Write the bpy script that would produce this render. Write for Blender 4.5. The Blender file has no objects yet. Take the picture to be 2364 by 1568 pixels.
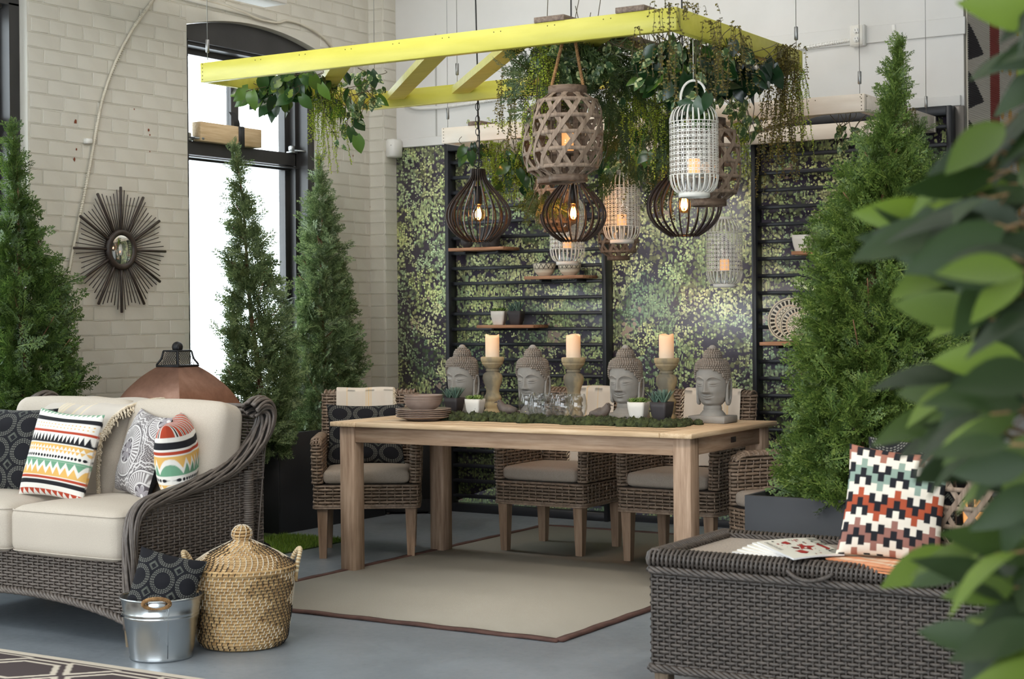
import bpy, bmesh, math, random
import numpy as np
from math import sin, cos, pi, radians, sqrt
from mathutils import Matrix, Vector
random.seed(7); rng = np.random.default_rng(7)
SC = bpy.context.scene; COL = SC.collection
A = np.array
# ------------------------------------------------------------------ camera
F_PX, YAW, ROLL, SY, CAM_H = 3763.0, radians(31.82), radians(0.51), -56.7, 1.30
_f = A([-sin(YAW), cos(YAW), 0.0]); _r = A([cos(YAW), sin(YAW), 0.0]); _d = A([0, 0, -1.0])
CR = cos(ROLL)*_r + sin(ROLL)*_d; CD = -sin(ROLL)*_r + cos(ROLL)*_d
CAM = A([0, 0, CAM_H])
cd = bpy.data.cameras.new('camera'); cam = bpy.data.objects.new('camera', cd); COL.objects.link(cam)
cam.matrix_world = Matrix(((CR[0], -CD[0], -_f[0], 0), (CR[1], -CD[1], -_f[1], 0), (CR[2], -CD[2], -_f[2], CAM_H), (0, 0, 0, 1)))
cd.sensor_width = 36; cd.lens = F_PX/2364*36; cd.shift_y = SY/2364
cd.dof.use_dof = True; cd.dof.focus_distance = 8.0; cd.dof.aperture_fstop = 5.2
cd.clip_start = 0.05; SC.camera = cam
# ------------------------------------------------------------------ world, lights, exposure
SC.view_settings.view_transform = 'Standard'; SC.view_settings.look = 'None'
SC.view_settings.exposure = EXPOSURE = -0.07; SC.view_settings.gamma = 1.0; SC.view_settings.use_curve_mapping = False
w = bpy.data.worlds.new('world'); SC.world = w; w.use_nodes = True
bg = w.node_tree.nodes['Background']; bg.inputs[0].default_value = (0.87, 0.94, 1.0, 1); bg.inputs[1].default_value = 9.0
SC.cycles.max_bounces = 7; SC.cycles.diffuse_bounces = 4; SC.cycles.transparent_max_bounces = 12
SC.cycles.sample_clamp_indirect = 6.0; SC.cycles.caustics_reflective = False; SC.cycles.caustics_refractive = False
def portal(loc, rot, sx, sy):
    l = bpy.data.lights.new('window_portal', 'AREA'); l.shape = 'RECTANGLE'; l.size = sx; l.size_y = sy
    l.cycles.is_portal = True
    o = bpy.data.objects.new('window_portal', l); COL.objects.link(o); o.location = loc; o.rotation_euler = rot
def spot(loc, target, power, color, angle, blend=0.6, size=0.08):
    l = bpy.data.lights.new('track_spot', 'SPOT'); l.energy = power; l.color = color; l.spot_size = radians(angle); l.spot_blend = blend; l.shadow_soft_size = size
    o = bpy.data.objects.new('track_spot', l); COL.objects.link(o); o.location = loc
    o.rotation_euler = (Vector(target)-Vector(loc)).to_track_quat('-Z', 'Y').to_euler()
def fill_light(x, y, power):  # unseen area lamp added below the ceiling as fill, no fixture modelled
    l = bpy.data.lights.new('ceiling_fill', 'AREA'); l.shape = 'RECTANGLE'; l.size = 2.4; l.size_y = .5; l.energy = power; l.color = (1, .97, .93)
    o = bpy.data.objects.new('ceiling_fill', l); COL.objects.link(o); o.location = (x, y, 4.2)
for x_, y_, e_ in ((-4.6, 7.6, 30), (-4.2, 5.0, 26), (-4.0, 2.2, 40), (-.5, 6.5, 20), (-.5, 2.5, 40)): fill_light(x_, y_, e_)
WARM = (1.0, 0.88, 0.72)
spot((-3.4, 3.2, 4.1), (-4.6, 7.0, 0.8), 90, WARM, 50)
spot((-0.6, 3.3, 4.1), (-2.0, 5.6, 0.7), 170, WARM, 40)
spot((0.2, 3.2, 4.1), (-2.3, 6.3, 1.4), 150, WARM, 40)
spot((-2.4, 1.4, 4.1), (-.64, 2.05, 1.42), 60, (1, .93, .8), 15)
spot((-4.6, 3.4, 4.1), (-5.2, 8.8, 1.6), 80, (1, .92, .8), 60)
# ------------------------------------------------------------------ pixel (2364x1568 photograph) -> point in the room
def ray(x, y): return ((x-1182)/F_PX)*CR + ((y-784-SY)/F_PX)*CD + _f
def onz(x, y, z=0.0): d = ray(x, y); return CAM + d*((z-CAM_H)/d[2])
def ony(x, y, Y): d = ray(x, y); return CAM + d*(Y/d[1])
def onx(x, y, X): d = ray(x, y); return CAM + d*(X/d[0])
def ond(x, y, D): return CAM + ray(x, y)*D
# ------------------------------------------------------------------ mesh builder
class MB:
    def __init__(s): s.V = []; s.F = []; s.n = 0; s.C = []
    def add(s, V, F, mi=0):
        V = np.asarray(V, float).reshape(-1, 3)
        if isinstance(F, np.ndarray): s.F.append((F.astype(np.int64)+s.n, mi))
        else:
            by = {}
            for f in F: by.setdefault(len(f), []).append(f)
            for k, fs in by.items(): s.F.append((A(fs, dtype=np.int64)+s.n, mi))
        s.V.append(V); s.n += len(V); return s
    def box(s, lo, hi, mi=0, M=None):
        x0, y0, z0 = lo; x1, y1, z1 = hi
        V = A([(x0,y0,z0),(x1,y0,z0),(x1,y1,z0),(x0,y1,z0),(x0,y0,z1),(x1,y0,z1),(x1,y1,z1),(x0,y1,z1)], float)
        if M is not None: V = V@A(M.to_3x3()).T + A(M.translation)
        return s.add(V, [(0,3,2,1),(4,5,6,7),(0,1,5,4),(1,2,6,5),(2,3,7,6),(3,0,4,7)], mi)
    def cbox(s, lo, hi, c=0.004, mi=0, M=None):
        # box with chamfered edges (24 verts)
        lo = A(lo, float); hi = A(hi, float); V = []; idx = {}
        for i in range(8):
            b = [(i >> k) & 1 for k in range(3)]
            for ax in range(3):
                p = [hi[k]-c if b[k] else lo[k]+c for k in range(3)]
                p[ax] = hi[ax] if b[ax] else lo[ax]
                idx[(i, ax)] = len(V); V.append(p)
        Fs = []
        for ax in range(3):
            o = [k for k in range(3) if k != ax]
            for sd in (0, 1):
                q = []
                for (a, b) in ((0,0),(1,0),(1,1),(0,1)):
                    i = (sd << ax) | (a << o[0]) | (b << o[1]); q.append(idx[(i, ax)])
                Fs.append(tuple(q))
            for (a, b) in ((0,0),(1,0),(0,1),(1,1)):
                i0 = (a << o[0]) | (b << o[1]); i1 = i0 | (1 << ax)
                Fs.append((idx[(i0, o[0])], idx[(i1, o[0])], idx[(i1, o[1])], idx[(i0, o[1])]))
        for i in range(8): Fs.append((idx[(i,0)], idx[(i,1)], idx[(i,2)]))
        V = A(V)
        if M is not None: V = V@A(M.to_3x3()).T + A(M.translation)
        # fix winding by centre
        c0 = V.mean(0); G = []
        for f in Fs:
            p = V[list(f)]; nrm = np.cross(p[1]-p[0], p[2]-p[0])
            G.append(f if nrm@(p.mean(0)-c0) > 0 else f[::-1])
        return s.add(V, G, mi)
    def tube(s, P, r, seg=8, mi=0, closed=False, flat=None, up=None, caps=True):
        # tube along points; r scalar or per point; flat=(a,b) half sizes along (side,normal) instead of a circle
        P = np.asarray(P, float); n = len(P)
        T = np.roll(P, -1, 0)-np.roll(P, 1, 0)
        if not closed: T[0] = P[1]-P[0]; T[-1] = P[-1]-P[-2]
        T /= np.linalg.norm(T, axis=1)[:, None]+1e-12
        if up is None:
            u = A([0, 0, 1.0]) if abs(T[0][2]) < .9 else A([1.0, 0, 0]); U = np.empty_like(P)
            for i in range(n):
                u = u - T[i]*(u@T[i]); u /= np.linalg.norm(u)+1e-12; U[i] = u
        else:
            U = np.asarray(up, float); U = np.broadcast_to(U, P.shape) - T*np.sum(T*up, 1)[:, None]; U = U/(np.linalg.norm(U, axis=1)[:, None]+1e-12)
        W = np.cross(T, U)
        if flat is not None:
            if len(flat) == 2: prof = [(flat[0], flat[1]), (-flat[0], flat[1]), (-flat[0], -flat[1]), (flat[0], -flat[1])]
            else: prof = flat
            R = np.ones(n)
        else:
            prof = [(cos(2*pi*k/seg), sin(2*pi*k/seg)) for k in range(seg)]
            R = np.broadcast_to(np.asarray(r, float), (n,))
        prof = A(prof); k = len(prof)
        V = P[:, None, :] + R[:, None, None]*(prof[None, :, 0, None]*W[:, None, :] + prof[None, :, 1, None]*U[:, None, :])
        m = n if closed else n-1
        i = np.arange(m)[:, None]; j = np.arange(k)[None, :]
        a = i*k+j; b = i*k+(j+1) % k; c = ((i+1) % n)*k+(j+1) % k; d = ((i+1) % n)*k+j
        Fq = np.stack([a, b, c, d], -1).reshape(-1, 4)
        base = s.n; s.add(V.reshape(-1, 3), Fq, mi)
        if caps and not closed:
            s.F.append((A([list(range(k))[::-1]])+base, mi)); s.F.append((A([[(n-1)*k+q for q in range(k)]])+base, mi))
        return s
    def lathe(s, prof, seg=24, c=(0,0,0), mi=0, rot=0.0, closed=False):
        prof = A(prof, float); n = len(prof); a = np.arange(seg)*2*pi/seg+rot
        V = np.stack([c[0]+prof[:,0,None]*np.cos(a), c[1]+prof[:,0,None]*np.sin(a), c[2]+np.repeat(prof[:,1,None], seg, 1)], -1).reshape(-1, 3)
        m = n if closed else n-1
        i = np.arange(m)[:, None]; j = np.arange(seg)[None, :]
        Fq = np.stack([i*seg+j, i*seg+(j+1) % seg, ((i+1) % n)*seg+(j+1) % seg, ((i+1) % n)*seg+j], -1).reshape(-1, 4)
        return s.add(V, Fq, mi)
    def grid(s, P, mi=0, cu=False, cv=False):
        # P: (nu,nv,3)
        nu, nv = P.shape[:2]; mu = nu if cu else nu-1; mv = nv if cv else nv-1
        i = np.arange(mu)[:, None]; j = np.arange(mv)[None, :]
        Fq = np.stack([i*nv+j, ((i+1) % nu)*nv+j, ((i+1) % nu)*nv+(j+1) % nv, i*nv+(j+1) % nv], -1).reshape(-1, 4)
        return s.add(P.reshape(-1, 3), Fq, mi)
    def sphere(s, c, r, nu=12, nv=8, mi=0):
        t = np.linspace(0, pi, nv); r = np.broadcast_to(np.asarray(r, float), (3,))
        base = MB().lathe(np.stack([np.sin(t), -np.cos(t)], 1), nu)
        return s.add(base.V[0]*r+A(c), base.F[0][0], mi)
    def build(s, name, mats, parent=None, smooth=True, col=None):
        me = bpy.data.meshes.new(name)
        V = np.concatenate(s.V)
        L = []; ls = []; lt = []; mi = []; pos = 0
        for Fq, m in s.F:
            k = Fq.shape[1]; L.append(Fq.reshape(-1)); ls.append(pos+np.arange(len(Fq))*k); lt.append(np.full(len(Fq), k)); mi.append(np.full(len(Fq), m)); pos += Fq.size
        L = np.concatenate(L); ls = np.concatenate(ls); lt = np.concatenate(lt); mi = np.concatenate(mi)
        me.vertices.add(len(V)); me.vertices.foreach_set('co', V.reshape(-1).astype(np.float32))
        me.loops.add(len(L)); me.loops.foreach_set('vertex_index', L.astype(np.int32))
        me.polygons.add(len(ls)); me.polygons.foreach_set('loop_start', ls.astype(np.int32)); me.polygons.foreach_set('loop_total', lt.astype(np.int32))
        me.polygons.foreach_set('material_index', mi.astype(np.int32))
        me.polygons.foreach_set('use_smooth', np.full(len(ls), bool(smooth)))
        me.update(calc_edges=True)
        if col is not None:
            at = me.color_attributes.new('pat', 'FLOAT_COLOR', 'POINT')
            cc = np.ones((len(V), 4), np.float32); cc[:, :3] = col; at.data.foreach_set('color', cc.reshape(-1))
        for m in (mats if isinstance(mats, (list, tuple)) else [mats]): me.materials.append(m)
        if smooth == 'auto':
            try: me.set_sharp_from_angle(angle=radians(35))
            except Exception: pass
        return ob(name, me, parent)
def ob(name, me, parent=None):
    o = bpy.data.objects.new(name, me); COL.objects.link(o)
    if parent is not None: o.parent = parent
    return o
def kids(o): return [c for c in bpy.data.objects if c.parent == o]
def tag(o, label=None, cat=None, group=None, kind=None):
    if label: o['label'] = label
    if cat: o['category'] = cat
    if group: o['group'] = group
    if kind: o['kind'] = kind
    return o
def thing(name, label, cat, loc=(0,0,0), rz=0.0, group=None):
    o = bpy.data.objects.new(name, None); COL.objects.link(o); o.empty_display_size = .1
    o.location = loc; o.rotation_euler = (0, 0, rz); return tag(o, label, cat, group)
def dup(o, loc=None, rz=None, label=None, scale=None, parent=None, CH=None):
    r = o.copy(); COL.objects.link(r)
    if parent is not None: r.parent = parent
    if loc is not None: r.location = loc
    if rz is not None: r.rotation_euler = (0, 0, rz)
    if scale is not None: r.scale = (scale,)*3
    if label: r['label'] = label
    for ch in list(o.children): dup(ch, parent=r)
    return r
# ------------------------------------------------------------------ materials
def srgb(h):
    h = h.lstrip('#'); c = [int(h[i:i+2], 16)/255 for i in (0, 2, 4)]
    return tuple(x/12.92 if x <= .04045 else ((x+.055)/1.055)**2.4 for x in c)
def lin(*c): return tuple(x/255/12.92 if x/255 <= .04045 else ((x/255+.055)/1.055)**2.4 for x in c)
class NT:
    def __init__(s, name):
        s.m = bpy.data.materials.new(name); s.m.use_nodes = True; s.t = s.m.node_tree; s.b = s.t.nodes['Principled BSDF']
        s.out = s.t.nodes['Material Output']
    def n(s, ty, **kw):
        nd = s.t.nodes.new(ty)
        for k, v in kw.items(): setattr(nd, k, v)
        return nd
    def l(s, a, b): s.t.links.new(a, b)
    def coord(s, scale=(1,1,1), kind='Object', rot=(0,0,0)):
        tc = s.n('ShaderNodeTexCoord'); mp = s.n('ShaderNodeMapping'); mp.inputs['Scale'].default_value = scale; mp.inputs['Rotation'].default_value = rot
        s.l(tc.outputs[kind], mp.inputs['Vector']); return mp.outputs[0]
    def noise(s, vec, scale, detail=3, rough=.5):
        nd = s.n('ShaderNodeTexNoise'); nd.inputs['Scale'].default_value = scale; nd.inputs['Detail'].default_value = detail; nd.inputs['Roughness'].default_value = rough
        s.l(vec, nd.inputs['Vector']); return nd.outputs['Fac']
    def ramp(s, fac, stops, interp='LINEAR'):
        r = s.n('ShaderNodeValToRGB'); r.color_ramp.interpolation = interp; e = r.color_ramp.elements
        while len(e) < len(stops): e.new(.5)
        for k, (p, c) in enumerate(stops): e[k].position = p; e[k].color = (*c, 1)
        s.l(fac, r.inputs[0]); return r.outputs[0]
    def math(s, op, a, b=None, c=None):
        nd = s.n('ShaderNodeMath', operation=op)
        for i, v in enumerate((a, b, c)):
            if v is None: continue
            if isinstance(v, (int, float)): nd.inputs[i].default_value = v
            else: s.l(v, nd.inputs[i])
        return nd.outputs[0]
    def mix(s, fac, a, b):
        nd = s.n('ShaderNodeMix', data_type='RGBA')
        for i, v in ((0, fac), (6, a), (7, b)):
            if isinstance(v, (int, float)): nd.inputs[i].default_value = v
            elif isinstance(v, tuple): nd.inputs[i].default_value = (*v, 1)
            else: s.l(v, nd.inputs[i])
        return nd.outputs[2]
    def bump(s, h, strength=.3, dist=.002):
        b = s.n('ShaderNodeBump'); b.inputs['Strength'].default_value = strength; b.inputs['Distance'].default_value = dist
        s.l(h, b.inputs['Height']); s.l(b.outputs[0], s.b.inputs['Normal'])
    def base(s, c):
        if isinstance(c, tuple): s.b.inputs['Base Color'].default_value = (*c, 1)
        else: s.l(c, s.b.inputs['Base Color'])
    def set(s, **kw):
        for k, v in kw.items(): s.b.inputs[k.replace('_', ' ')].default_value = v
def noisy(name, c1, c2, scale=8, rough=.6, metal=0.0, bump=0.0, bscale=60, detail=4, stretch=(1,1,1), lo=.35, hi=.65, dist=.002, spec=.5, island=0.0):
    N = NT(name); v = N.coord(stretch); c = N.ramp(N.noise(v, scale, detail), [(lo, c1), (hi, c2)])
    if island:
        g = N.n('ShaderNodeNewGeometry'); h = N.n('ShaderNodeHueSaturation'); N.l(c, h.inputs['Color'])
        N.l(N.math('MULTIPLY_ADD', g.outputs['Random Per Island'], island*2, 1-island), h.inputs['Value']); c = h.outputs[0]
    N.base(c); N.set(Roughness=rough, Metallic=metal); N.b.inputs['Specular IOR Level'].default_value = spec
    if bump: N.bump(N.noise(v, bscale, 3), bump, dist)
    return N.m
def plain(name, c, rough=.5, metal=0.0, spec=.5):
    N = NT(name); N.base(c); N.set(Roughness=rough, Metallic=metal); N.b.inputs['Specular IOR Level'].default_value = spec; return N.m
def patmat(name, rough=.85, fab=900):
    N = NT(name); a = N.n('ShaderNodeAttribute', attribute_name='pat'); N.base(a.outputs['Color']); N.set(Roughness=rough); N.b.inputs['Specular IOR Level'].default_value = .2
    N.bump(N.noise(N.coord(), fab, 1), .15, .001); return N.m
def glassmat(name, tint=(1,1,1), rough=0.0, fac=.12, edge=.55):
    N = NT(name); t = N.n('ShaderNodeBsdfTransparent'); t.inputs[0].default_value = (*tint, 1); g = N.n('ShaderNodeBsdfGlossy'); g.inputs['Roughness'].default_value = rough
    fr = N.n('ShaderNodeLayerWeight'); fr.inputs[0].default_value = .25; mx = N.n('ShaderNodeMixShader')
    N.l(N.math('MULTIPLY_ADD', fr.outputs['Facing'], edge, fac*.3), mx.inputs[0]); N.l(t.outputs[0], mx.inputs[1]); N.l(g.outputs[0], mx.inputs[2]); N.l(mx.outputs[0], N.out.inputs[0]); return N.m
def emis(name, c, s, base=(1,1,1)):
    N = NT(name); N.base(base); N.b.inputs['Emission Color'].default_value = (*c, 1); N.b.inputs['Emission Strength'].default_value = s; return N.m
def leafmat(name, c1, c2, c3=None, rough=.45, trans=.3, scale=3, vein=None):
    N = NT(name); oi = N.n('ShaderNodeObjectInfo'); g = N.n('ShaderNodeNewGeometry'); v = N.coord()
    f = N.math('FRACT', N.math('ADD', N.math('MULTIPLY', g.outputs['Random Per Island'], .8), N.math('ADD', oi.outputs['Random'], N.math('MULTIPLY', N.noise(v, scale, 2), .3))))
    c = N.ramp(f, [(0, c1), (.55, c2), (1, c3 or c2)])
    if vein:   # variegation: pale blotches along the leaf
        c = N.mix(N.math('GREATER_THAN', N.noise(N.coord(), vein[1], 3), vein[2]), c, vein[0])
    N.base(c); N.set(Roughness=rough)
    t = N.n('ShaderNodeBsdfTranslucent'); N.l(c, t.inputs[0]); mx = N.n('ShaderNodeMixShader'); mx.inputs[0].default_value = trans
    N.l(N.b.outputs[0], mx.inputs[1]); N.l(t.outputs[0], mx.inputs[2]); N.l(mx.outputs[0], N.out.inputs[0]); return N.m
def woodmat(name, c1, c2, c3, axis=0, scale=6, rough=.6, bump=.15):
    N = NT(name); st = [14, 14, 14]; st[axis] = 1.0; v = N.coord(tuple(st)); oi = N.n('ShaderNodeObjectInfo')
    off = N.n('ShaderNodeVectorMath', operation='ADD'); N.l(v, off.inputs[0])
    cb = N.n('ShaderNodeCombineXYZ'); N.l(N.math('MULTIPLY', oi.outputs['Random'], 37.0), cb.inputs[0]); N.l(N.math('MULTIPLY', oi.outputs['Random'], 91.0), cb.inputs[1]); N.l(cb.outputs[0], off.inputs[1])
    f = N.noise(off.outputs[0], scale, 5, .6); N.base(N.ramp(f, [(.3, c1), (.5, c2), (.7, c3)])); N.set(Roughness=rough); N.b.inputs['Specular IOR Level'].default_value = .3
    N.bump(f, bump, .001); return N.m
# ================================================================== THE ROOM
XW, YB, ZC = -6.67, 9.07, 4.3           # left wall, back wall, ceiling
def struct(name, mb, m, parent=None, smooth=False):
    o = mb.build(name, m, parent, smooth)
    if parent is None: o['kind'] = 'structure'
    return o
# floor: grey painted concrete
N = NT('painted_concrete'); v = N.coord(); f = N.noise(v, 1.3, 6, .6); f2 = N.noise(v, 26, 4, .7)
c = N.ramp(f, [(.35, lin(118,125,131)), (.6, lin(138,146,153))])
sp = N.math('GREATER_THAN', N.noise(v, 95, 3, .7), .69)
c = N.mix(N.math('MULTIPLY', sp, .55), c, lin(176,182,186)); c = N.mix(N.math('MULTIPLY', N.math('GREATER_THAN', f2, .66), .35), c, lin(92,99,106))
N.base(c); N.l(N.math('MULTIPLY_ADD', f2, .3, .22), N.b.inputs['Roughness']); N.bump(f2, .12, .002)
struct('floor', MB().box((-7.2, -4, -.1), (4.5, 12, 0)), N.m)
paint = noisy('cream_brick_paint', lin(203,198,185), lin(212,208,196), 3, .55, bump=.3, bscale=45, dist=.003)
plaster = noisy('white_wall_paint', lin(206,204,199), lin(216,214,210), 2, .7, bump=.08, bscale=70)
struct('ceiling', MB().box((-7.2, -4, ZC), (4.5, 12, ZC+.1)), plain('ceiling_paint', lin(205,204,200), .9))
# --- left wall with its windows
XO = XW-.36
W1, W2 = (7.146, 8.40), (4.70, 5.94)
others = [(2.3, 3.54), (-.1, 1.14), (-2.5, -1.26)]
SILL, SPR, APEX = .55, 3.03, 3.115
m = MB(); edges = [-4.0]
for a, b in sorted([W1, W2]+others): edges += [a, b]
edges.append(9.3)
for i in range(0, len(edges), 2): m.box((XO, edges[i], 0), (XW, edges[i+1], ZC))
for a, b in [W1, W2]+others:
    m.box((XO, a, 0), (XW, b, SILL))
    n = 16; t = np.linspace(0, 1, n+1); z = SPR+(APEX-SPR)*(1-(2*t-1)**2); y = a+(b-a)*t
    for k in range(n):
        V = [(x, yy, zz) for x in (XO, XW) for (yy, zz) in ((y[k], z[k]), (y[k+1], z[k+1]), (y[k+1], ZC), (y[k], ZC))]
        m.add(V, [(0,1,2,3), (7,6,5,4), (0,4,5,1), (1,5,6,2), (2,6,7,3), (3,7,4,0)])
wl = struct('wall_left', m, paint)
# brickwork: courses of painted bricks standing proud of the joints
def brick_mesh(L, H=.0745, T=.0035, seed=0):
    r = np.random.default_rng(seed); mb = MB(); c = .006
    lo, hi = A([0, -L/2, -H/2]), A([T, L/2, H/2])
    mb.cbox(lo, hi, .0035); V = mb.V[0]; V += r.normal(0, .0008, V.shape)*A([.05, 1, 1])
    return mb
variants = {}
def brick_me(L, k):
    key = (round(L, 2), k)
    if key not in variants:
        o = brick_mesh(key[0], seed=k).build('brick', paint, None, False); me = o.data; bpy.data.objects.remove(o); variants[key] = me
    return variants[key]
PITCH, BL = .0805, .236
rest = MB(); nb = 0; cand = []
for cz in range(int(3.7/PITCH)):
    z = .04+cz*PITCH; y = 5.945-(.5*BL if cz % 2 else 0)+random.uniform(-.03, .03)
    while y < 8.92:
        L = BL*(.52 if cz % 6 == 5 else 1)*random.uniform(.95, 1.05); a, b = max(y, 5.945), min(y+L-.008, 8.92); y += L
        for (p, q) in ((a, min(b, W1[0]-.003)), (max(a, W1[1]+.003), b)) if True else ():
            if z > SILL-.02 and z < APEX+.05:
                if q-p < .03 or (p > W1[0]-.01 and q < W1[1]+.01): continue
            else:
                if p != a and a < W1[1]: continue
                p, q = a, b
                if q-p < .03: continue
            cand.append((z, (p+q)/2, q-p))
cand = sorted(set(cand), key=lambda t: 0 if .95 < t[0] < 3.3 else 1)
for i, (z, y, L) in enumerate(cand):
    zz = z
    if i < 300: o = ob('brick', brick_me(L, random.randrange(5)), wl); o.location = (XW-.001, y, zz)
    else:
        bm_ = brick_mesh(L, seed=random.randrange(5)); rest.add(bm_.V[0]+A([XW-.001, y, zz]), [tuple(f) for F, _ in bm_.F for f in F])
if rest.n: rest.build('brickwork', paint, wl, False)['kind'] = 'stuff'
# engaged brick pier in the corner
pier = struct('wall_pier', MB().box((XW-.1, 8.925, 0), (-6.545, 9.2, ZC)), paint)
for cz in range(44):
    z = .04+cz*PITCH
    o = ob('brick', brick_me(.11 if cz % 2 else .12, random.randrange(5)), pier); o.location = (-6.609, 8.926, z); o.rotation_euler = (0, 0, -pi/2)
    o = ob('brick', brick_me(.135 if cz % 2 else .13, random.randrange(5)), pier); o.location = (-6.546, 8.997, z)
# back wall, side wall round the corner, rest of the shell
struct('wall_back', MB().box((-6.7, YB, 0), (-2.645, YB+.16, ZC)), plaster)
struct('wall_side', MB().box((-2.76, YB+.16, 0), (-2.645, 12, ZC)), plaster)
struct('wall_far', MB().box((-7.2, 12, 0), (4.5, 12.1, ZC)), plaster)
struct('wall_right', MB().box((4.4, -4, 0), (4.5, 12, ZC)), plaster)
mf = MB().box((-7.2, -4.1, 0), (4.5, -4, .35)).box((-7.2, -4.1, 3.3), (4.5, -4, ZC))
for a, b in ((-7.2, -5.6), (-3.3, -2.9), (-.6, -.2), (2.1, 4.5)): mf.box((a, -4.1, .35), (b, -4, 3.3))
struct('wall_front', mf, plaster)
for (a, b) in ((-5.6, -3.3), (-2.9, -.6), (-.2, 2.1)): portal(((a+b)/2, -4.02, 1.82), (radians(-90), 0, 0), b-a, 2.9)
for a, b in [W1, W2]+others: portal((XO+.02, (a+b)/2, 1.83), (0, radians(-90), 0), 2.55, b-a)
# --- windows
frame = noisy('black_window_paint', lin(38,36,35), lin(52,50,49), 4, .38, bump=.1, bscale=30)
pane = glassmat('window_glass', (.98, 1, 1), 0, .1)
def window(n, Y0, Y1):
    wn = bpy.data.objects.new('window_%d' % n, None); COL.objects.link(wn); wn['kind'] = 'structure'; wn.location = (XW-.2, (Y0+Y1)/2, SILL)
    off = -A(wn.location)
    def P(mb, name, mt=frame, sm=False): mb.V = [v+off for v in mb.V]; return mb.build(name, mt, wn, sm)
    xi, xg = XW-.055, XW-.205
    # head board under the arch
    n_ = 14; t = np.linspace(0, 1, n_+1); zt = SPR+(APEX-SPR)*(1-(2*t-1)**2)-.004; y = Y0+.004+(Y1-Y0-.008)*t; mb = MB()
    for k in range(n_):
        mb.add([(x, yy, zz) for x in (xi-.05, xi) for (yy, zz) in ((y[k], 2.95), (y[k+1], 2.95), (y[k+1], zt[k+1]), (y[k], zt[k]))], [(3,2,1,0), (4,5,6,7), (0,1,5,4), (2,3,7,6), (1,2,6,5), (3,0,4,7)])
    P(mb, 'head_board')
    P(MB().box((xi-.2, Y0+.003, SILL), (xi, Y0+.07, 2.96)).box((xi-.22, Y0+.07, SILL), (xi-.08, Y0+.10, 2.95)), 'jamb')
    P(MB().box((xi-.2, Y1-.07, SILL), (xi, Y1-.003, 2.96)).box((xi-.22, Y1-.10, SILL), (xi-.08, Y1-.07, 2.95)), 'jamb')
    P(MB().box((xg-.03, Y0+.09, 2.93), (xi-.03, Y1-.09, 3.0)).box((xg-.03, Y0+.09, 2.895), (xg+.03, Y1-.09, 2.935)), 'upper_rail')
    P(MB().box((xg-.03, Y0+.09, 2.285), (xg+.07, Y1-.09, 2.365)).box((xg-.02, Y0+.09, 2.255), (xg+.03, Y1-.09, 2.268)).box((xg-.02, Y0+.09, 2.268), (xg+.09, Y1-.09, 2.275)), 'meeting_rail')
    P(MB().box((xg-.02, (Y0+Y1)/2-.035, 2.36), (xg+.02, (Y0+Y1)/2+.035, 2.9)), 'mullion')
    for s, yy in ((1, Y0+.1), (-1, Y1-.1)):
        P(MB().box((xg-.02, min(yy, yy+s*.045), SILL+.1), (xg+.02, max(yy, yy+s*.045), 2.9)), 'stile')
    P(MB().box((xg-.05, Y0+.09, SILL+.02), (xg+.03, Y1-.09, SILL+.12)), 'bottom_rail')
    P(MB().box((XO, Y0+.003, SILL), (XW+.04, Y1-.003, SILL+.025)), 'sill')
    P(MB().box((xg-.004, Y0+.14, SILL+.12), (xg, Y1-.14, 2.26)), 'pane', pane)
    P(MB().box((xg-.004, Y0+.14, 2.365), (xg, (Y0+Y1)/2-.035, 2.9)), 'pane', pane)
    P(MB().box((xg-.004, (Y0+Y1)/2+.035, 2.365), (xg, Y1-.14, 2.9)), 'pane', pane)
    return wn
w1 = window(1, *W1); window(2, *W2)
metal = plain('bare_steel', lin(170,172,172), .35, .9)
for yy in (W1[0]+.16, W1[1]-.12):
    t = thing('window_latch', 'small pale metal sash latch at the %s end of the dark meeting rail' % ('near' if yy < 7.6 else 'far'), 'latch', (XW-.15, yy, 2.366))
    MB().cbox((-.02, -.03, 0), (.03, .03, .012), .003).cbox((-.015, -.018, .012), (.02, .018, .05), .006).build('keeper', metal, t)
    MB().tube([(0, 0, .02), (.05, .02, .016), (.08, .06, .012)], .007).build('lever', metal, t)
pine = woodmat('pine_lumber', lin(196,165,122), lin(214,186,146), lin(226,202,164), 1, 5)
t = thing('lumber_block', 'short pale pine beam offcut lying on the dark window rail', 'lumber', (XW-.115, 7.62, 2.366))
MB().cbox((-.03, -.28, 0), (.04, .28, .115), .003).build('beam', pine, t)
tape = plain('black_tape', lin(34,34,36), .5)
mb = MB().box((.041, .06, -.012), (.0425, .115, .117)).box((-.03, .06, .116), (.042, .115, .1175)); mb.grid(A([[(.0+.01*sin(k)+.005, yy-.01*k, .117+.022*k) for yy in (.06, .115)] for k in range(5)])); mb.build('tape_strip', tape, t)
# --- small fixtures on the walls
white_plastic = plain('white_plastic', lin(226,224,218), .4)
cab = noisy('white_cable_sheath', lin(196,188,170), lin(214,207,190), 9, .6)
def path(px, X=None, Y=None, n=6):
    P = [onx(x, y, X) if X is not None else ony(x, y, Y) for x, y in px]; out = []
    for i in range(len(P)-1):
        p0, p1, p2, p3 = P[max(i-1, 0)], P[i], P[i+1], P[min(i+2, len(P)-1)]
        for k in range(n):
            s = k/n; out.append(.5*((2*p1)+(-p0+p2)*s+(2*p0-5*p1+4*p2-p3)*s*s+(-p0+3*p1-3*p2+p3)*s**3))
    out.append(P[-1]); return A(out)
pc = path([(360,-8), (330,35), (300,78), (268,140), (240,218), (222,300), (212,360), (197,440), (180,520), (168,580), (157,640), (145,690), (128,722)], X=XW+.016)
mb = MB().tube(pc, .0072, 8); pc2 = path([(360,-8), (300,78), (240,218), (212,360), (180,520), (157,640), (128,722)], X=XW+.016, n=60)
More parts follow.
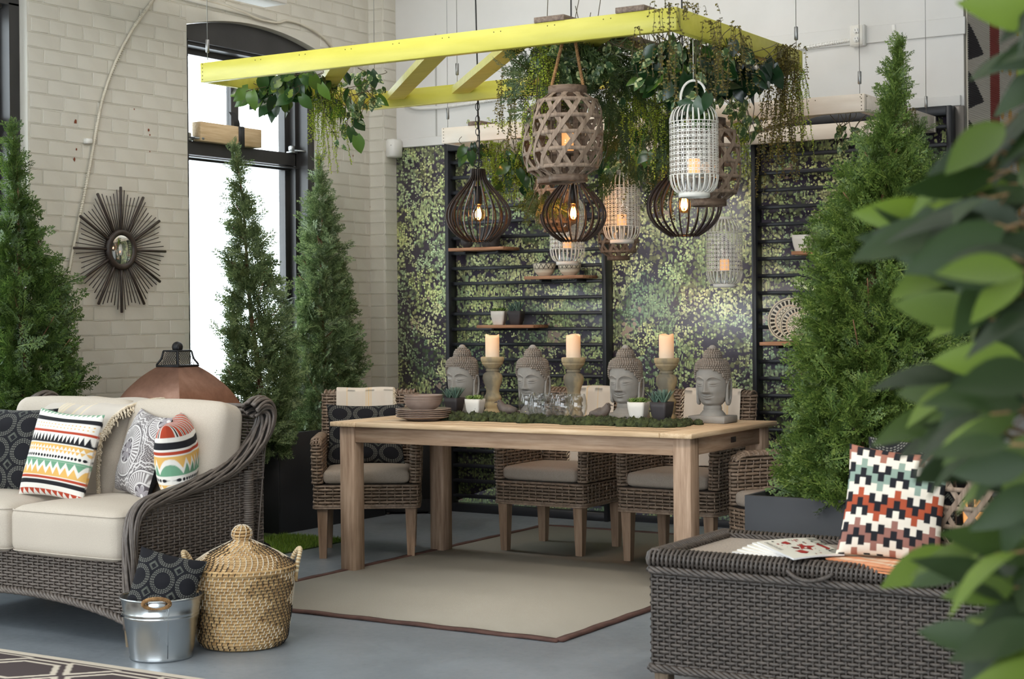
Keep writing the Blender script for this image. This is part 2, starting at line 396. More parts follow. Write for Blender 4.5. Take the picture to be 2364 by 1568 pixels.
for k in range(0, len(pc2)-1, 2): mb.tube([pc2[k], pc2[k]+(pc2[k+1]-pc2[k])*.7], .0092, 6)
tag(mb.build('wall_cable', cab), 'pale ribbed flexible cable snaking down the brick wall behind the starburst mirror', 'cable')
pc = path([(400,-14), (500,8), (560,28), (600,45), (640,52), (664,48), (700,58), (735,78), (755,95), (772,118)], X=XW+.015)
tag(MB().tube(pc, .008, 8).build('arch_cable', cab), 'thin white cable looping along the brick arch over the window', 'cable')
t = thing('trim_2', None, None, (0,0,0)); t['kind'] = 'structure'
V = [onx(x, y, XW+.001) for x, y in ((395,-6), (600,45), (640,52), (430,-20))]
mb = MB(); Vf = A(V); mb.add(np.concatenate([Vf, Vf+A([.02,0,0])]), [(3,2,1,0),(4,5,6,7),(0,1,5,4),(1,2,6,5),(2,3,7,6),(3,0,4,7)]); mb.build('raceway', paint, t)
t = thing('ceiling_light', 'white hanging fluorescent fixture cut off by the top edge above the window', 'light', (-6.3, onx(637, 14, -6.3)[1]-.62, onx(637, 14, -6.3)[2]))
MB().cbox((-.09, -.7, 0), (.09, .62, .1), .006).build('housing', white_plastic, t); MB().cbox((-.02, -.6, .1), (.02, -.56, 1.1), .004).cbox((-.02, .46, .1), (.02, .5, 1.1), .004).build('hanger', metal, t)
o = onx(205, 326, XW+.02)
mb = MB(); mb.cbox((0, -.022, -.014), (.03, .022, .014), .004); t = tag(mb.build('cable_clip', white_plastic), 'tiny torn white bit stuck to brick beside the far left window', 'clip'); t.location = (XW, o[1], o[2])
rust = plain('rust_spot', lin(122,62,34), .9); t = thing('rust_spots', 'small patches of chipped rust red paint on the brick wall', 'stains', (XW+.006, 6.4, 2.2))
for x, y, s in ((174,281,5), (343,300,4), (346,312,2.5), (177,345,3), (172,368,5), (346,350,2), (815,360,3), (855,478,2), (310,252,2.5)):
    p = onx(x, y, XW+.0055)-A(t.location); a = np.linspace(0, 2*pi, 9)[:-1]; rr = s*.0026*(.6+.6*rng.random(8))
    MB().add(np.concatenate([[[.0012, 0, 0]], np.stack([0*a, rr*np.cos(a)*.8, rr*np.sin(a)], 1)])+p, [(0, 1+k, 1+(k+1) % 8) for k in range(8)]).build('spot', rust, t)
# trim and services on the back wall
struct('trim_1', MB().cbox((-6.53, YB-.022, 2.447), (-2.66, YB, 2.506), .003), plaster)
struct('trim_3', MB().cbox((-5.2, YB-.014, 2.845), (-2.632, YB, 2.943), .003), plaster)
struct('trim_4', MB().box((-6.219, YB-.004, 2.506), (-6.209, YB, 3.2)), plain('panel_joint', lin(170,168,162), .8))
pc = path([(935,238), (960,250), (1000,249), (1040,245), (1130,232), (1240,215), (1400,190), (1600,155), (1840,113), (1969,92)], Y=YB-.018)
mb = MB().tube(pc, .009, 8); k = 0
L = np.linspace(0, len(pc)-1.001, 420)
for q in L[::2]: i = int(q); p = pc[i]+(pc[i+1]-pc[i])*(q-i); p2 = p+(pc[i+1]-pc[i])/np.linalg.norm(pc[i+1]-pc[i])*.006; mb.tube([p, p2], .0125, 6)
tag(mb.build('wall_conduit', white_plastic), 'white ribbed conduit running along the back wall to the outlet', 'conduit')
p = ony(1985, 84, YB)
t = thing('wall_outlet', 'white surface mounted electrical outlet high on the back wall', 'outlet', (p[0], YB-.001, p[2]))
mb = MB().cbox((-.043, -.05, -.062), (.043, 0, .062), .006); mb.build('box', white_plastic, t)
mb = MB().cbox((-.036, -.055, -.056), (.036, -.05, .056), .002); mb.build('cover_plate', plain('ivory_plastic', lin(214,210,200), .35), t)
dk = plain('dark_slot', lin(30,30,30), .8)
for s in (-1, 1):
    MB().lathe([(0, 0), (.019, 0), (.019, .003), (0, .003)], 16).build('socket', white_plastic, t)
    o = bpy.data.objects[t.children[-1].name] if len(t.children) else None
    if o: o.rotation_euler = (pi/2, 0, 0); o.location = (0, -.055, s*.024)
    MB().box((-.008, -.0595, s*.024), (-.006, -.058, s*.024+.009)).box((.006, -.0595, s*.024), (.008, -.058, s*.024+.009)).box((-.002, -.0595, s*.024-.012), (.002, -.058, s*.024-.008)).build('slot', dk, t)
p = ony(2065, 62, YB); t = tag(MB().cbox((p[0]-.012, YB-.02, p[2]-.03), (p[0]+.012, YB, p[2]+.012), .004).build('wall_hook', white_plastic), 'tiny white hook on the wall band beside the outlet', 'hook')
p = ony(915, 343, 9.0)
t = thing('motion_sensor', 'white motion sensor box in the corner above the leaf mural', 'sensor', (-6.51, 9.0, p[2]))
MB().cbox((-.04, -.06, -.062), (.035, .05, .062), .012).build('case', white_plastic, t); MB().sphere((.012, -.06, .018), .003, 6, 4).build('indicator', dk, t)
# --- leaf mural (flat print on a thin panel)
N = NT('leaf_mural_print'); tc = N.n('ShaderNodeTexCoord'); V0 = tc.outputs['Object']
mp = N.n('ShaderNodeMapping'); mp.inputs['Rotation'].default_value = (radians(90), 0, 0); N.l(V0, mp.inputs[0]); V0 = mp.outputs[0]
wn = N.n('ShaderNodeTexNoise'); wn.inputs['Scale'].default_value = 9; N.l(V0, wn.inputs['Vector'])
def warp(amt, sc):
    a = N.n('ShaderNodeVectorMath', operation='MULTIPLY_ADD'); N.l(wn.outputs['Color'], a.inputs[0]); a.inputs[1].default_value = (amt,)*3; N.l(V0, a.inputs[2])
    b = N.n('ShaderNodeVectorMath', operation='MULTIPLY'); N.l(a.outputs[0], b.inputs[0]); b.inputs[1].default_value = sc; return b.outputs[0]
def vor(vec, scale):
    a = N.n('ShaderNodeTexVoronoi', voronoi_dimensions='2D'); a.inputs['Scale'].default_value = scale; N.l(vec, a.inputs['Vector']); return a
bgc = N.ramp(N.noise(V0, 5, 5, .7), [(.35, lin(54,46,60)), (.6, lin(82,72,92)), (.8, lin(118,102,116))])
zone = N.n('ShaderNodeSeparateColor'); zv = vor(warp(.25, (1,1,1)), 4.2); N.l(zv.outputs['Color'], zone.inputs[0])
zr, zg, zb = zone.outputs
leafc = N.ramp(zr, [(0, lin(122,146,102)), (.25, lin(172,186,118)), (.45, lin(208,214,132)), (.62, lin(140,170,132)), (.8, lin(222,222,150)), (1, lin(110,136,96))])
col = bgc
for sc, st, lo, thr, bright in ((30, (1,1,1), .46, .51, .6), (38, (1,1,1), .44, .53, 1.1), (40, (1.9,.42,1), .42, .55, 1.5), (46, (1,1,1), .42, .54, 1.65), (62, (1,1,1), .40, .56, 2.0)):
    a = vor(warp(.03, st), sc); sc_ = N.n('ShaderNodeSeparateColor'); N.l(a.outputs['Color'], sc_.inputs[0])
    msk = N.noise(V0, 3.0+sc*.07, 4, .62)
    on = N.math('MULTIPLY', N.math('LESS_THAN', a.outputs['Distance'], lo), N.math('GREATER_THAN', N.math('ADD', msk, N.math('MULTIPLY_ADD', sc_.outputs[0], .20, -.10)), thr))
    if st[0] != 1: on = N.math('MULTIPLY', on, N.math('GREATER_THAN', zg, .45))
    sh = N.math('MULTIPLY', N.math('MULTIPLY_ADD', a.outputs['Distance'], -.9, 1.15), N.math('MULTIPLY_ADD', sc_.outputs[1], .6, .6))
    h = N.n('ShaderNodeHueSaturation'); N.l(leafc, h.inputs['Color']); N.l(N.math('MULTIPLY', sh, bright), h.inputs['Value']); h.inputs['Saturation'].default_value = .88
    N.l(N.math('MULTIPLY_ADD', sc_.outputs[2], .05, .475), h.inputs['Hue'])
    col = N.mix(on, col, h.outputs[0])
pinkv = vor(warp(.03, (1,1,1)), 26); pk = N.math('MULTIPLY', N.math('LESS_THAN', pinkv.outputs['Distance'], .36), N.math('GREATER_THAN', N.noise(V0, 3.1, 3), .66))
col = N.mix(pk, col, lin(196,170,150))
N.base(col); N.set(Roughness=.42); N.b.inputs['Specular IOR Level'].default_value = .7
N.b.inputs['Coat Weight'].default_value = 1.0; N.b.inputs['Coat Roughness'].default_value = .36
MUR = N.m
t = thing('leaf_mural', 'large printed panel of succulent leaves covering the back wall behind the dining table', 'mural', (-6.545, YB-.002, 0))
MB().box((.002, -.006, .045), (3.88, 0, 2.446)).build('print', MUR, t); MB().cbox((.002, -.012, .0), (3.88, 0, .044), .002).build('bottom_edge', plain('mural_edge', lin(36,36,40), .5), t)
MB().cbox((3.85, -.02, .0), (3.905, 0, 2.446), .003).build('end_strip', plain('grey_aluminium', lin(120,114,108), .4, .4), t)
# --- ribbed printed rug hung on the side wall
N = NT('hung_rug_print'); a = N.n('ShaderNodeAttribute', attribute_name='pat'); N.base(a.outputs['Color']); N.set(Roughness=.9)
ny, nz = 150, 900
Yg = np.linspace(0, 2.0, ny); Zg = np.linspace(.9, 3.4, nz); YY, ZZ = np.meshgrid(Yg, Zg, indexing='ij')
PP = np.stack([.003*np.sin(ZZ*2*pi/.0125), YY, ZZ], -1)
base = np.broadcast_to(A(lin(206,198,184)), (ny, nz, 3)).copy()
ph = ((ZZ-2.70) % .272)/.272/.78
prof = np.where(ph > 1, 0, np.where(ph > .34, ((1-ph)/.66)**.8, np.clip(ph/.34, 0, 1)))
base[YY < .31*prof+.004*np.sin(ZZ*140)*(prof > .05)] = lin(52,47,47)
base[np.abs(YY-.54) < .10] = lin(148,66,56)
for oy, oz in ((.69, 0), (.87, 0), (1.05, -.01), (1.23, 0), (1.42, .02)):
    zz = (ZZ-2.755-oz+.139) % .278-.139; base[((YY-oy)/.042)**2+(zz/.042)**2 < 1] = lin(206,160,92)
base[np.abs(YY-1.7) < .10] = lin(148,66,56)
mb = MB().grid(PP); t = thing('hung_rug', 'ribbed cream rug with black petals and a red stripe hung on the side wall', 'rug', (-2.622, YB+.01, 0)); t.rotation_euler = (0, 0, 0)
mb.build('ribbed_face', N.m, t, True, base.reshape(-1, 3)); MB().box((-.012, 0, .9), (-.005, 2.0, 3.4)).build('backing', plain('rug_backing', lin(190,182,168), .9), t)
# --- black slatted trellises and their shelves
tre = noisy('charcoal_trellis_paint', lin(30,31,35), lin(40,41,46), 6, .42)
def trellis(name, label, X0, X1, slats):
    t = thing(name, label, 'trellis', (X0, 8.965, 0), 0, 'black slatted trellises'); Wd = X1-X0
    for x in (0, Wd-.027): MB().cbox((x, 0, 0), (x+.027, .095, 2.442), .002).build('post', tre, t)
    MB().cbox((.027, .0, 2.39), (Wd-.027, .09, 2.442), .002).build('top_rail', tre, t); MB().cbox((.027, 0.012, 0), (Wd-.027, .09, .055), .002).build('bottom_rail', tre, t)
    base = None
    for z in slats:
        if base is None: base = MB().cbox((.027, .03, -.011), (Wd-.027, .075, .011), .002).build('slat', tre, t); o = base
        else: o = ob('slat', base.data, t)
        o.location = (0, 0, z)
    return t
z1 = ony(1195, 688, 8.995)[2]; sl1 = [z1+k*.1005 for k in range(-14, 12) if .1 < z1+k*.1005 < 2.36]
z2 = ony(1800, 676, 8.995)[2]; sl2 = [z2+k*.1015 for k in range(-15, 12) if .1 < z2+k*.1015 < 2.36]
trellis('trellis', 'tall black slatted trellis left of the table carrying three wooden shelves', -6.082, -4.873, sl1)
trellis('trellis', 'tall black slatted trellis half hidden behind the big cedar holding painted plates', -3.888, -2.688, sl2)
oak = woodmat('shelf_oak', lin(150,104,74), lin(176,128,96), lin(196,150,116), 0, 4)
def shelf(label, x0, x1, yf, zt):
    t = thing('wall_shelf', label, 'shelf', (x0, yf, zt-.02), 0, 'small oak shelves on the trellises')
    MB().cbox((0, 0, 0), (x1-x0, 9.0-yf, .02), .0015).build('board', oak, t)
    for k in (.2, .8): MB().cbox(((x1-x0)*k-.008, .06, -.018), ((x1-x0)*k+.008, 9.0-yf, 0), .002).build('bracket', tre, t)
shelf('oak trellis shelf holding a round stone and a dark stone pot', -5.945, -5.523, 8.80, 1.738)
shelf('oak trellis shelf holding two patterned bowls', -5.376, -4.948, 8.81, 1.544)
shelf('lowest oak trellis shelf holding one white and one dark succulent pot', -5.738, -5.310, 8.81, 1.236)
shelf('oak shelf beside the big cedar holding two painted plates', -3.72, -3.30, 8.68, 1.132)
shelf('upper oak shelf beside the big cedar holding a white pot', -3.558, -3.15, 8.77, 1.650)
# --- floor coverings
sis = NT('sisal_weave'); v = sis.coord(); wv = sis.n('ShaderNodeTexWave'); wv.inputs['Scale'].default_value = 42; sis.l(v, wv.inputs['Vector']); wv.bands_direction = 'X'
wv2 = sis.n('ShaderNodeTexWave'); wv2.inputs['Scale'].default_value = 42; wv2.bands_direction = 'Y'; sis.l(v, wv2.inputs['Vector'])
f = sis.math('MULTIPLY', wv.outputs['Fac'], wv2.outputs['Fac']); sis.base(sis.mix(sis.noise(v, 3, 3), sis.ramp(f, [(0, lin(152,146,134)), (1, lin(194,187,172))]), sis.ramp(f, [(0, lin(146,140,128)), (1, lin(188,181,166))]))); sis.set(Roughness=.95); sis.bump(f, .4, .002)
RX0, RX1, RY0, RY1 = -5.11, -3.262, 5.587, 8.6
t = thing('sisal_rug', 'large beige flat woven rug with brown binding under the table', 'rug', ((RX0+RX1)/2, (RY0+RY1)/2, 0)); hx, hy = (RX1-RX0)/2, (RY1-RY0)/2
MB().box((-hx, -hy, .001), (hx, hy, .008)).build('weave', sis.m, t)
bind = noisy('brown_binding', lin(76,52,46), lin(94,66,58), 20, .85)
mb = MB()
for a, b in (((-hx, -hy), (hx, -hy)), ((hx, -hy), (hx, hy)), ((hx, hy), (-hx, hy)), ((-hx, hy), (-hx, -hy))):
    dx, dy = b[0]-a[0], b[1]-a[1]; L = sqrt(dx*dx+dy*dy); ux, uy = dx/L, dy/L; q = np.linspace(0, L, 40)
    pts = A([(a[0]+ux*s+uy*-.0*sin(s*9), a[1]+uy*s, .007+.0015*sin(s*23)) for s in q]); mb.tube(pts, 1, flat=(.02, .005), up=(0, 0, 1))
mb.build('binding', bind, t)
# patterned dark rug at the lower left
nx, ny = 420, 260; x0, y0, wx, wy = -6.3, 2.9, 2.45, 1.47
U, Vv = np.meshgrid(np.linspace(0, wx, nx), np.linspace(0, wy, ny), indexing='ij'); dn = wy-Vv
cr, bk = A(lin(196,186,170)), A(lin(72,62,62)); C_ = np.broadcast_to(bk, (nx, ny, 3)).copy()
C_[dn < .035] = cr; P_ = .46
def hexd(u, v): u = np.abs(u); v = np.abs(v); return np.maximum(v*1.0, u*.62+v*.55)
uu = (U+.05) % P_-P_/2; row = np.floor((dn-.06)/.33); vv = (dn-.06) % .33-.165; uu = (U+.05+row*P_/2) % P_-P_/2
h = hexd(uu, vv)
for r0 in (.157, .118): C_[(np.abs(h-r0) < .0095) & (dn > .05)] = cr
C_[(np.abs(dn-.047) < .004)] = bk
mb = MB().grid(np.stack([U-wx/2, Vv-wy/2, np.full_like(U, .008)], -1)); t = thing('patterned_rug', 'dark brown rug with cream interlocking hexagon lines in the lower left corner', 'rug', (x0+wx/2, y0+wy/2, 0))
mb.build('pile', patmat('patterned_rug_weave', .95, 300), t, True, C_.reshape(-1, 3)); MB().box((-wx/2, -wy/2, .0005), (wx/2, wy/2, .007)).build('rug_backing', plain('rug_edge', lin(180,170,154), .9), t)
# ================================================================== HANGING FRAMES
yel = noisy('chartreuse_paint', lin(192,186,74), lin(202,196,86), 4, .42, bump=.06, bscale=40, stretch=(1,6,6))
crm = noisy('cream_frame_paint', lin(226,212,194), lin(236,224,208), 4, .5, bump=.06, bscale=40, stretch=(1,6,6))
grw = woodmat('grey_brown_timber', lin(92,78,68), lin(118,102,90), lin(140,124,110), 1, 5)
steel = plain('cable_steel', lin(150,150,148), .35, .9); nail = plain('nail_hole', lin(70,60,30), .9)
def hang_frame(name, label, X0, X1, Y0, Y1, z0, mt, bh, diags, planks, cables):
    t = thing(name, label, 'pergola', ((X0+X1)/2, (Y0+Y1)/2, z0)); ox, oy = (X0+X1)/2, (Y0+Y1)/2; hx, hy = (X1-X0)/2, (Y1-Y0)/2; th = .038
    for y0, y1 in ((-hy, -hy+th), (hy-th, hy)): MB().cbox((-hx, y0, 0), (hx, y1, bh), .002).build('beam', mt, t)
    for x0, x1 in ((-hx, -hx+th), (hx-th, hx)): MB().cbox((x0, -hy+th, 0), (x1, hy-th, bh), .002).build('beam', mt, t)
    for (xa, ya, xb, yb) in diags:
        a = A([xa-ox, ya-oy, .058]); b = A([xb-ox, yb-oy, .058])
        MB().tube([a, b], 1, flat=(.045, .019), up=(0, 0, 1)).build('brace', mt, t, False)
    for (x0, x1) in planks: MB().cbox((x0-ox, -hy-.005, bh), (x1-ox, hy+.02, bh+.024), .002).build('top_plank', grw, t)
    for (x, y) in cables:
        mb = MB().tube([(x-ox, y-oy, bh*.55), (x-ox, y-oy, ZC-z0)], .0016, 5); mb.build('cable', steel, t)
        MB().cbox((x-ox-.008, y-oy-.008, bh+.05), (x-ox+.008, y-oy+.008, bh+.115), .003).build('cable_grip', steel, t)
    mb = MB()
    for xs in (-hx+.014, hx-.014):
        for k in range(5): mb.sphere((xs, -hy-.0005, .012+k*bh*.2), (.003, .001, .003), 6, 4)
    for k in range(9):
        for q in (0, .035): mb.sphere((-hx+.35+k*.27+q, -hy-.0005, bh*.82), (.0028, .001, .0028), 6, 4)
    mb.build('nail_holes', nail, t)['kind'] = 'stuff'
    return t
YX0, YX1, YY0, YY1, YZ = -5.483, -2.907, 5.968, 7.33, 2.45
hang_frame('pergola_grid', 'chartreuse yellow wooden pergola frame hung above the dining table', YX0, YX1, YY0, YY1, YZ, yel, .094,
    [(-5.44, 6.87, -4.62, 6.01)]+[(-5.27+.43*k, 7.29, -4.07+.43*k, 6.01) for k in range(3)], [(-3.578, -3.43), (-3.185, -3.05)],
    [(YX0+.03, YY0+.02), (YX1-.06, YY0+.02), (YX0+.06, YY1-.02), (YX1-.02, YY1-.03), (-4.87, YY1-.02)])
WX0, WX1, WY0, WY1, WZ = -5.295, -2.765, 7.78, 8.945, 2.293
hang_frame('pergola_grid', 'cream wooden pergola frame hung in front of the leaf mural', WX0, WX1, WY0, WY1, WZ, crm, .089,
    [(-5.25+.43*k, 8.9, -4.17+.43*k, 7.82) for k in range(4)], [(-5.11, -5.02), (-4.75, -4.66)],
    [(WX0+.03, WY0+.02), (WX1-.03, WY0+.02), (WX1-.05, WY1-.02)])
# ================================================================== DINING TABLE
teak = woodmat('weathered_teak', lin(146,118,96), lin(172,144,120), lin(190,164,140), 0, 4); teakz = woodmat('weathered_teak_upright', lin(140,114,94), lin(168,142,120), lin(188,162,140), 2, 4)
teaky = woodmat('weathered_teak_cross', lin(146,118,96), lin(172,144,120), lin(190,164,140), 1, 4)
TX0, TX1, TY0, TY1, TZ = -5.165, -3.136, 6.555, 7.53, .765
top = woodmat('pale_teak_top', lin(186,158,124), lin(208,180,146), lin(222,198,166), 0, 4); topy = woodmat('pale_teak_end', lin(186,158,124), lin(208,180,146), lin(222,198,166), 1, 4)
t = thing('dining_table', 'long pale teak dining table with square legs and plank top', 'table', ((TX0+TX1)/2, (TY0+TY1)/2, 0)); ox, oy = (TX0+TX1)/2, (TY0+TY1)/2
hx, hy = (TX1-TX0)/2, (TY1-TY0)/2
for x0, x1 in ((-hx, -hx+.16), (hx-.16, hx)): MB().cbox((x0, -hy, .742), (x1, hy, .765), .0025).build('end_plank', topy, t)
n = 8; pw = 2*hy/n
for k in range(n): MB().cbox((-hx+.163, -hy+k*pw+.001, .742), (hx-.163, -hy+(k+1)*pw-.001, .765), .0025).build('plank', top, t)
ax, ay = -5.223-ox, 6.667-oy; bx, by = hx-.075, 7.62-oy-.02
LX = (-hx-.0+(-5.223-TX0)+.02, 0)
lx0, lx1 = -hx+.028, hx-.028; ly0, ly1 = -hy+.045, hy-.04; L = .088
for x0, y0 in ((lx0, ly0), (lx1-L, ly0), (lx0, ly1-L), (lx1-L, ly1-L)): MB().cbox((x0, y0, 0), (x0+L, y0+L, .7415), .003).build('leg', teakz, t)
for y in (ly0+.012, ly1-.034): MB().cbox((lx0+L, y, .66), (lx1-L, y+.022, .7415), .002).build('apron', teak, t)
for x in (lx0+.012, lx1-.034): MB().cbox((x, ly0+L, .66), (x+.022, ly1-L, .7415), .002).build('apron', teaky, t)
MB().cbox((lx1-.0125, .02, .69), (lx1-.009, .075, .715), .001).build('maker_plate', plain('dark_plate', lin(70,60,56), .4, .5), t)
# ================================================================== WEAVING
def weave(mb, S, umax, rows, du, hh, tt, amp, closed=False, mask=None, sub=2, stakes=True, sr=.004, nsec=4, core=None):
    """S(u,v)->(P,N) vectorised; rows = list of v; strands follow u, over and under stakes du apart"""
    ns = max(2, int(round(umax/du))); ns += ns % 2 if closed else 0
    n = ns*sub+(0 if closed else 1); u = np.arange(n)*umax/(ns*sub)
    ph = np.arange(n)*pi/sub
    if nsec == 4: prof = [(0, 1), (1, 0), (0, -1), (-1, 0)]
    else: prof = [(cos(2*pi*k/nsec), sin(2*pi*k/nsec)) for k in range(nsec)]
    for j, v in enumerate(rows):
        P, Nn = S(u, np.full(n, v)); P2, _ = S(u, np.full(n, v+1e-3)); Vd = P2-P; Vd /= np.linalg.norm(Vd, axis=1)[:, None]+1e-12
        off = amp*np.cos(ph+j*pi)
        C0 = P+Nn*off[:, None]
        V = np.stack([C0+Nn*(a*tt)+Vd*(b*hh) for a, b in prof], 1); k = len(prof)
        ok = None if mask is None else mask(u, np.full(n, v))
        m = n if closed else n-1
        i = np.arange(m)
        if ok is not None: i = i[ok[i] & ok[(i+1) % n]]
        if len(i) == 0: continue
        i = i[:, None]; q = np.arange(k)[None, :]; i2 = (i+1) % n
        mb.add(V.reshape(-1, 3), np.stack([i*k+q, i2*k+q, i2*k+(q+1) % k, i*k+(q+1) % k], -1).reshape(-1, 4))
    if stakes:
        v = np.linspace(rows[0], rows[-1], max(3, min(12, len(rows)//3)))
        for q in range(ns if closed else ns+1):
            uu = np.full(len(v), q*umax/ns); P, Nn = S(uu, v)
            if mask is not None:
                ok = mask(uu, v)
                if ok.sum() < 2: continue
                P = P[ok]
            mb.tube(P, sr, 5, caps=False)
    if core is not None:
        nu = ns+1 if not closed else ns; u = np.arange(nu)*umax/ns; v = np.linspace(rows[0], rows[-1], 10)
        UU, VV = np.meshgrid(u, v, indexing='ij'); P, Nn = S(UU.ravel(), VV.ravel()); P = P-Nn*core
        ok = np.ones(UU.size, bool) if mask is None else mask(UU.ravel(), VV.ravel())
        nv = len(v); i = np.arange(nu if closed else nu-1)[:, None]; j = np.arange(nv-1)[None, :]; i2 = (i+1) % nu
        F = np.stack([i*nv+j, i2*nv+j, i2*nv+j+1, i*nv+j+1], -1).reshape(-1, 4); F = F[ok[F].all(1)]
        if len(F): mb.add(P, F, 1)
    return mb
def loop_path(w, d, r, n=64):
    # rounded rectangle perimeter, returns function s->(x,y,nx,ny), length
    hw, hd = w/2-r, d/2-r; segs = []; pts = []
    for cx_, cy_, a0 in ((hw, hd, 0), (-hw, hd, pi/2), (-hw, -hd, pi), (hw, -hd, 3*pi/2)):
        for k in range(9): a = a0+k*pi/16; pts.append((cx_+r*cos(a), cy_+r*sin(a), cos(a), sin(a)))
    pts.append(pts[0]); pts = A(pts); s = np.concatenate([[0], np.cumsum(np.linalg.norm(np.diff(pts[:, :2], axis=0), axis=1))])
    def f(u):
        u = np.mod(u, s[-1]); o = np.stack([np.interp(u, s, pts[:, k]) for k in range(4)], 1); return o
    return f, s[-1]
def braid(mb, P, N_, r, pitch, strands=3, amp=None, seg=6, up=None):
    # twisted strands along a path
    P = np.asarray(P, float); s = np.concatenate([[0], np.cumsum(np.linalg.norm(np.diff(P, axis=0), axis=1))]); n = max(8, int(s[-1]/pitch*6))
    q = np.linspace(0, s[-1], n); C0 = np.stack([np.interp(q, s, P[:, k]) for k in range(3)], 1)
    T = np.gradient(C0, axis=0); T /= np.linalg.norm(T, axis=1)[:, None]; Nn = np.broadcast_to(A(N_, float), C0.shape); B = np.cross(T, Nn); B /= np.linalg.norm(B, axis=1)[:, None]
    Nn = np.cross(B, T); am = amp or r
    for k in range(strands):
        ph = q/pitch*2*pi+k*2*pi/strands
        mb.tube(C0+Nn*(am*np.cos(ph))[:, None]+B*(am*np.sin(ph))[:, None], r, seg)
    return mb
wick_c = noisy('natural_grey_wicker', lin(112,94,78), lin(150,130,112), 60, .45, island=.22, lo=.3, hi=.7); wick_core = plain('wicker_gaps', lin(44,36,30), .9)
wick_s = noisy('dark_grey_wicker', lin(84,76,70), lin(108,99,92), 50, .4, island=.15, lo=.3, hi=.7)
wick_b = noisy('dark_brown_wicker', lin(58,52,47), lin(82,74,68), 50, .42, island=.15, lo=.3, hi=.7); wick_dark = plain('wicker_shadow_core', lin(26,23,21), .9)
# cushions: rounded box with bulging faces and a seam
def cushion_pts(w, d, h, r, bulge, n=14, crown=0.0):
    t = np.linspace(-1, 1, n+1); t = np.sign(t)*(1-(1-np.abs(t))**1.6)
    mb = MB(); H = A([w/2, d/2, h/2])
    for ax in range(3):
        o = [k for k in range(3) if k != ax]
        for sg in (-1, 1):
            a, b = np.meshgrid(t, t, indexing='ij'); p = np.zeros(a.shape+(3,)); p[..., ax] = sg; p[..., o[0]] = a; p[..., o[1]] = b
            q = p*H; inn = np.clip(q, -(H-r), H-r); dv = q-inn; ln = np.linalg.norm(dv, axis=-1, keepdims=True); pos = inn+dv/np.maximum(ln, 1e-9)*r
            x, y = pos[..., 0]/H[0], pos[..., 1]/H[1]; pos[..., 2] += np.sign(pos[..., 2])*bulge*(1-np.clip(x*x, 0, 1))*(1-np.clip(y*y, 0, 1))*np.minimum(1, np.abs(pos[..., 2])/(h*.3))
            g = pos if (sg > 0) == (ax != 1) else pos[::-1]
            mb.grid(g)
    return mb
def seam_loop(w, d, r, z, rad=.003, n=24):
    f, L = loop_path(w, d, r); o = f(np.linspace(0, L, n*4, endpoint=False)); return MB().tube(np.stack([o[:, 0], o[:, 1], np.full(len(o), z)], 1), rad, 5, closed=True)
linen = NT('oatmeal_linen'); v = linen.coord(); f = linen.noise(v, 420, 2, .8); f2 = linen.noise(v, 4, 3)
linen.base(linen.mix(f2, linen.ramp(f, [(.3, lin(182,171,157)), (.7, lin(206,197,184))]), linen.ramp(f, [(.3, lin(174,163,149)), (.7, lin(198,189,176))]))); linen.set(Roughness=.95); linen.b.inputs['Specular IOR Level'].default_value = .15
tcx = linen.n('ShaderNodeBump'); tcx.inputs['Strength'].default_value = .25; tcx.inputs['Distance'].default_value = .012; linen.l(linen.noise(linen.coord((1, 1, 1)), 7, 2), tcx.inputs['Height']); linen.l(tcx.outputs[0], linen.b.inputs['Normal'])
linen = linen.m
taupe = noisy('taupe_canvas', lin(150,138,126), lin(166,154,142), 300, .9, spec=.2)
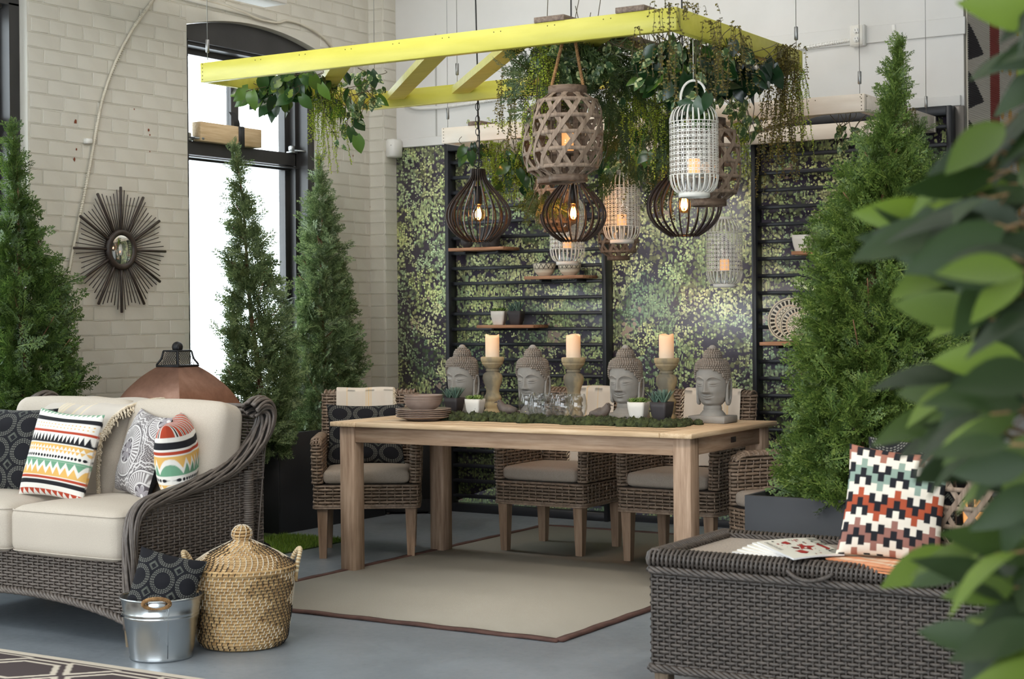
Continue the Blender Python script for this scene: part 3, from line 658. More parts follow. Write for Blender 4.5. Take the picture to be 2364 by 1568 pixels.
# ================================================================== WICKER DINING CHAIRS
legm = woodmat('chair_leg_teak', lin(120,96,76), lin(146,120,98), lin(160,136,114), 2, 4)
def make_chair():
    t = thing('dining_chair', 'x', 'chair', (0,0,0), 0, 'wicker armchairs around the dining table')
    for sx in (-1, 1):
        for sy in (-1, 1):
            m = MB(); a, b = .029, .019; cx0, cy0 = sx*.236, sy*.205
            V = [(cx0+p*b, cy0+q*b, 0) for p, q in ((-1,-1),(1,-1),(1,1),(-1,1))]+[(cx0+p*a, cy0+q*a, .285) for p, q in ((-1,-1),(1,-1),(1,1),(-1,1))]
            m.add(V, [(3,2,1,0),(4,5,6,7),(0,1,5,4),(1,2,6,5),(2,3,7,6),(3,0,4,7)]); m.build('leg', legm, t, False)
    f, Lp = loop_path(.565, .50, .035)
    def S(u, v): o = f(u); return np.stack([o[:, 0], o[:, 1], v], 1), np.stack([o[:, 2], o[:, 3], 0*v], 1)
    mb = MB(); weave(mb, S, Lp, list(np.arange(.285, .405, .0172)), .041, .0078, .0035, .0045, True, core=.005)
    for z in (.272, .280): mb.tube(np.stack([f(np.linspace(0, Lp, 60, endpoint=False))[:, 0]*1.01, f(np.linspace(0, Lp, 60, endpoint=False))[:, 1]*1.01, np.full(60, z)], 1), .0055, 6, closed=True)
    mb.box((-.26, -.23, .39), (.26, .23, .398), 1)
    mb.build('seat_skirt', [wick_c, wick_core], t)
    for sx in (-1, 1):
        g, La = loop_path(.052, .46, .024)
        def S(u, v, g=g, sx=sx):
            o = g(u); k = np.clip((v-.40)/.24, 0, 1); y = o[:, 1]+.0; y = np.where(y < 0, y+.05*np.clip((v-.585)/.05, 0, 1)**2*(-y/.23), y)
            return np.stack([sx*.262+o[:, 0]+sx*.006*k, y-.015, v], 1), np.stack([o[:, 2], o[:, 3], 0*v], 1)
        mb = MB(); weave(mb, S, La, list(np.arange(.408, .628, .0172)), .041, .0078, .0035, .0045, True, core=.004)
        yy = np.linspace(-.225, .2, 30); zz = .632-.03*np.clip((-yy-.16)/.07, 0, 1)**2
        P = np.stack([np.full(30, sx*.268), yy, zz], 1)
        for k in range(5):
            a = pi*k/4; mb.tube(P+A([.022*cos(a), 0, .012*sin(a)]), .0065, 5)
        for k in range(16):   # wrapping over the arm top
            y = -.21+k*.026; a = np.linspace(0, pi, 7); mb.tube(np.stack([sx*.268+.030*np.cos(a), np.full(7, y)+.006*np.cos(a), .628-(.03*max(0, min(1, (-y-.16)/.07))**2)+.021*np.sin(a)], 1), .0055, 5)
        mb.build('arm', [wick_c, wick_core], t)
    g, Lb = loop_path(.545, .055, .026)
    def S(u, v):
        o = g(u); return np.stack([o[:, 0], o[:, 1]+.235+.075*np.clip((v-.4)/.47, 0, 1), v], 1), np.stack([o[:, 2], o[:, 3], 0*v], 1)
    mb = MB(); weave(mb, S, Lb, list(np.arange(.408, .862, .0172)), .041, .0078, .0035, .0045, True, core=.004)
    xx = np.linspace(-.25, .25, 24)
    for k in range(22):
        x = -.252+k*.024; a = np.linspace(0, pi, 7); mb.tube(np.stack([np.full(7, x)+.006*np.cos(a), .31+.031*np.cos(a), .860+.021*np.sin(a)], 1), .0062, 5)
    for k in range(4): a = pi*k/3; mb.tube(np.stack([xx, np.full(24, .31+.02*cos(a)), np.full(24, .864+.008*sin(a))], 1), .006, 5)
    mb.build('backrest', [wick_c, wick_core], t)
    c = cushion_pts(.465, .44, .075, .03, .012); c.V = [v+A([0, -.028, .437]) for v in c.V]; c.build('seat_cushion', taupe, t)
    return t
ch = make_chair()
c1 = radians(34.0)
p_fl, p_fr = A([-5.511, 6.903]), A([-5.09, 7.18]); mid = (p_fl+p_fr)/2; fwd = A([sin(c1), -cos(c1)])
ce = mid-fwd*.205; ch.location = (ce[0], ce[1], 0); ch.rotation_euler = (0, 0, c1); CH1 = (ce[0], ce[1], c1)
ch['label'] = 'wicker armchair angled at the left end of the table with a dark circle pillow'
CH2 = (-4.531, 7.80, 0.0); dup(ch, (CH2[0], CH2[1], 0), 0.0, 'wicker armchair behind the table middle with a fringed throw over its back')
CH3 = (-3.755, 7.775, 0.0); dup(ch, (CH3[0], CH3[1], 0), 0.0, 'wicker armchair behind the table right end with a striped throw over its back')
a5 = radians(-34.0); CH5 = (-2.80, 7.06, a5); dup(ch, (CH5[0], CH5[1], 0), a5, 'wicker armchair at the right table end half hidden by cedar planter')
# throws over the chair backs
thr = NT('cotton_throw'); a = thr.n('ShaderNodeAttribute', attribute_name='pat'); thr.base(a.outputs['Color']); thr.set(Roughness=.95); thr.bump(thr.noise(thr.coord(), 500, 1), .2, .001); thr = thr.m
fringe_m = noisy('knotted_fringe', lin(206,190,164), lin(226,214,194), 40, .95)
def throw(label, place, x0, x1, front, back, stripes, fringe_side, lift=0):
    cx_, cy_, rz = place; t = thing('throw_blanket', label, 'throw', (cx_, cy_, 0), rz, 'cream cotton throws over the chair backs')
    zt, yb = .893, .31; s = np.concatenate([np.linspace(-front, 0, 18), np.linspace(.01, .075, 6), np.linspace(.085, .085+back, 10)])
    x = np.linspace(x0, x1, 60); Pg = np.zeros((len(x), len(s), 3)); col = np.zeros((len(x), len(s), 3)); col[:] = lin(216,206,192)
    for k, sv in enumerate(s):
        if sv <= 0: y = yb-.047+sv*.0-.075*(-sv)/.47*1.0*.95; z = zt-.012+sv
        elif sv < .08: a = (sv-.01)/.065*pi; y = yb-.047*cos(a); z = zt-.012+.014*sin(a)
        else: y = yb+.05; z = zt-.012-(sv-.08)
        wv = .004*np.sin(x*60+sv*4)+.003*np.sin(x*23)
        Pg[:, k, 0] = x+.01*np.sin(sv*9)*0; Pg[:, k, 1] = y-(wv+.003 if sv < .04 else -wv); Pg[:, k, 2] = z+.002*np.sin(x*25)
    for (sx, wd) in stripes: col[np.abs(x-sx) < wd] = lin(222,196,156)
    MB().grid(Pg).build('cloth', thr, t, True, col.reshape(-1, 3))
    mb = MB(); xe = x1 if fringe_side > 0 else x0; r = np.random.default_rng(3)
    for k, sv in enumerate(np.linspace(-front, .07, 26)):
        i = np.argmin(np.abs(s-sv)); p = Pg[-1 if fringe_side > 0 else 0, i]; L = r.uniform(.02, .045); d = A([fringe_side*L*.5, -.006, -L*.8])
        q = np.linspace(0, 1, 5)[:, None]; mb.tube(p+q*d+r.normal(0, .003, (5, 3))*q, .0022, 5); mb.sphere(p+d*.4, .0048, 6, 5)
    mb.build('fringe', fringe_m, t)['kind'] = 'stuff'
    return t
throw('cream throw folded over the angled chair back behind the plates', CH1, -.19, .13, .16, .2, [(-.02, .003), (-.008, .006), (.004, .003), (-.13, .002)], 1)
throw('white throw hanging to the seat over the middle chair back', CH2, -.06, .2, .44, .25, [(.03, .004), (.1, .003)], -1)
throw('cream striped throw over the rightmost rear chair back behind the statue', CH3, -.13, .2, .40, .25, [(.1, .004), (.115, .004), (.13, .004)], -1)
# ================================================================== WICKER SOFA
SX1, SX0, SYF, SYB = -4.665, -5.99, 4.655, 5.48
def arm_top(y):   # height of the arm roll along its depth
    yy = A([4.655, 4.68, 4.72, 4.78, 4.9, 5.06, 5.2, 5.32, 5.40, 5.45, 5.48]); zz = A([.46, .515, .548, .562, .583, .612, .645, .70, .765, .82, .87]); return np.interp(y, yy, zz)
t = thing('wicker_sofa', 'dark grey wicker loveseat with oatmeal cushions beside the brick wall', 'sofa', ((SX0+SX1)/2, (SYF+SYB)/2, 0)); ox, oy = (SX0+SX1)/2, (SYF+SYB)/2
SOFA = t
off = A([ox, oy, 0])
def B(mb, name, mt, sm=True): mb.V = [v-off for v in mb.V]; return mb.build(name, mt, t, sm)
scal = lambda x: .10+.085*np.clip(1-((x-ox)/((SX1-SX0)/2))**2, 0, 1)**.8       # scalloped front edge
def S(u, v): return np.stack([SX0+u, 0*u+SYF, v], 1), np.stack([0*u, 0*u-1, 0*u], 1)
mb = MB(); weave(mb, S, SX1-SX0, list(np.arange(.10, .345, .0122)), .031, .0058, .0035, .0045, mask=lambda u, v: v > scal(SX0+u)-.004, core=.006, sub=2)
B(mb, 'front_apron', [wick_s, wick_dark])
x = np.linspace(SX0, SX1, 50); mb = MB(); braid(mb, np.stack([x, 0*x+SYF-.004, scal(x)-.008], 1), (0, -1, 0), .0075, .085, 4, .011); B(mb, 'braided_edge', wick_s)
for side, X in ((1, SX1), (-1, SX0)):
    scs = lambda y: .085+.05*np.clip(1-((y-5.05)/.42)**2, 0, 1)
    def S(u, v): return np.stack([0*u+X, SYF+u, v], 1), np.stack([0*u+side, 0*u, 0*u], 1)
    mb = MB(); weave(mb, S, SYB-SYF-.03, list(np.arange(.09, .80, .0122)), .031, .0058, .0035, .0045, mask=lambda u, v: (v < arm_top(SYF+u)-.012) & (v > scs(SYF+u)) & ((SYF+u < 5.33) | (v > .6)), core=None)
    B(mb, 'arm_panel', [wick_s, wick_dark])
    # bundle of strands forming front post, arm roll and wing
    q = np.linspace(0, 1, 90)
    yk = A([4.652, 4.650, 4.652, 4.672, 4.72, 4.80, 4.93, 5.08, 5.22, 5.33, 5.415, 5.465, 5.485, 5.47, 5.42, 5.37])
    zk = A([.075, .25, .43, .515, .555, .572, .592, .618, .652, .705, .765, .825, .875, .915, .925, .90])
    sk = np.concatenate([[0], np.cumsum(np.hypot(np.diff(yk), np.diff(zk)))]); sk /= sk[-1]
    Y_ = np.interp(q, sk, yk); Z_ = np.interp(q, sk, zk)
    for _ in range(2):
        Y_[1:-1] = (Y_[:-2]+2*Y_[1:-1]+Y_[2:])/4; Z_[1:-1] = (Z_[:-2]+2*Z_[1:-1]+Z_[2:])/4
    T = np.stack([np.gradient(Y_), np.gradient(Z_)], 1); T /= np.linalg.norm(T, axis=1)[:, None]; NY, NZ = -T[:, 1], T[:, 0]
    wid = np.interp(q, [0, .3, .6, .8, 1], [.024, .028, .034, .042, .036]); ru = .022*np.interp(q, [0, .5, .8, 1], [.95, 1, 1.5, 1.5]); mb = MB(); nst = 22
    a = np.linspace(0, 2*pi, 13)[:-1]; Gc = np.stack([X+side*wid[:, None]*.93*np.cos(a), Y_[:, None]+NY[:, None]*ru[:, None]*.93*np.sin(a), Z_[:, None]+NZ[:, None]*ru[:, None]*.93*np.sin(a)], -1); mb.grid(Gc, 1, cv=True)
    for k in range(nst):
        a = 2*pi*k/nst+1.3*q*pi*side+.2*np.sin(q*24+k*2.1); rr_ = .0064*np.interp(q, [0, .6, 1], [.9, 1, 1.15])
        mb.tube(np.stack([X+side*(wid+.002)*np.cos(a), Y_+NY*(ru+.002)*np.sin(a), Z_+NZ*(ru+.002)*np.sin(a)], 1), rr_, 6)
    B(mb, 'arm_roll', [wick_s, wick_dark])
    y = np.linspace(SYF, 5.34, 20); mb = MB(); braid(mb, np.stack([0*y+X+side*.003, y, scs(y)-.006], 1), (side, 0, 0), .0065, .08, 3, .009); B(mb, 'braided_edge', wick_s)
    mb = MB()   # wrapped rear post
    for k in range(62): z = .06+k*.0095; a = np.linspace(0, 2*pi, 11)[:-1]; mb.tube(np.stack([X+side*.004+.022*np.cos(a), 5.345+.022*np.sin(a), np.full(10, z)], 1), .0052, 5, closed=True)
    B(mb, 'rear_post', wick_s)
    def S(u, v): return np.stack([0*u+X-side*.02, 5.36+u, v], 1), np.stack([0*u+side, 0*u, 0*u], 1)
    mb = MB(); weave(mb, S, .11, list(np.arange(.12, .72, .0122)), .036, .0058, .0035, .004); B(mb, 'side_return', [wick_s, wick_dark])
def S(u, v): return np.stack([SX0+u, SYB-.10+.11*np.clip((v-.1)/.8, 0, 1), v], 1), np.stack([0*u, 0*u-1, 0*u], 1)
mb = MB(); weave(mb, S, SX1-SX0, list(np.arange(.12, .885, .0135)), .036, .006, .0035, .0045); B(mb, 'back_panel', [wick_s, wick_dark])
x = np.linspace(SX0, SX1, 40); mb = MB()
for k in range(6): a = 2*pi*k/6; mb.tube(np.stack([x, 0*x+SYB-.005+.024*cos(a)+.004*np.sin(x*20+k), 0*x+.892+.022*sin(a)], 1), .010, 6)
B(mb, 'back_roll', wick_s)
MB_ = MB().box((SX0+.03, SYF+.02, .30), (SX1-.03, SYB-.06, .33)); B(MB_, 'seat_deck', wick_dark, False)
for x, y in ((SX1-.022, SYF+.03), (SX0+.022, SYF+.03), (SX1-.022, SYB-.05), (SX0+.022, SYB-.05)):
    m = MB(); V = [(x+p*.019, y+r_*.019, 0) for p, r_ in ((-1,-1),(1,-1),(1,1),(-1,1))]+[(x+p*.026, y+r_*.026, .11) for p, r_ in ((-1,-1),(1,-1),(1,1),(-1,1))]
    m.add(V, [(3,2,1,0),(4,5,6,7),(0,1,5,4),(1,2,6,5),(2,3,7,6),(3,0,4,7)]); B(m, 'leg', woodmat('sofa_leg_wood', lin(70,58,44), lin(104,90,70), lin(130,116,94), 2, 6), False)
xm = (SX0+SX1)/2; cw = (SX1-SX0-.06)/2
for k, cx_ in enumerate((xm-cw/2, xm+cw/2)):
    m = cushion_pts(cw-.006, .66, .195, .045, .03); m.V = [v+A([cx_, 4.615+.33, .432]) for v in m.V]
    o = B(m, 'seat_cushion', linen)
    m = seam_loop(cw-.014, .65, .04, .515); m.V = [v+A([cx_, 4.615+.33, 0]) for v in m.V]; m.V = [v-off for v in m.V]; m.build('piping', linen, o)
    m = seam_loop(cw-.014, .65, .04, .350); m.V = [v+A([cx_, 4.615+.33, 0])-off for v in m.V]; m.build('piping', linen, o)
    # back cushion: leaning, crowned at the top
    bw, bx = ((.735, -5.585), (.555, -4.948))[k]; m = cushion_pts(bw, .47, .20, .055, .045, 16); out = []
    for v in m.V:
        v = v[:, [0, 2, 1]]*A([1, -1, 1]); x_, y_, z_ = v.T; yb = y_*(1-.25*np.clip(z_/.23, -1, 1)); z_ = z_+.012*(1-(x_/(bw/2))**2)*(z_ > 0)
        a = radians(-13); yy = yb*cos(a)-z_*sin(a); zz = yb*sin(a)+z_*cos(a); out.append(np.stack([x_+bx, yy+5.235, zz+.70], 1))
    m.V = out; o = B(m, 'back_cushion', linen)
# ================================================================== WICKER STORAGE BENCH
BX0, BX1, BY0, BY1 = -2.54, -1.2, 4.985, 5.565
t = thing('storage_bench', 'long dark brown wicker storage bench with a rimmed grey top in front', 'bench', ((BX0+BX1)/2, (BY0+BY1)/2, 0)); ox, oy = (BX0+BX1)/2, (BY0+BY1)/2; off = A([ox, oy, 0])
def B(mb, name, mt, sm=True, par=None): mb.V = [v-off for v in mb.V]; return mb.build(name, mt, par or t, sm)
rows = list(np.arange(.093, .432, .0136))
for (p0, L, dirx, nrm) in ((A([BX0, BY0]), BX1-BX0, A([1, 0]), A([0, -1])), (A([BX1, BY0]), BY1-BY0, A([0, 1]), A([1, 0])), (A([BX1, BY1]), BX1-BX0, A([-1, 0]), A([0, 1])), (A([BX0, BY1]), BY1-BY0, A([0, -1]), A([-1, 0]))):
    def S(u, v, p0=p0, dirx=dirx, nrm=nrm):
        P = np.stack([p0[0]+dirx[0]*u, p0[1]+dirx[1]*u, v], 1); return P, np.broadcast_to(A([nrm[0], nrm[1], 0.]), P.shape)
    mb = MB(); fr = nrm[1] < 0; weave(mb, S, L, rows, .0225, .0064, .004, .005, sub=2, nsec=6 if fr else 4, core=.008, stakes=fr, sr=.0045)
    B(mb, 'woven_side', [wick_b, wick_dark])
lp = A([(BX0, BY0), (BX1, BY0), (BX1, BY1), (BX0, BY1)])
def ringpath(z, o=0.0, n=30):
    P = []
    c = [(BX0-o, BY0-o), (BX1+o, BY0-o), (BX1+o, BY1+o), (BX0-o, BY1+o), (BX0-o, BY0-o)]
    for a, b in zip(c[:-1], c[1:]):
        for s in np.linspace(0, 1, n, endpoint=False): P.append((a[0]+(b[0]-a[0])*s, a[1]+(b[1]-a[1])*s, z))
    P.append((*c[-1], z)); return A(P)
for z, am in ((.426, .010), (.090, .010)):
    c = [(BX0-.004, BY1), (BX0-.004, BY0-.004), (BX1+.004, BY0-.004), (BX1+.004, BY1)]; mb = MB()
    for a, b, nn in ((c[1], c[2], (0, -1, 0)), (c[0], c[1], (-1, 0, 0)), (c[2], c[3], (1, 0, 0))): braid(mb, A([(a[0]+(b[0]-a[0])*s, a[1]+(b[1]-a[1])*s, z) for s in np.linspace(0, 1, 20)]), nn, .0075, .11, 4, am)
    B(mb, 'braided_edge', wick_b)
mb = MB().box((BX0+.02, BY0+.02, .40), (BX1-.02, BY1-.02, .438), 0); B(mb, 'inner_box', wick_dark, False)
# top: recessed panel in a wrapped rim
MBp = MB().box((BX0+.03, BY0+.03, .448), (BX1-.03, BY1-.03, .474)); B(MBp, 'top_panel', noisy('speckled_grey_top', lin(150,140,130), lin(180,170,160), 180, .45), False)
def wraps(p, q, n_out, name):
    p, q = A(p), A(q); L = np.linalg.norm(q-p); d = (q-p)/L; n = int(L/.0163); mb = MB(); no = A(n_out)
    prof = [(-.001, .442), (.012, .446), (.017, .462), (.012, .482), (-.004, .494), (-.022, .494), (-.036, .484), (-.04, .472)]
    for k in range(n+1):
        c = p+d*(L*k/n); P = A([(c[0]+no[0]*a+d[0]*.004*(i-3)/3, c[1]+no[1]*a+d[1]*.004*(i-3)/3, z) for i, (a, z) in enumerate(prof)]); mb.tube(P, .0058, 6)
    for a, z in ((.010, .452), (.012, .466), (.008, .480), (-.03, .482)): mb.tube(A([(*(p+no*a), z), (*(q+no*a), z)]), .0045, 5)
    i0, i1 = np.minimum(p, q), np.maximum(p, q); lo_ = np.minimum(i0, i0-no*.03); hi_ = np.maximum(i1, i1-no*.03); mb.box((lo_[0], lo_[1], .446), (hi_[0], hi_[1], .480), 1)
    B(mb, name, [wick_b, wick_dark])
wraps((BX0, BY0), (BX1, BY0), (0, -1), 'wrapped_rim'); wraps((BX0, BY0), (BX0, BY1), (-1, 0), 'wrapped_rim'); wraps((BX0, BY1), (BX1, BY1), (0, 1), 'wrapped_rim'); wraps((BX1, BY0), (BX1, BY1), (1, 0), 'wrapped_rim')
mb = MB(); q = np.linspace(0, 1, 6)
for (a, b, nn) in (((BX0+.045, BY1-.04), (BX1-.05, BY1-.04), (0, -1, 0)), ((BX0+.045, BY0+.05), (BX0+.045, BY1-.04), (1, 0, 0))): braid(mb, A([(a[0]+(b[0]-a[0])*s, a[1]+(b[1]-a[1])*s, .480) for s in q]), nn, .0055, .07, 3, .007)
B(mb, 'inner_braid', wick_b)
xa, xb = ony(1817, 1318, BY0-.02)[0], ony(1922, 1325, BY0-.02)[0]; s = np.linspace(0, 1, 16)
P = np.stack([xa+(xb-xa)*s, BY0-.018-.022*np.sin(pi*s), .463-.026*np.sin(pi*s)**.7], 1); mb = MB(); braid(mb, P, (0, 0, 1), .004, .02, 3, .0042); B(mb, 'lid_handle', wick_b)
for x, y in ((BX0+.03, BY0+.03), (BX1-.03, BY0+.03), (BX0+.03, BY1-.03), (BX1-.03, BY1-.03)): B(MB().cbox((x-.026, y-.026, 0), (x+.026, y+.026, .09), .003), 'leg', woodmat('bench_leg_wood', lin(84,70,56), lin(112,96,78), lin(128,112,96), 2, 6), False)
BTOP = .475
# ================================================================== BLACK PLANTERS
plk = noisy('black_planter_board', lin(30,31,35), lin(38,39,43), 5, .55, bump=.05, bscale=30); soil = noisy('potting_soil', lin(34,26,20), lin(58,46,36), 40, .95, bump=.6, bscale=50, dist=.01)
def planter(label, X0, Y0, X1, Y1, z):
    t = thing('planter_box', label, 'planter', ((X0+X1)/2, (Y0+Y1)/2, 0)); hx, hy = (X1-X0)/2, (Y1-Y0)/2; th = .018
    MB().cbox((-hx, -hy, 0), (hx, -hy+th, z), .0015).build('panel', plk, t); MB().cbox((-hx, hy-th, 0), (hx, hy, z), .0015).build('panel', plk, t)
    MB().cbox((-hx, -hy+th, 0), (-hx+th, hy-th, z), .0015).build('panel', plk, t); MB().cbox((hx-th, -hy+th, 0), (hx, hy-th, z), .0015).build('panel', plk, t)
    mb = MB().box((-hx+th, -hy+th, z-.14), (hx-th, hy-th, z-.10)); mb.build('soil', soil, t); return t
PLX = -6.32; y0 = ony(643, 1100, 1)[1]; k = ray(643, 1100); yk = PLX/k[0]*k[1]; k2 = ray(890, 1190); yk2 = PLX/k2[0]*k2[1]
planter('long black planter box under the window holding two slim cedars', -6.66, yk, PLX, yk2, .60)
planter('black planter box on the floor behind the wicker storage bench', -2.65, 6.02, -1.75, 6.58, .572)
planter('black planter box between the loveseat and the far left window', -6.62, 5.38, -6.1, 5.92, .6)
# ================================================================== CEDARS
def frond(seed, L=.13, n1=9):
    r = np.random.default_rng(seed); V = []; F = []
    def blade(p, d, l, w):
        nrm = A([-d[1], d[0], 0]); b = len(V); up = A([0, 0, r.normal(0, .15)*l])
        V.extend([p, p+d*l*.45+nrm*w+up*.4, p+d*l+up, p+d*l*.45-nrm*w+up*.4]); F.append((b, b+1, b+2, b+3))
    def stem(p, a, l, depth):
        d = A([cos(a), sin(a), 0]); blade(p, d, l, .0026 if depth else .0034)
        if depth >= 2: return
        n = n1 if depth == 0 else max(3, int(l/.013))
        for k in range(1, n+1):
            s = k/(n+1); q = p+d*l*s
            for sg in (-1, 1):
                if r.random() < .12: continue
                ll = l*(.46 if depth == 0 else .36)*(1.05-s*.75)*r.uniform(.75, 1.2)
                stem(q, a+sg*radians(r.uniform(34, 50)), max(ll, .009), depth+1)
    stem(A([0., 0., 0.]), 0.0, L, 0)
    V = A(V); V[:, 2] -= .9*V[:, 0]**2/ L*.35; return V, A(F)
FR = [frond(s, .125, 7) for s in range(5)]
print('frond quads', [len(f[1]) for f in FR])
def place_fronds(n, pos, dirs, nrm, size, r):
    Vs = []; Fs = []; o = 0; which = r.integers(0, len(FR), n)
    for k in range(len(FR)):
        ii = np.where(which == k)[0]
        if not len(ii): continue
        V0, F0 = FR[k]; D = dirs[ii]; Nn = nrm[ii]; Nn = Nn-D*np.sum(D*Nn, 1)[:, None]; Nn /= np.linalg.norm(Nn, axis=1)[:, None]; W = np.cross(Nn, D)
        V = pos[ii][:, None, :]+size[ii][:, None, None]*(V0[None, :, 0, None]*D[:, None]+V0[None, :, 1, None]*W[:, None]+V0[None, :, 2, None]*Nn[:, None])
        F = F0[None]+(np.arange(len(ii))*len(V0))[:, None, None]+o; Vs.append(V.reshape(-1, 3)); Fs.append(F.reshape(-1, 4)); o += len(ii)*len(V0)
    return np.concatenate(Vs), np.concatenate(Fs)
bark = noisy('cedar_bark', lin(96,66,46), lin(132,96,70), 30, .9, bump=.4, bscale=60, stretch=(4,4,1))
def cedar(label, base, H, prof, n, mat, seed, size=1.0, lean=(0, 0), lumps=1.0):
    r = np.random.default_rng(seed); t = thing('cedar_tree', label, 'cedar', base, 0, 'potted cedar trees')
    zz, rr = A(prof).T; g = np.linspace(0, 1, 400); w_ = np.interp(g, zz, rr)+.02; cdf = np.cumsum(w_); cdf /= cdf[-1]
    z = np.interp(r.random(n), cdf, g); a = r.random(n)*2*pi
    ph = r.random(6)*2*pi
    lump = 1+lumps*(.16*np.sin(3*a+9*z+ph[0])+.12*np.sin(5*a-14*z+ph[1])+.10*np.sin(2*a+23*z+ph[2]))
    R = np.interp(z, zz, rr)*lump; dep = np.sqrt(r.uniform(.18, 1, n)); rad = R*dep*.84
    lx = lean[0]*z**1.5; ly = lean[1]*z**1.5
    pos = np.stack([rad*np.cos(a)+lx, rad*np.sin(a)+ly, z*H], 1); out = np.stack([np.cos(a), np.sin(a), 0*a], 1)
    upw = r.uniform(.15, 1.1, n)+1.5*np.clip(z-.75, 0, 1)*3
    D = out+np.stack([0*a, 0*a, upw], 1)+r.normal(0, .42, (n, 3)); D /= np.linalg.norm(D, axis=1)[:, None]
    tan = np.stack([-np.sin(a), np.cos(a), 0*a], 1); Nn = tan*r.normal(0, 1, n)[:, None]+out*r.normal(.3, .8, n)[:, None]+A([0, 0, .4])+r.normal(0, .3, (n, 3))
    V, F = place_fronds(n, pos-D*.05, D, Nn, r.uniform(.7, 1.4, n)*size*np.interp(z, [0, .8, 1], [1, .85, .6]), r)
    lim = XW+.10-base[0] if base[0] < -6.2 else -9; V[:, 0] = np.where(V[:, 0] < lim, lim+(V[:, 0]-lim)*.22, V[:, 0])
    MB().add(V, F).build('foliage', mat, t, False)['kind'] = 'stuff'
    s = np.linspace(0, 1, 14); mb = MB()
    mb.tube(np.stack([lean[0]*s**1.5+.01*np.sin(s*9), lean[1]*s**1.5+.01*np.cos(s*7), s*H*.97], 1), np.interp(s, [0, 1], [.022, .003]), 7)
    for k in range(26):
        z0 = r.uniform(.03, .85); a0 = r.random()*2*pi; R0 = np.interp(z0, zz, rr)*.85; q = np.linspace(0, 1, 5)
        mb.tube(np.stack([lean[0]*z0**1.5+R0*q*cos(a0), lean[1]*z0**1.5+R0*q*sin(a0), z0*H*.95+q**1.4*R0*.9], 1), np.linspace(.006, .002, 5), 5)
    mb.build('trunk', bark, t); return t
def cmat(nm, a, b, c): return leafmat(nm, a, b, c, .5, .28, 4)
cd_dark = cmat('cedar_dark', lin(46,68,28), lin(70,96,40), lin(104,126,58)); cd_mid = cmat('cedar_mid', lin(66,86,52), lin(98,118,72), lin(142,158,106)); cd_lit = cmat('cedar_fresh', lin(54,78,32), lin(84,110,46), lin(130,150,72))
full = [(0, .16), (.06, .24), (.2, .31), (.4, .27), (.6, .19), (.75, .12), (.88, .06), (1, .015)]
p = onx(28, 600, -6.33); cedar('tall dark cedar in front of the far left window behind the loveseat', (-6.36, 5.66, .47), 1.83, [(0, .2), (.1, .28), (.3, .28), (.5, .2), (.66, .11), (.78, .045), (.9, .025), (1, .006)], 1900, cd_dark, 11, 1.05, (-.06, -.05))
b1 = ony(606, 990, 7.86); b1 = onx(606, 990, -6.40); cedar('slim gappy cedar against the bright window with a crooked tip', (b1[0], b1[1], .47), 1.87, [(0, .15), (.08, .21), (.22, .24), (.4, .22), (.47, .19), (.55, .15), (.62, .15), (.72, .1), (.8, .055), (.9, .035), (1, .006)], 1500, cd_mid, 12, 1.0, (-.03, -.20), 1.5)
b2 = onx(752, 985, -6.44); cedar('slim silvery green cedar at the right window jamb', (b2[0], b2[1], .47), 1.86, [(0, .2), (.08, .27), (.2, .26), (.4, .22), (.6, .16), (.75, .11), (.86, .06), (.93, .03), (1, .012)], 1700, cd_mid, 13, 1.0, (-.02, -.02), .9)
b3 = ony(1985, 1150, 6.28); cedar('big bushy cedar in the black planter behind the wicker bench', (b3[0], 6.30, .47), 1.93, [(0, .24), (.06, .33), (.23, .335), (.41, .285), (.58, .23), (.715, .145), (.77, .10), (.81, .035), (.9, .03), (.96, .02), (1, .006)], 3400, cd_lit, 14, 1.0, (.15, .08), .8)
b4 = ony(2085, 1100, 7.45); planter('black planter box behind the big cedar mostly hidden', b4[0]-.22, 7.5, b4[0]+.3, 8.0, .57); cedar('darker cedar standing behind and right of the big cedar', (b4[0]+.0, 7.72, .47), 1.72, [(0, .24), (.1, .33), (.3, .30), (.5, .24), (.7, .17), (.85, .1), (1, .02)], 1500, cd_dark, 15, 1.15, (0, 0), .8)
# ================================================================== OUTDOOR FIREPLACE AND GRASS MAT
FX, FY = -6.2, 6.55
cop = NT('brushed_copper'); v = cop.coord(); cop.base(cop.ramp(cop.noise(v, 6, 5, .65), [(.3, lin(122,90,76)), (.55, lin(154,116,98)), (.75, lin(174,136,118))])); cop.set(Metallic=.75, Roughness=.42); cop = cop.m
iron = noisy('black_iron', lin(26,26,28), lin(36,36,38), 10, .5, .3)
t = thing('outdoor_fireplace', 'square outdoor fireplace with a domed copper hood behind the loveseat', 'fireplace', (FX, FY, 0))
zz = A([.795, .80, .86, .92, .98, 1.02, 1.038]); hh = A([.262, .248, .224, .190, .142, .10, .076])
mb = MB()
for k in range(4):
    a = k*pi/2; R_ = A([[cos(a), -sin(a), 0], [sin(a), cos(a), 0], [0, 0, 1]]); s = np.linspace(-1, 1, 7)
    zf = np.linspace(zz[0], zz[-1], 24); hf = np.interp(zf, zz, hh)
    if True:
        for _ in range(3): hf[1:-1] = (hf[:-2]+2*hf[1:-1]+hf[2:])/4
    G = np.stack([np.broadcast_to(hf[:, None], (24, 7)), hf[:, None]*s[None], np.broadcast_to(zf[:, None], (24, 7))], -1)@R_.T; mb.grid(G[:, ::-1])
mb.box((-.262, -.262, .785), (.262, .262, .796)); mb.build('copper_hood', cop, t)
mb = MB().cbox((-.083, -.083, 1.036), (.083, .083, 1.046), .002).cbox((-.056, -.056, 1.118), (.056, .056, 1.126), .002)
hz = lambda z: np.interp(z, [1.046, 1.08, 1.118], [.079, .060, .053])
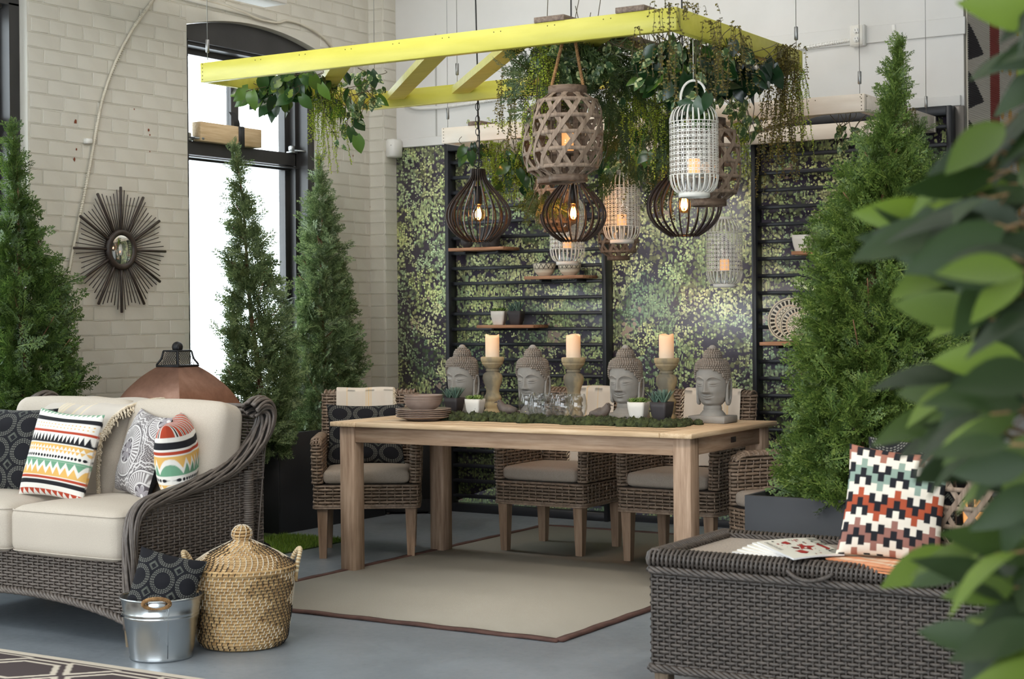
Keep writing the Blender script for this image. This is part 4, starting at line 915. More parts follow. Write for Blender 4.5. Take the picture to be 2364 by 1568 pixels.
for sx in (-1, 1):
    for sy in (-1, 1): q = np.linspace(1.046, 1.12, 6); mb.tube(np.stack([sx*hz(q), sy*hz(q), q], 1), .006, 5)
mb.build('cap_frame', iron, t)
mb = MB()
for k in range(4):
    a = k*pi/2; R_ = A([[cos(a), -sin(a), 0], [sin(a), cos(a), 0], [0, 0, 1]])
    for sg in (-1, 1):
        for o_ in np.linspace(-1.7, 1.0, 13):
            q = np.linspace(0, 1, 4); sx = o_+q*1.0 if sg > 0 else -o_-q*1.0; ok = np.abs(sx) <= 1.0
            if ok.sum() < 2: continue
            q = q[ok]; sx = sx[ok]; z = 1.046+.072*q; mb.tube(np.stack([hz(z), sx*hz(z), z], 1)@R_.T, .0011, 4, caps=False)
mb.build('mesh_screen', iron, t)
MB().sphere((0, 0, 1.142), .03, 16, 10).tube(A([(.02, -.02, 1.14), (.05, -.05, 1.15), (.06, -.055, 1.13)]), .004).tube(A([(-.02, .02, 1.14), (-.05, .05, 1.15), (-.06, .055, 1.13)]), .004).build('finial', iron, t)
mb = MB()
for sx in (-1, 1):
    for sy in (-1, 1): mb.cbox((sx*.2-.014, sy*.2-.014, .2), (sx*.2+.014, sy*.2+.014, .79), .002)
mb.cbox((-.22, -.22, .735), (.22, .22, .785), .003).cbox((-.22, -.22, .2), (.22, .22, .30), .003).build('body_frame', iron, t)
for k in range(4):
    a = k*pi/2; o = MB().box((.19, -.19, .3), (.195, .19, .735)).build('screen_panel', plain('fire_screen', lin(20,20,21), .6), t); o.rotation_euler = (0, 0, a)
zb = A([0, .01, .05, .08, .11, .15, .19, .2]); hb = A([.352, .358, .345, .31, .27, .245, .235, .235]); mb = MB()
for k in range(4):
    a = k*pi/2; R_ = A([[cos(a), -sin(a), 0], [sin(a), cos(a), 0], [0, 0, 1]]); s = np.linspace(-1, 1, 5)
    G = np.stack([np.broadcast_to(hb[:, None], (8, 5)), hb[:, None]*s[None], np.broadcast_to(zb[:, None], (8, 5))], -1)@R_.T; mb.grid(G[:, ::-1])
mb.box((-.235, -.235, .195), (.235, .235, .2)); mb.build('ogee_base', iron, t)
gm = leafmat('plastic_grass', lin(70,104,28), lin(104,136,40), lin(140,164,62), .5, .2)
t = tag(thing('grass_mat', 'square of green artificial grass under the fireplace', 'artificial grass', (-6.21, 6.72, 0)), kind=None)
MB().box((-.44, -.75, .001), (.43, .80, .006)).build('mat_backing', plain('grass_backing', lin(52,70,26), .9), t, False)
n = 26000; x = rng.uniform(-.42, .43, n); y = rng.uniform(-.74, .8, n); keep = (x > -.05) & (y > -.35); x, y = x[keep], y[keep]; n = len(x); a = rng.random(n)*2*pi; h = rng.uniform(.018, .034, n); dx, dy = np.cos(a)*.0022, np.sin(a)*.0022; lx, ly = rng.normal(0, .009, n), rng.normal(0, .009, n)
V = np.stack([np.stack([x-dx, y-dy, 0*x+.004], 1), np.stack([x+dx, y+dy, 0*x+.004], 1), np.stack([x+lx, y+ly, h], 1)], 1).reshape(-1, 3); MB().add(V, np.arange(3*n).reshape(-1, 3)).build('blades', gm, t, False)['kind'] = 'stuff'
# black speaker cabinet on the floor
p = onz(945, 1189); t = thing('floor_speaker', 'black speaker cabinet on the floor behind the angled wicker chair', 'speaker', (p[0]-.1, p[1]+.14, 0), YAW+.06)
blk = noisy('black_vinyl', lin(22,22,24), lin(30,30,32), 60, .5)
MB().cbox((-.17, -.15, .012), (.17, .15, .62), .02).build('cabinet', blk, t); MB().box((-.15, -.154, .1), (.15, -.15, .59)).build('grille', plain('speaker_grille', lin(16,16,17), .8), t); MB().box((-.06, -.155, .045), (.06, -.15, .085)).build('connector_plate', plain('plate_black', lin(12,12,12), .4), t)
for sx in (-.14, .14): MB().lathe([(0, 0), (.018, 0), (.018, .014), (0, .014)], 12, (sx, -.12, 0)).build('foot', blk, t); MB().lathe([(0, 0), (.018, 0), (.018, .014), (0, .014)], 12, (sx, .12, 0)).build('foot', blk, t)
# ================================================================== BUCKET AND BASKET
gal = NT('galvanised_steel'); v = gal.coord((1, 1, .4)); f = gal.noise(v, 7, 3); gal.base(gal.ramp(f, [(.3, lin(176,182,186)), (.7, lin(206,210,212))])); gal.set(Metallic=1.0); gal.l(gal.math('MULTIPLY_ADD', f, .16, .17), gal.b.inputs['Roughness']); gal = gal.m
rope_m = noisy('jute_rope', lin(128,94,58), lin(164,126,82), 60, .95, bump=.4, bscale=200)
BK = A([-4.45, 4.60]); t = thing('metal_bucket', 'shiny galvanised bucket with rope handles beside the loveseat', 'bucket', (BK[0], BK[1], 0))
MB().lathe([(0, .012), (.112, .012), (.116, .002), (.119, .0), (.121, .006), (.119, .012), (.141, .158), (.1445, .161), (.1445, .167), (.1425, .170), (.1465, .174), (.1465, .180), (.1445, .184), (.1535, .236), (.156, .240), (.1585, .236), (.156, .232), (.1515, .234), (.1165, .016), (0, .016)], 56).build('pail', gal, t)
q = A([[.1195, .014], [.1405, .155], [.1455, .188], [.153, .232]]); MB().tube(np.stack([q[:, 0]*cos(-.62), q[:, 0]*sin(-.62), q[:, 1]], 1), .0018, 6).build('seam', gal, t)
for aa in (radians(-52), radians(128)):
    R_ = Matrix.Rotation(aa, 4, 'Z'); M_ = A(R_.to_3x3())
    MB().cbox((.1515, -.032, .198), (.1565, .032, .236), .001, M=R_).build('handle_plate', gal, t)
    s = np.linspace(0, 2*pi, 24, endpoint=False); P = np.stack([.168+.018*np.sin(s), .050*np.cos(s), .232+.022*np.sin(s)], 1)@M_.T; mb = MB(); braid(mb, np.concatenate([P, P[:1]]), (0, 0, 1), .0042, .022, 3, .0042); mb.build('rope_handle', rope_m, t)
straw = noisy('seagrass_straw', lin(164,128,82), lin(204,172,122), 60, .7, island=.12, bump=.3, bscale=160); st_w = plain('white_stitch', lin(226,216,196), .7); st_k = plain('black_stitch', lin(26,26,30), .7)
BS = A([-4.335, 4.935]); t = thing('seagrass_basket', 'tall lidded straw basket with black and white stitching beside the bucket', 'basket', (BS[0], BS[1], 0))
def coils(mb, prof, r, name, seg=56, cap=None):
    prof = A(prof); s = np.concatenate([[0], np.cumsum(np.hypot(*np.diff(prof, axis=0).T))]); n = int(s[-1]/(r*1.85)); q = np.linspace(0, s[-1], n); R_ = np.interp(q, s, prof[:, 0]); Z_ = np.interp(q, s, prof[:, 1]); a = np.arange(seg)*2*pi/seg; out = []
    for R0, z in zip(R_, Z_):
        mb.tube(np.stack([R0*np.cos(a), R0*np.sin(a), np.full(seg, z)], 1), r, 6, closed=True); out.append((R0, z))
    return out
def stitches(mb, rings, r, up, mode):
    for k in range(len(rings)-1):
        (R0, z0), (R1, z1) = rings[k], rings[k+1]; n = max(10, int(2*pi*R0/.023))
        for q in range(n):
            f = q/n; a = 2*pi*(f+k*.012); a2 = a+.035/ max(R0, .05)*.12
            tt = A([R1-R0, z1-z0]); tt /= np.linalg.norm(tt)+1e-9; nn = A([tt[1], -tt[0]]); nn = nn if (nn[0] > 0 or up) else -nn
            if up and nn[1] < 0: nn = -nn
            P = []
            for s_ in (0, .5, 1): rr = R0+(R1-R0)*s_+nn[0]*r*1.02; zz_ = z0+(z1-z0)*s_+nn[1]*r*1.02; aa = a+(a2-a)*s_; P.append((rr*cos(aa), rr*sin(aa), zz_))
            band = sin(2*pi*(f*3+k*.055))+.6*sin(k*.72+1)
            mi = 1 if band > .25 else 0
            mb.tube(A(P), .0019, 4, mi, caps=False)
rc = .0066; mb = MB(); rings = coils(mb, [(.02, .007), (.155, .007), (.172, .03), (.186, .12), (.199, .23), (.203, .295)], rc, ''); mb.build('basket_body', straw, t); mb = MB(); stitches(mb, rings[11:], rc, False, 0); mb.build('stitching', [st_w, st_k], t)['kind'] = 'stuff'
mb = MB(); lid = coils(mb, [(.209, .302), (.211, .312), (.14, .358), (.05, .402), (.03, .412)], rc, ''); lo = mb.build('basket_lid', straw, t); mb = MB(); stitches(mb, lid, rc, True, 1); mb.build('stitching', [st_w, st_k], lo)['kind'] = 'stuff'
mb = MB(); kn = coils(mb, [(.024, .412), (.030, .422), (.036, .437), (.034, .452), (.022, .466), (.004, .470)], .0055, '', 28); ko = mb.build('lid_knob', straw, lo); mb = MB(); stitches(mb, kn, .0055, False, 0); mb.build('stitching', [st_w, st_w], t)['kind'] = 'stuff'
ax_ = YAW+radians(9.5)
for sg in (-1, 1):
    s = np.linspace(0, 1, 22); L0 = sg*(.196+.010*np.sin(pi*s)+.022*np.sin(pi*s)**2); w_ = .038*np.cos(pi*s); z = .25+.125*np.sin(pi*s)**.8; rot = radians(20)*1
    P = np.stack([L0*cos(ax_)-w_*sin(ax_+rot*sg), L0*sin(ax_)+w_*cos(ax_+rot*sg), z], 1); mb = MB().tube(P, .0085, 8)
    for k in range(0, 20): q = P[k]; mb.tube(A([q+A([0, 0, .0]), P[k+1]*.55+q*.45]), .0098, 6, 1)
    mb.build('side_handle', [straw, noisy('pale_wrap', lin(214,196,160), lin(228,214,184), 30, .8)], t)
# ================================================================== STARBURST MIRROR
dkw = noisy('dark_bronze_rays', lin(46,38,34), lin(64,54,48), 20, .45); t = thing('starburst_mirror', 'round mirror with dark bronze sunburst rays on the brick wall', 'mirror', (XW+.02, 6.578, 1.683))
MB().lathe([(.078, .0), (.082, .018), (.098, .026), (.112, .018), (.115, 0)], 40).build('ring_frame', dkw, t).rotation_euler = (0, pi/2, 0)
mir = plain('mirror_glass', (.9, .92, .92), .03, 1.0); MB().lathe([(0, .020), (.03, .0195), (.06, .018), (.081, .014)], 40).build('mirror_glass', mir, t).rotation_euler = (0, pi/2, 0)
MB().lathe([(0, -.012), (.11, -.012), (.11, 0), (0, 0)], 30).build('back_plate', dkw, t).rotation_euler = (0, pi/2, 0)
ry = rd = None
for k in range(72):
    a = k*2*pi/72
    if k % 6 == 0:
        if ry is None: ry = MB().cbox((.0, .104, -.007), (.014, .352, .007), .003).build('ray', dkw, t); o = ry
        else: o = ob('ray', ry.data, t)
        o.rotation_euler = (a, 0, 0)
    else:
        j = k % 6; L = [0, .335, .315, .305, .315, .335][j]
        if rd is None: rd = MB().tube(A([(.006, .1, 0), (.006, .3, 0)]), .0027, 6).build('rod', dkw, t); o = rd
        else: o = ob('rod', rd.data, t)
        o.rotation_euler = (a, 0, 0); o.scale = (1, L/.3, 1)
# ================================================================== HANGING LAMPS AND LANTERNS
brz = NT('bronze_rib'); brz.base(brz.ramp(brz.noise(brz.coord(), 5, 3), [(.3, lin(44,36,33)), (.7, lin(66,54,48))])); brz.set(Metallic=.5, Roughness=.45); brz = brz.m
bulbg = glassmat('amber_bulb_glass', (1, .66, .30), 0, .15); fil = emis('filament', (1.0, .62, .25), 45)
blackm = plain('black_metal', lin(28,27,27), .45, .5); cordm = plain('black_cord', lin(26,26,26), .6)
RP = A([(0, .066), (.012, .088), (.03, .116), (.07, .156), (.115, .176), (.16, .177), (.20, .160), (.24, .129), (.28, .092), (.31, .064), (.335, .046), (.36, .037), (.393, .036)])
def pendant():
    t = thing('pendant_lamp', 'x', 'lamp', (0,0,0), 0, 'onion cage pendant lamps over the table')
    z = np.linspace(0, .393, 26); r = np.interp(z, RP[:, 0], RP[:, 1])
    for _ in range(2): r[1:-1] = (r[:-2]+2*r[1:-1]+r[2:])/4
    first = None
    for k in range(24):
        if first is None:
            P = np.stack([r, 0*r, z], 1); first = MB().tube(P, 1, flat=(.0024, .0045), up=(1, 0, .001)).build('rib', brz, t, False); o = first
        else: o = ob('rib', first.data, t)
        o.rotation_euler = (0, 0, k*2*pi/24)
    MB().lathe([(.060, 0), (.070, 0), (.070, .006), (.060, .006)], 40, closed=True).build('bottom_ring', brz, t); MB().lathe([(0, .395), (.034, .395), (.034, .335), (.030, .335), (.030, .39), (0, .39)], 28).build('top_cap', blackm, t)
    MB().lathe([(0, .30), (.021, .30), (.021, .205), (.016, .200), (0, .200)], 20).tube(A([(0, 0, .30), (0, 0, .40)]), .006).build('socket', blackm, t)
    b = MB().lathe([(0, .108), (.014, .110), (.027, .120), (.033, .136), (.0335, .150), (.029, .168), (.019, .183), (.014, .192), (.014, .202)], 24).build('bulb', bulbg, t)
    mb = MB()
    for k in range(6): a = k*pi/3; mb.tube(A([(.007*cos(a), .007*sin(a), .132), (.009*cos(a+.3), .009*sin(a+.3), .178)]), .0014, 5)
    mb.build('filament', fil, b); MB().tube(A([(0, 0, .12), (0, 0, .2)]), .0025, 6).build('bulb_stem', plain('bulb_stem', lin(200,160,100), .3), b)
    return t
def lamp_light(p, e=5.0):
    l = bpy.data.lights.new('bulb_light', 'POINT'); l.energy = e; l.color = (1, .6, .28); l.shadow_soft_size = .02
    o = bpy.data.objects.new('bulb_light', l); COL.objects.link(o); o.location = (p[0], p[1], p[2]+.15)
pl = ond(1105, 558, 8.86); pm = ond(1324, 557, 8.78); pr = ond(1580, 545, 7.75)
P1 = pendant(); P1.location = pl; P1['label'] = 'dark onion cage pendant lamp hanging alone on a chain nearest the window'
P2 = dup(P1, pm, .1, 'dark onion cage pendant lamp under the large hexagon woven lantern'); P3 = dup(P1, pr, .05, 'dark onion cage pendant lamp nearest the camera below the pierced white lantern')
for p in (pl, pm, pr): lamp_light(p)
mb = MB(); z = .40
def link(mb, z0, L, w_, a, r=.0022):
    s = np.linspace(0, 2*pi, 14, endpoint=False); c = np.stack([w_*np.cos(s)*cos(a), w_*np.cos(s)*sin(a), z0+L/2+L/2*np.sin(s)], 1); mb.tube(c, r, 5, closed=True)
link(mb, .402, .045, .022, YAW, .003); k = 0; z = .44
while pl[2]+z < YZ+.02: link(mb, z, .042, .011, YAW+(pi/2 if k % 2 else 0)); z += .034; k += 1
mb.build('chain', blackm, P1)
MB().tube(A([(.0, .006, .40), (.004, .01, .55), (-.004, .008, .75), (.002, .005, YZ-pl[2]), (-.0, -.01, YZ+.6-pl[2]), (.03, 0, ZC-pl[2])]), .004, 6).build('cord', cordm, P1)
for P, p in ((P2, pm), (P3, pr)): MB().tube(A([(0, 0, .40), (.004, .01, .6), (-.003, 0, .85), (0, 0, ZC-p[2])]), .004, 6).build('cord', cordm, P)
wdl = woodmat('grey_brown_bamboo', lin(104,88,74), lin(136,118,102), lin(158,140,122), 2, 5); wdk = woodmat('lantern_rim_wood', lin(84,68,56), lin(110,92,78), lin(128,110,94), 0, 5)
cyl = glassmat('lantern_glass', (.97, .98, .98), 0, .1)
def barrel(t):   # t 0..1 bottom to top -> r, z
    t = np.asarray(t, float); s = 2*t-1; r = .080+.070*(1-np.abs(s)**4.0)**.62; return r, .028+.352*t
def lantern():
    t = thing('wooden_lantern', 'x', 'lantern', (0,0,0), 0, 'hexagon weave wooden lanterns')
    n = 11; q = np.linspace(0, 1, n); r, z = barrel(q)
    dr = np.gradient(r); dz = np.gradient(z)
    for fam in (0, 1):
        first = None
        for k in range(10):
            if first is None:
                a = (q-.5)*radians(100)*(1 if fam else -1); P = np.stack([(r+(.002 if fam else -.002))*np.cos(a), (r+(.002 if fam else -.002))*np.sin(a), z], 1); U = np.stack([dz*np.cos(a), dz*np.sin(a), -dr], 1)
                first = MB().tube(P, 1, flat=(.0100, .0012), up=U).build('weave_strip', wdl, t, False); o = first
            else: o = ob('weave_strip', first.data, t)
            o.rotation_euler = (0, 0, k*pi/5+fam*pi/10)
    for tt in (.10, .30, .50, .70, .90):
        rr, zz_ = barrel(tt); a = np.linspace(0, 2*pi, 40, endpoint=False); MB().tube(np.stack([(rr+.0005)*np.cos(a), (rr+.0005)*np.sin(a), 0*a+zz_], 1), 1, flat=(.0085, .0013), closed=True, up=np.stack([np.cos(a), np.sin(a), 0*a], 1)).build('band', wdl, t)
    MB().lathe([(.072, 0), (.084, 0), (.084, .03), (.072, .03)], 40, closed=True).build('bottom_rim', wdk, t); MB().lathe([(.072, .376), (.084, .376), (.084, .412), (.072, .412)], 40, closed=True).build('top_rim', wdk, t)
    MB().lathe([(0, .118), (.068, .118), (.068, .128), (0, .128)], 28).tube(A([(0, 0, .02), (0, 0, .12)]), .012, 10).box((-.08, -.01, .008), (.08, .01, .022)).box((-.01, -.08, .008), (.01, .08, .022)).build('candle_shelf', wdk, t)
    first = None
    for k in range(6):
        if first is None: first = MB().box((.070, -.011, .028), (.074, .011, .378)).build('inner_slat', wdk, t, False); o = first
        else: o = ob('inner_slat', first.data, t)
        o.rotation_euler = (0, 0, k*pi/3+.3)
    MB().lathe([(.052, .128), (.052, .26), (.0505, .26), (.0505, .128)], 28).build('glass_chimney', cyl, t)
    return t
cglow = emis('glowing_wax', (1.0, .42, .12), 1.1, lin(240,190,140))
def lcandle(label, loc, s=1.0):
    t = thing('pillar_candle', label, 'candle', loc, 0, 'glowing candles inside the lanterns'); t.scale = (s,)*3
    a = np.linspace(0, 2*pi, 28); MB().lathe([(0, 0), (.034, 0), (.036, .004), (.036, .082), (.033, .088), (.026, .080), (0, .078)], 28).build('wax', cglow, t); MB().tube(A([(0, 0, .078), (.002, 0, .09)]), .0015, 5).build('wick', blackm, t)
    return t
def rope(L, P, z, r, top):
    for sg in (-1, 1): mb = MB(); s = np.linspace(0, 1, 14)[:, None]; a = A([sg*r*cos(YAW+.2), sg*r*sin(YAW+.2), z]); b = A([sg*r*.35*cos(YAW+.2), sg*r*.35*sin(YAW+.2)+.03, top]); braid(mb, a+(b-a)*s, (0, -1, 0), .0042, .03, 3, .004); mb.build('rope_handle', rope_m, P)
L0 = lantern()
def setl(o, px, py, D, lab, cl, s=1.0, hang=YZ+.02, rz=.2):
    p = ond(px, py, D); o.location = p; o.rotation_euler = (0, 0, rz); o.scale = (s,)*3; o['label'] = lab
    if cl: lcandle(cl, (p[0], p[1], p[2]+.129*s), s)
    return p
la = setl(L0, 1312, 420, 7.05, 'large wooden lantern hanging in front on rope under the yellow beam', 'orange candle inside the large front wooden lantern')
LB = dup(L0); lb = setl(LB, 1282, 424, 7.62, 'wooden lantern hanging directly behind the large front lantern', 'orange candle in the lantern behind the large front lantern', rz=.55)
LC = dup(L0); lc = setl(LC, 1636, 476, 7.3, 'wooden lantern half hidden behind the large white lantern', 'orange candle in the wooden lantern behind the large white one', .95, rz=.9)
LD = dup(L0); ld = setl(LD, 1284, 536, 9.15, 'small wooden lantern behind the middle pendant lamp', 'orange candle in the small wooden lantern behind the middle pendant', .84, rz=.3)
LE = dup(L0); le = setl(LE, 1428, 601, 9.55, 'small wooden lantern hanging lowest behind the white lantern', 'orange candle in the lowest small wooden lantern', .80, rz=.7)
LF = dup(L0); lf = ony(2247, 1286, 5.33); LF.location = (lf[0], lf[1], BTOP+.014); LF.rotation_euler = (0, 0, .4); LF.scale = (.86,)*3; LF['label'] = 'wooden lantern standing on the bench behind the foreground leaves'; lcandle('orange candle in the wooden lantern on the bench', (lf[0], lf[1], BTOP+.014+.129*.86), .9)
t = thing('wooden_tray', 'pinkish wooden board on the bench under the lantern', 'tray', (lf[0]-.01, lf[1], BTOP-.001)); MB().cbox((-.15, -.13, 0), (.17, .13, .014), .003).build('board', woodmat('rosy_board', lin(120,78,62), lin(150,104,86), lin(170,128,108), 0, 4), t)
for o, p, top, s in ((L0, la, YZ+.05, 1), (LB, lb, YZ+.05, 1), (LC, lc, YZ+.05, .95), (LD, ld, WZ+.05, .84), (LE, le, WZ+.05, .80)): rope(o, o, .40, .078, (top-p[2])/s)
wht = plain('white_enamel', lin(226,224,216), .4)
def wlantern():
    t = thing('white_lantern', 'x', 'lantern', (0,0,0), 0, 'pierced white metal lanterns'); R = .1025
    MB().lathe([(.058, 0), (.066, 0), (.066, .022), (.058, .022)], 36, closed=True).lathe([(0, .018), (.06, .018), (.06, .021), (0, .021)], 24).build('bottom_rim', wht, t); MB().lathe([(.048, .384), (.054, .384), (.054, .402), (.048, .402)], 36, closed=True).build('top_rim', wht, t)
    mb = MB(); mt = MB()
    for k in range(26):
        a = k*2*pi/26; q = np.linspace(0, 1, 7); ra = .062+(R-.062)*np.sin(q*pi/2)**.9; za = .02+.075*(1-np.cos(q*pi/2)); U = np.broadcast_to(A([cos(a), sin(a), 0.01]), (7, 3))
        mb.tube(np.stack([ra*cos(a), ra*sin(a), za], 1), 1, flat=(.0034, .001), up=U)
        ra = R-(R-.051)*(1-np.cos(q*pi/2)); za = .312+.075*np.sin(q*pi/2); mt.tube(np.stack([ra*cos(a), ra*sin(a), za], 1), 1, flat=(.0034, .001), up=U)
    mb.build('lower_ribs', wht, t)['kind'] = 'stuff'; mt.build('dome_ribs', wht, t)['kind'] = 'stuff'
    MB().lathe([(0, .092), (.040, .092), (.040, .098), (0, .098)], 24).tube(A([(0, 0, .02), (0, 0, .094)]), .006, 8).build('candle_shelf', wht, t)
    mb = MB(); nc = 28; g = 2*pi*R/nc; s = np.linspace(0, 2*pi, 13)[:-1]; rows = int(.222/g)
    for z0 in (.093, .315): a = np.linspace(0, 2*pi, 40, endpoint=False); mb.tube(np.stack([R*np.cos(a), R*np.sin(a), 0*a+z0], 1), .002, 5, closed=True)
    for i in range(nc):
        for j in range(rows+1):
            cu, cv = i*g, .095+.5*(.22-rows*g)+j*g
            for off_, ro, ri in (((0, 0), .0176, .0146),):
                u = np.stack([cu+off_[0]+ri*np.cos(s), cu+off_[0]+ro*np.cos(s)], 1); v = np.stack([cv+off_[1]+ri*np.sin(s), cv+off_[1]+ro*np.sin(s)], 1); v = np.clip(v, .094, .315); th_ = u/R
                mb.grid(np.stack([R*np.cos(th_), R*np.sin(th_), v], -1), cu=True)
    mb.build('pierced_sleeve', wht, t)
    MB().lathe([(.060, .024), (.060, .25), (.0585, .25), (.0585, .024)], 28).build('glass_chimney', cyl, t)
    s = np.linspace(0, 1, 16); MB().tube(np.stack([.055*np.cos(pi*s), 0*s, .392+.10*np.sin(pi*s)**.7], 1), 1, flat=(.005, .0014), up=(0, 1, 0)).sphere((.056, 0, .392), .006, 8, 6).sphere((-.056, 0, .392), .006, 8, 6).build('handle', wht, t)
    return t
WL = wlantern()
def setw(o, px, py, D, lab, cl, top, rz=.3):
    p = ond(px, py, D); o.location = p; o.rotation_euler = (0, 0, rz); o['label'] = lab; lcandle(cl, (p[0], p[1], p[2]+.0985), .72); MB().tube(A([(0, 0, .49), (0, 0, top-p[2])]), .0018, 5).build('hanging_wire', wht, o)
setw(WL, 1603, 456, 6.85, 'large pierced white lantern hanging in front under the yellow frame', 'orange candle inside the large front white lantern', YZ+.05)
for px, py, D, lab, cl, rz in ((1436, 562, 9.0, 'pierced white lantern hanging beside the middle pendant lamp', 'orange candle in the white lantern beside the middle pendant', .5), (1673, 664, 9.3, 'pierced white lantern hanging lowest and alone at the mural', 'orange candle in the lowest white lantern', 1.1), (1310, 612, 9.5, 'pierced white lantern showing its lower half below the middle pendant', 'orange candle in the white lantern below the middle pendant', .9)):
    o = wlantern(); setw(o, px, py, D, lab, cl, WZ+.05, rz)
# ================================================================== TABLE SETTING
stone = noisy('grey_carved_stone', lin(130,127,122), lin(158,153,146), 9, .72, bump=.18, bscale=220, lo=.3, hi=.75)
stoned = noisy('grey_stone_curls', lin(112,104,96), lin(142,131,119), 14, .7)
def statue():
    t = thing('stone_head_statue', 'x', 'statue', (0,0,0), 0, 'grey stone meditating heads on the table')
    mb = MB().cbox((-.098, -.078, 0), (.098, .078, .035), .004); mb.build('plinth', stone, t)
    zk = A([.074, .078, .086, .098, .125, .155, .19, .22, .26, .292, .309, .316]); wk = A([.004, .026, .044, .056, .069, .075, .0785, .0795, .079, .072, .053, .004]); dk_ = A([.004, .026, .044, .056, .068, .076, .083, .086, .086, .078, .056, .004])
    nz, na = 170, 150; zz = np.linspace(.074, .316, nz); a = np.linspace(-pi, pi, na, endpoint=False); a = a-.45*np.sin(a)   # denser at the face (a=0)
    from_ = lambda k: np.interp(zz, zk, k)
    w_, d_ = from_(wk), from_(dk_)
    for _ in range(4): w_[1:-1] = (w_[:-2]+2*w_[1:-1]+w_[2:])/4; d_[1:-1] = (d_[:-2]+2*d_[1:-1]+d_[2:])/4
    Z, Aa = np.meshgrid(zz, a, indexing='ij'); X = w_[:, None]*np.sin(Aa); Y = -d_[:, None]*np.cos(Aa); Y = np.where(Y < 0, Y*(1-.10*(np.abs(X)/.075)**3), Y)
    f = np.clip(np.cos(Aa)*1.6, 0, 1); X = X/1.09; ax = np.abs(X); G = lambda v, s: np.exp(-(v/s)**2)
    nosew = np.interp(Z, [.146, .153, .17, .215], [.015, .0145, .0085, .0065]); nosea = np.interp(Z, [.143, .147, .152, .158, .175, .205, .222], [0, .015, .0215, .020, .0135, .0055, 0])
    D = nosea*G(X, nosew)+.006*G(ax-.0125, .0055)*G(Z-.1515, .0055)
    zb = .2245-.012*((ax-.034)/.024)**2; D += .0054*G(Z-zb, .0042)*np.clip((ax-.006)/.008, 0, 1)*np.clip((.064-ax)/.008, 0, 1)
    D -= .0085*G(ax-.031, .019)*G(Z-.2055, .0095)+.004*G(ax-.014, .007)*G(Z-.198, .012)
    D += .0088*G(ax-.0325, .0145)*G(Z-.1955, .0092)
    zl = .1865+.0045*((ax-.0325)/.018)**2; D -= .0034*G(Z-zl, .0016)*G(ax-.0325, .019)
    D += .0022*G(Z-zl+.0042, .0028)*G(ax-.0325, .016)
    D += .0040*G(ax-.040, .018)*G(Z-.157, .018)-.0030*G(ax-.0235, .008)*G(Z-.137, .010)
    D -= .0018*G(X, .0035)*G(Z-.1395, .005)
    zm = .1258+.0035*(ax/.022)**2; D += (.0072*G(Z-zm-.0052, .0038)*(1-.35*G(X, .003))*G(X, .0165)+.0078*G(Z-zm+.0055, .0046)*G(X, .0135)-.0040*G(Z-zm, .0015)*G(X, .021))
    D -= .003*G(Z-.1115, .004)*G(X, .014); D += .0072*G(Z-.094, .0085)*G(X, .0155)
    Y = Y-D*f*1.12; X = X*1.09
    mb = MB().grid(np.stack([X, Y, Z], -1), cv=True)
    mb.lathe([(.066, .032), (.060, .046), (.053, .052), (.0505, .058), (.046, .058), (.0445, .066), (.046, .068), (.044, .078), (.040, .092)], 36)
    for s in (-1, 1):   # long-lobed ears
        q = np.linspace(0, 2*pi, 26, endpoint=False); ey = .014+.019*np.cos(q)*(1+.15*np.sin(q)); ez = .152+.060*np.sin(q); ey = np.where(ez < .12, ey-.004, ey)
        P = np.stack([s*(.0800+.004*np.sin(q)+.004*(np.cos(q) > 0)), ey, ez], 1); mb.tube(P, np.interp(ez, [.09, .11, .15, .21], [.0085, .0085, .0055, .006]), 7, closed=True)
        mb.sphere((s*.078, .014, .152), (.005, .017, .056), 12, 10); mb.sphere((s*.081, .008, .103), (.008, .012, .016), 10, 8)
    mb.build('face', stone, t)
    # hair of rows of small curls
    mb = MB(); hl = lambda an: np.interp(np.abs(an), [0, .5, .95, 1.25, 1.5, 1.9, 2.4, pi], [.262, .2605, .247, .215, .19, .15, .105, .095])
    V0, F0 = (lambda m: (m.V[0], m.F[0][0]))(MB().sphere((0, 0, 0), 1, 7, 5))
    cur = []
    z = .097
    while z < .312:
        w0, d0 = np.interp(z, zz, w_), np.interp(z, zz, d_); n = max(5, int(2*pi*(w0+d0)/2/.0116)); sh = random.random()
        for k in range(n):
            an = -pi+2*pi*(k+sh)/n
            if z > hl(an): cur.append(((w0+.003)*sin(an), -(d0+.003)*cos(an), z, .0069))
        z += .0102 if z < .275 else (.008 if z < .3 else .0055)
    for z in np.arange(.312, .362, .0092):
        r0 = .042*sqrt(max(0, 1-((z-.322)/.041)**2))+.001; n = max(4, int(2*pi*r0/.0114)); sh = random.random()
        for k in range(n): an = 2*pi*(k+sh)/n; cur.append((r0*sin(an), .004-r0*cos(an), z, .0067))
    C_ = A(cur); mb.add((C_[:, None, :3]+V0[None]*C_[:, None, 3:4]).reshape(-1, 3), (F0[None]+(np.arange(len(C_))*len(V0))[:, None, None]).reshape(-1, F0.shape[1]))
    s = Z > hl(Aa)-.002; Xh = X*1.02; mb.sphere((0, .004, .320), (.040, .040, .040), 24, 14)
    nv = na; i = np.arange(nz-1)[:, None]; j = np.arange(na)[None, :]; F = np.stack([i*nv+j, i*nv+(j+1) % nv, (i+1)*nv+(j+1) % nv, (i+1)*nv+j], -1).reshape(-1, 4); ok = s.reshape(-1)[F].all(1)
    base = np.stack([(w_[:, None]+.0022)*np.sin(Aa), -(d_[:, None]+.0022)*np.cos(Aa), Z], -1).reshape(-1, 3); mb.add(base, F[ok]); mb.build('curled_hair', stoned, t)
    MB().lathe([(.021, .352), (.0205, .362), (.016, .372), (.008, .378), (0, .379)], 20, (0, .004, 0)).build('topknot_jewel', stone, t)
    return t
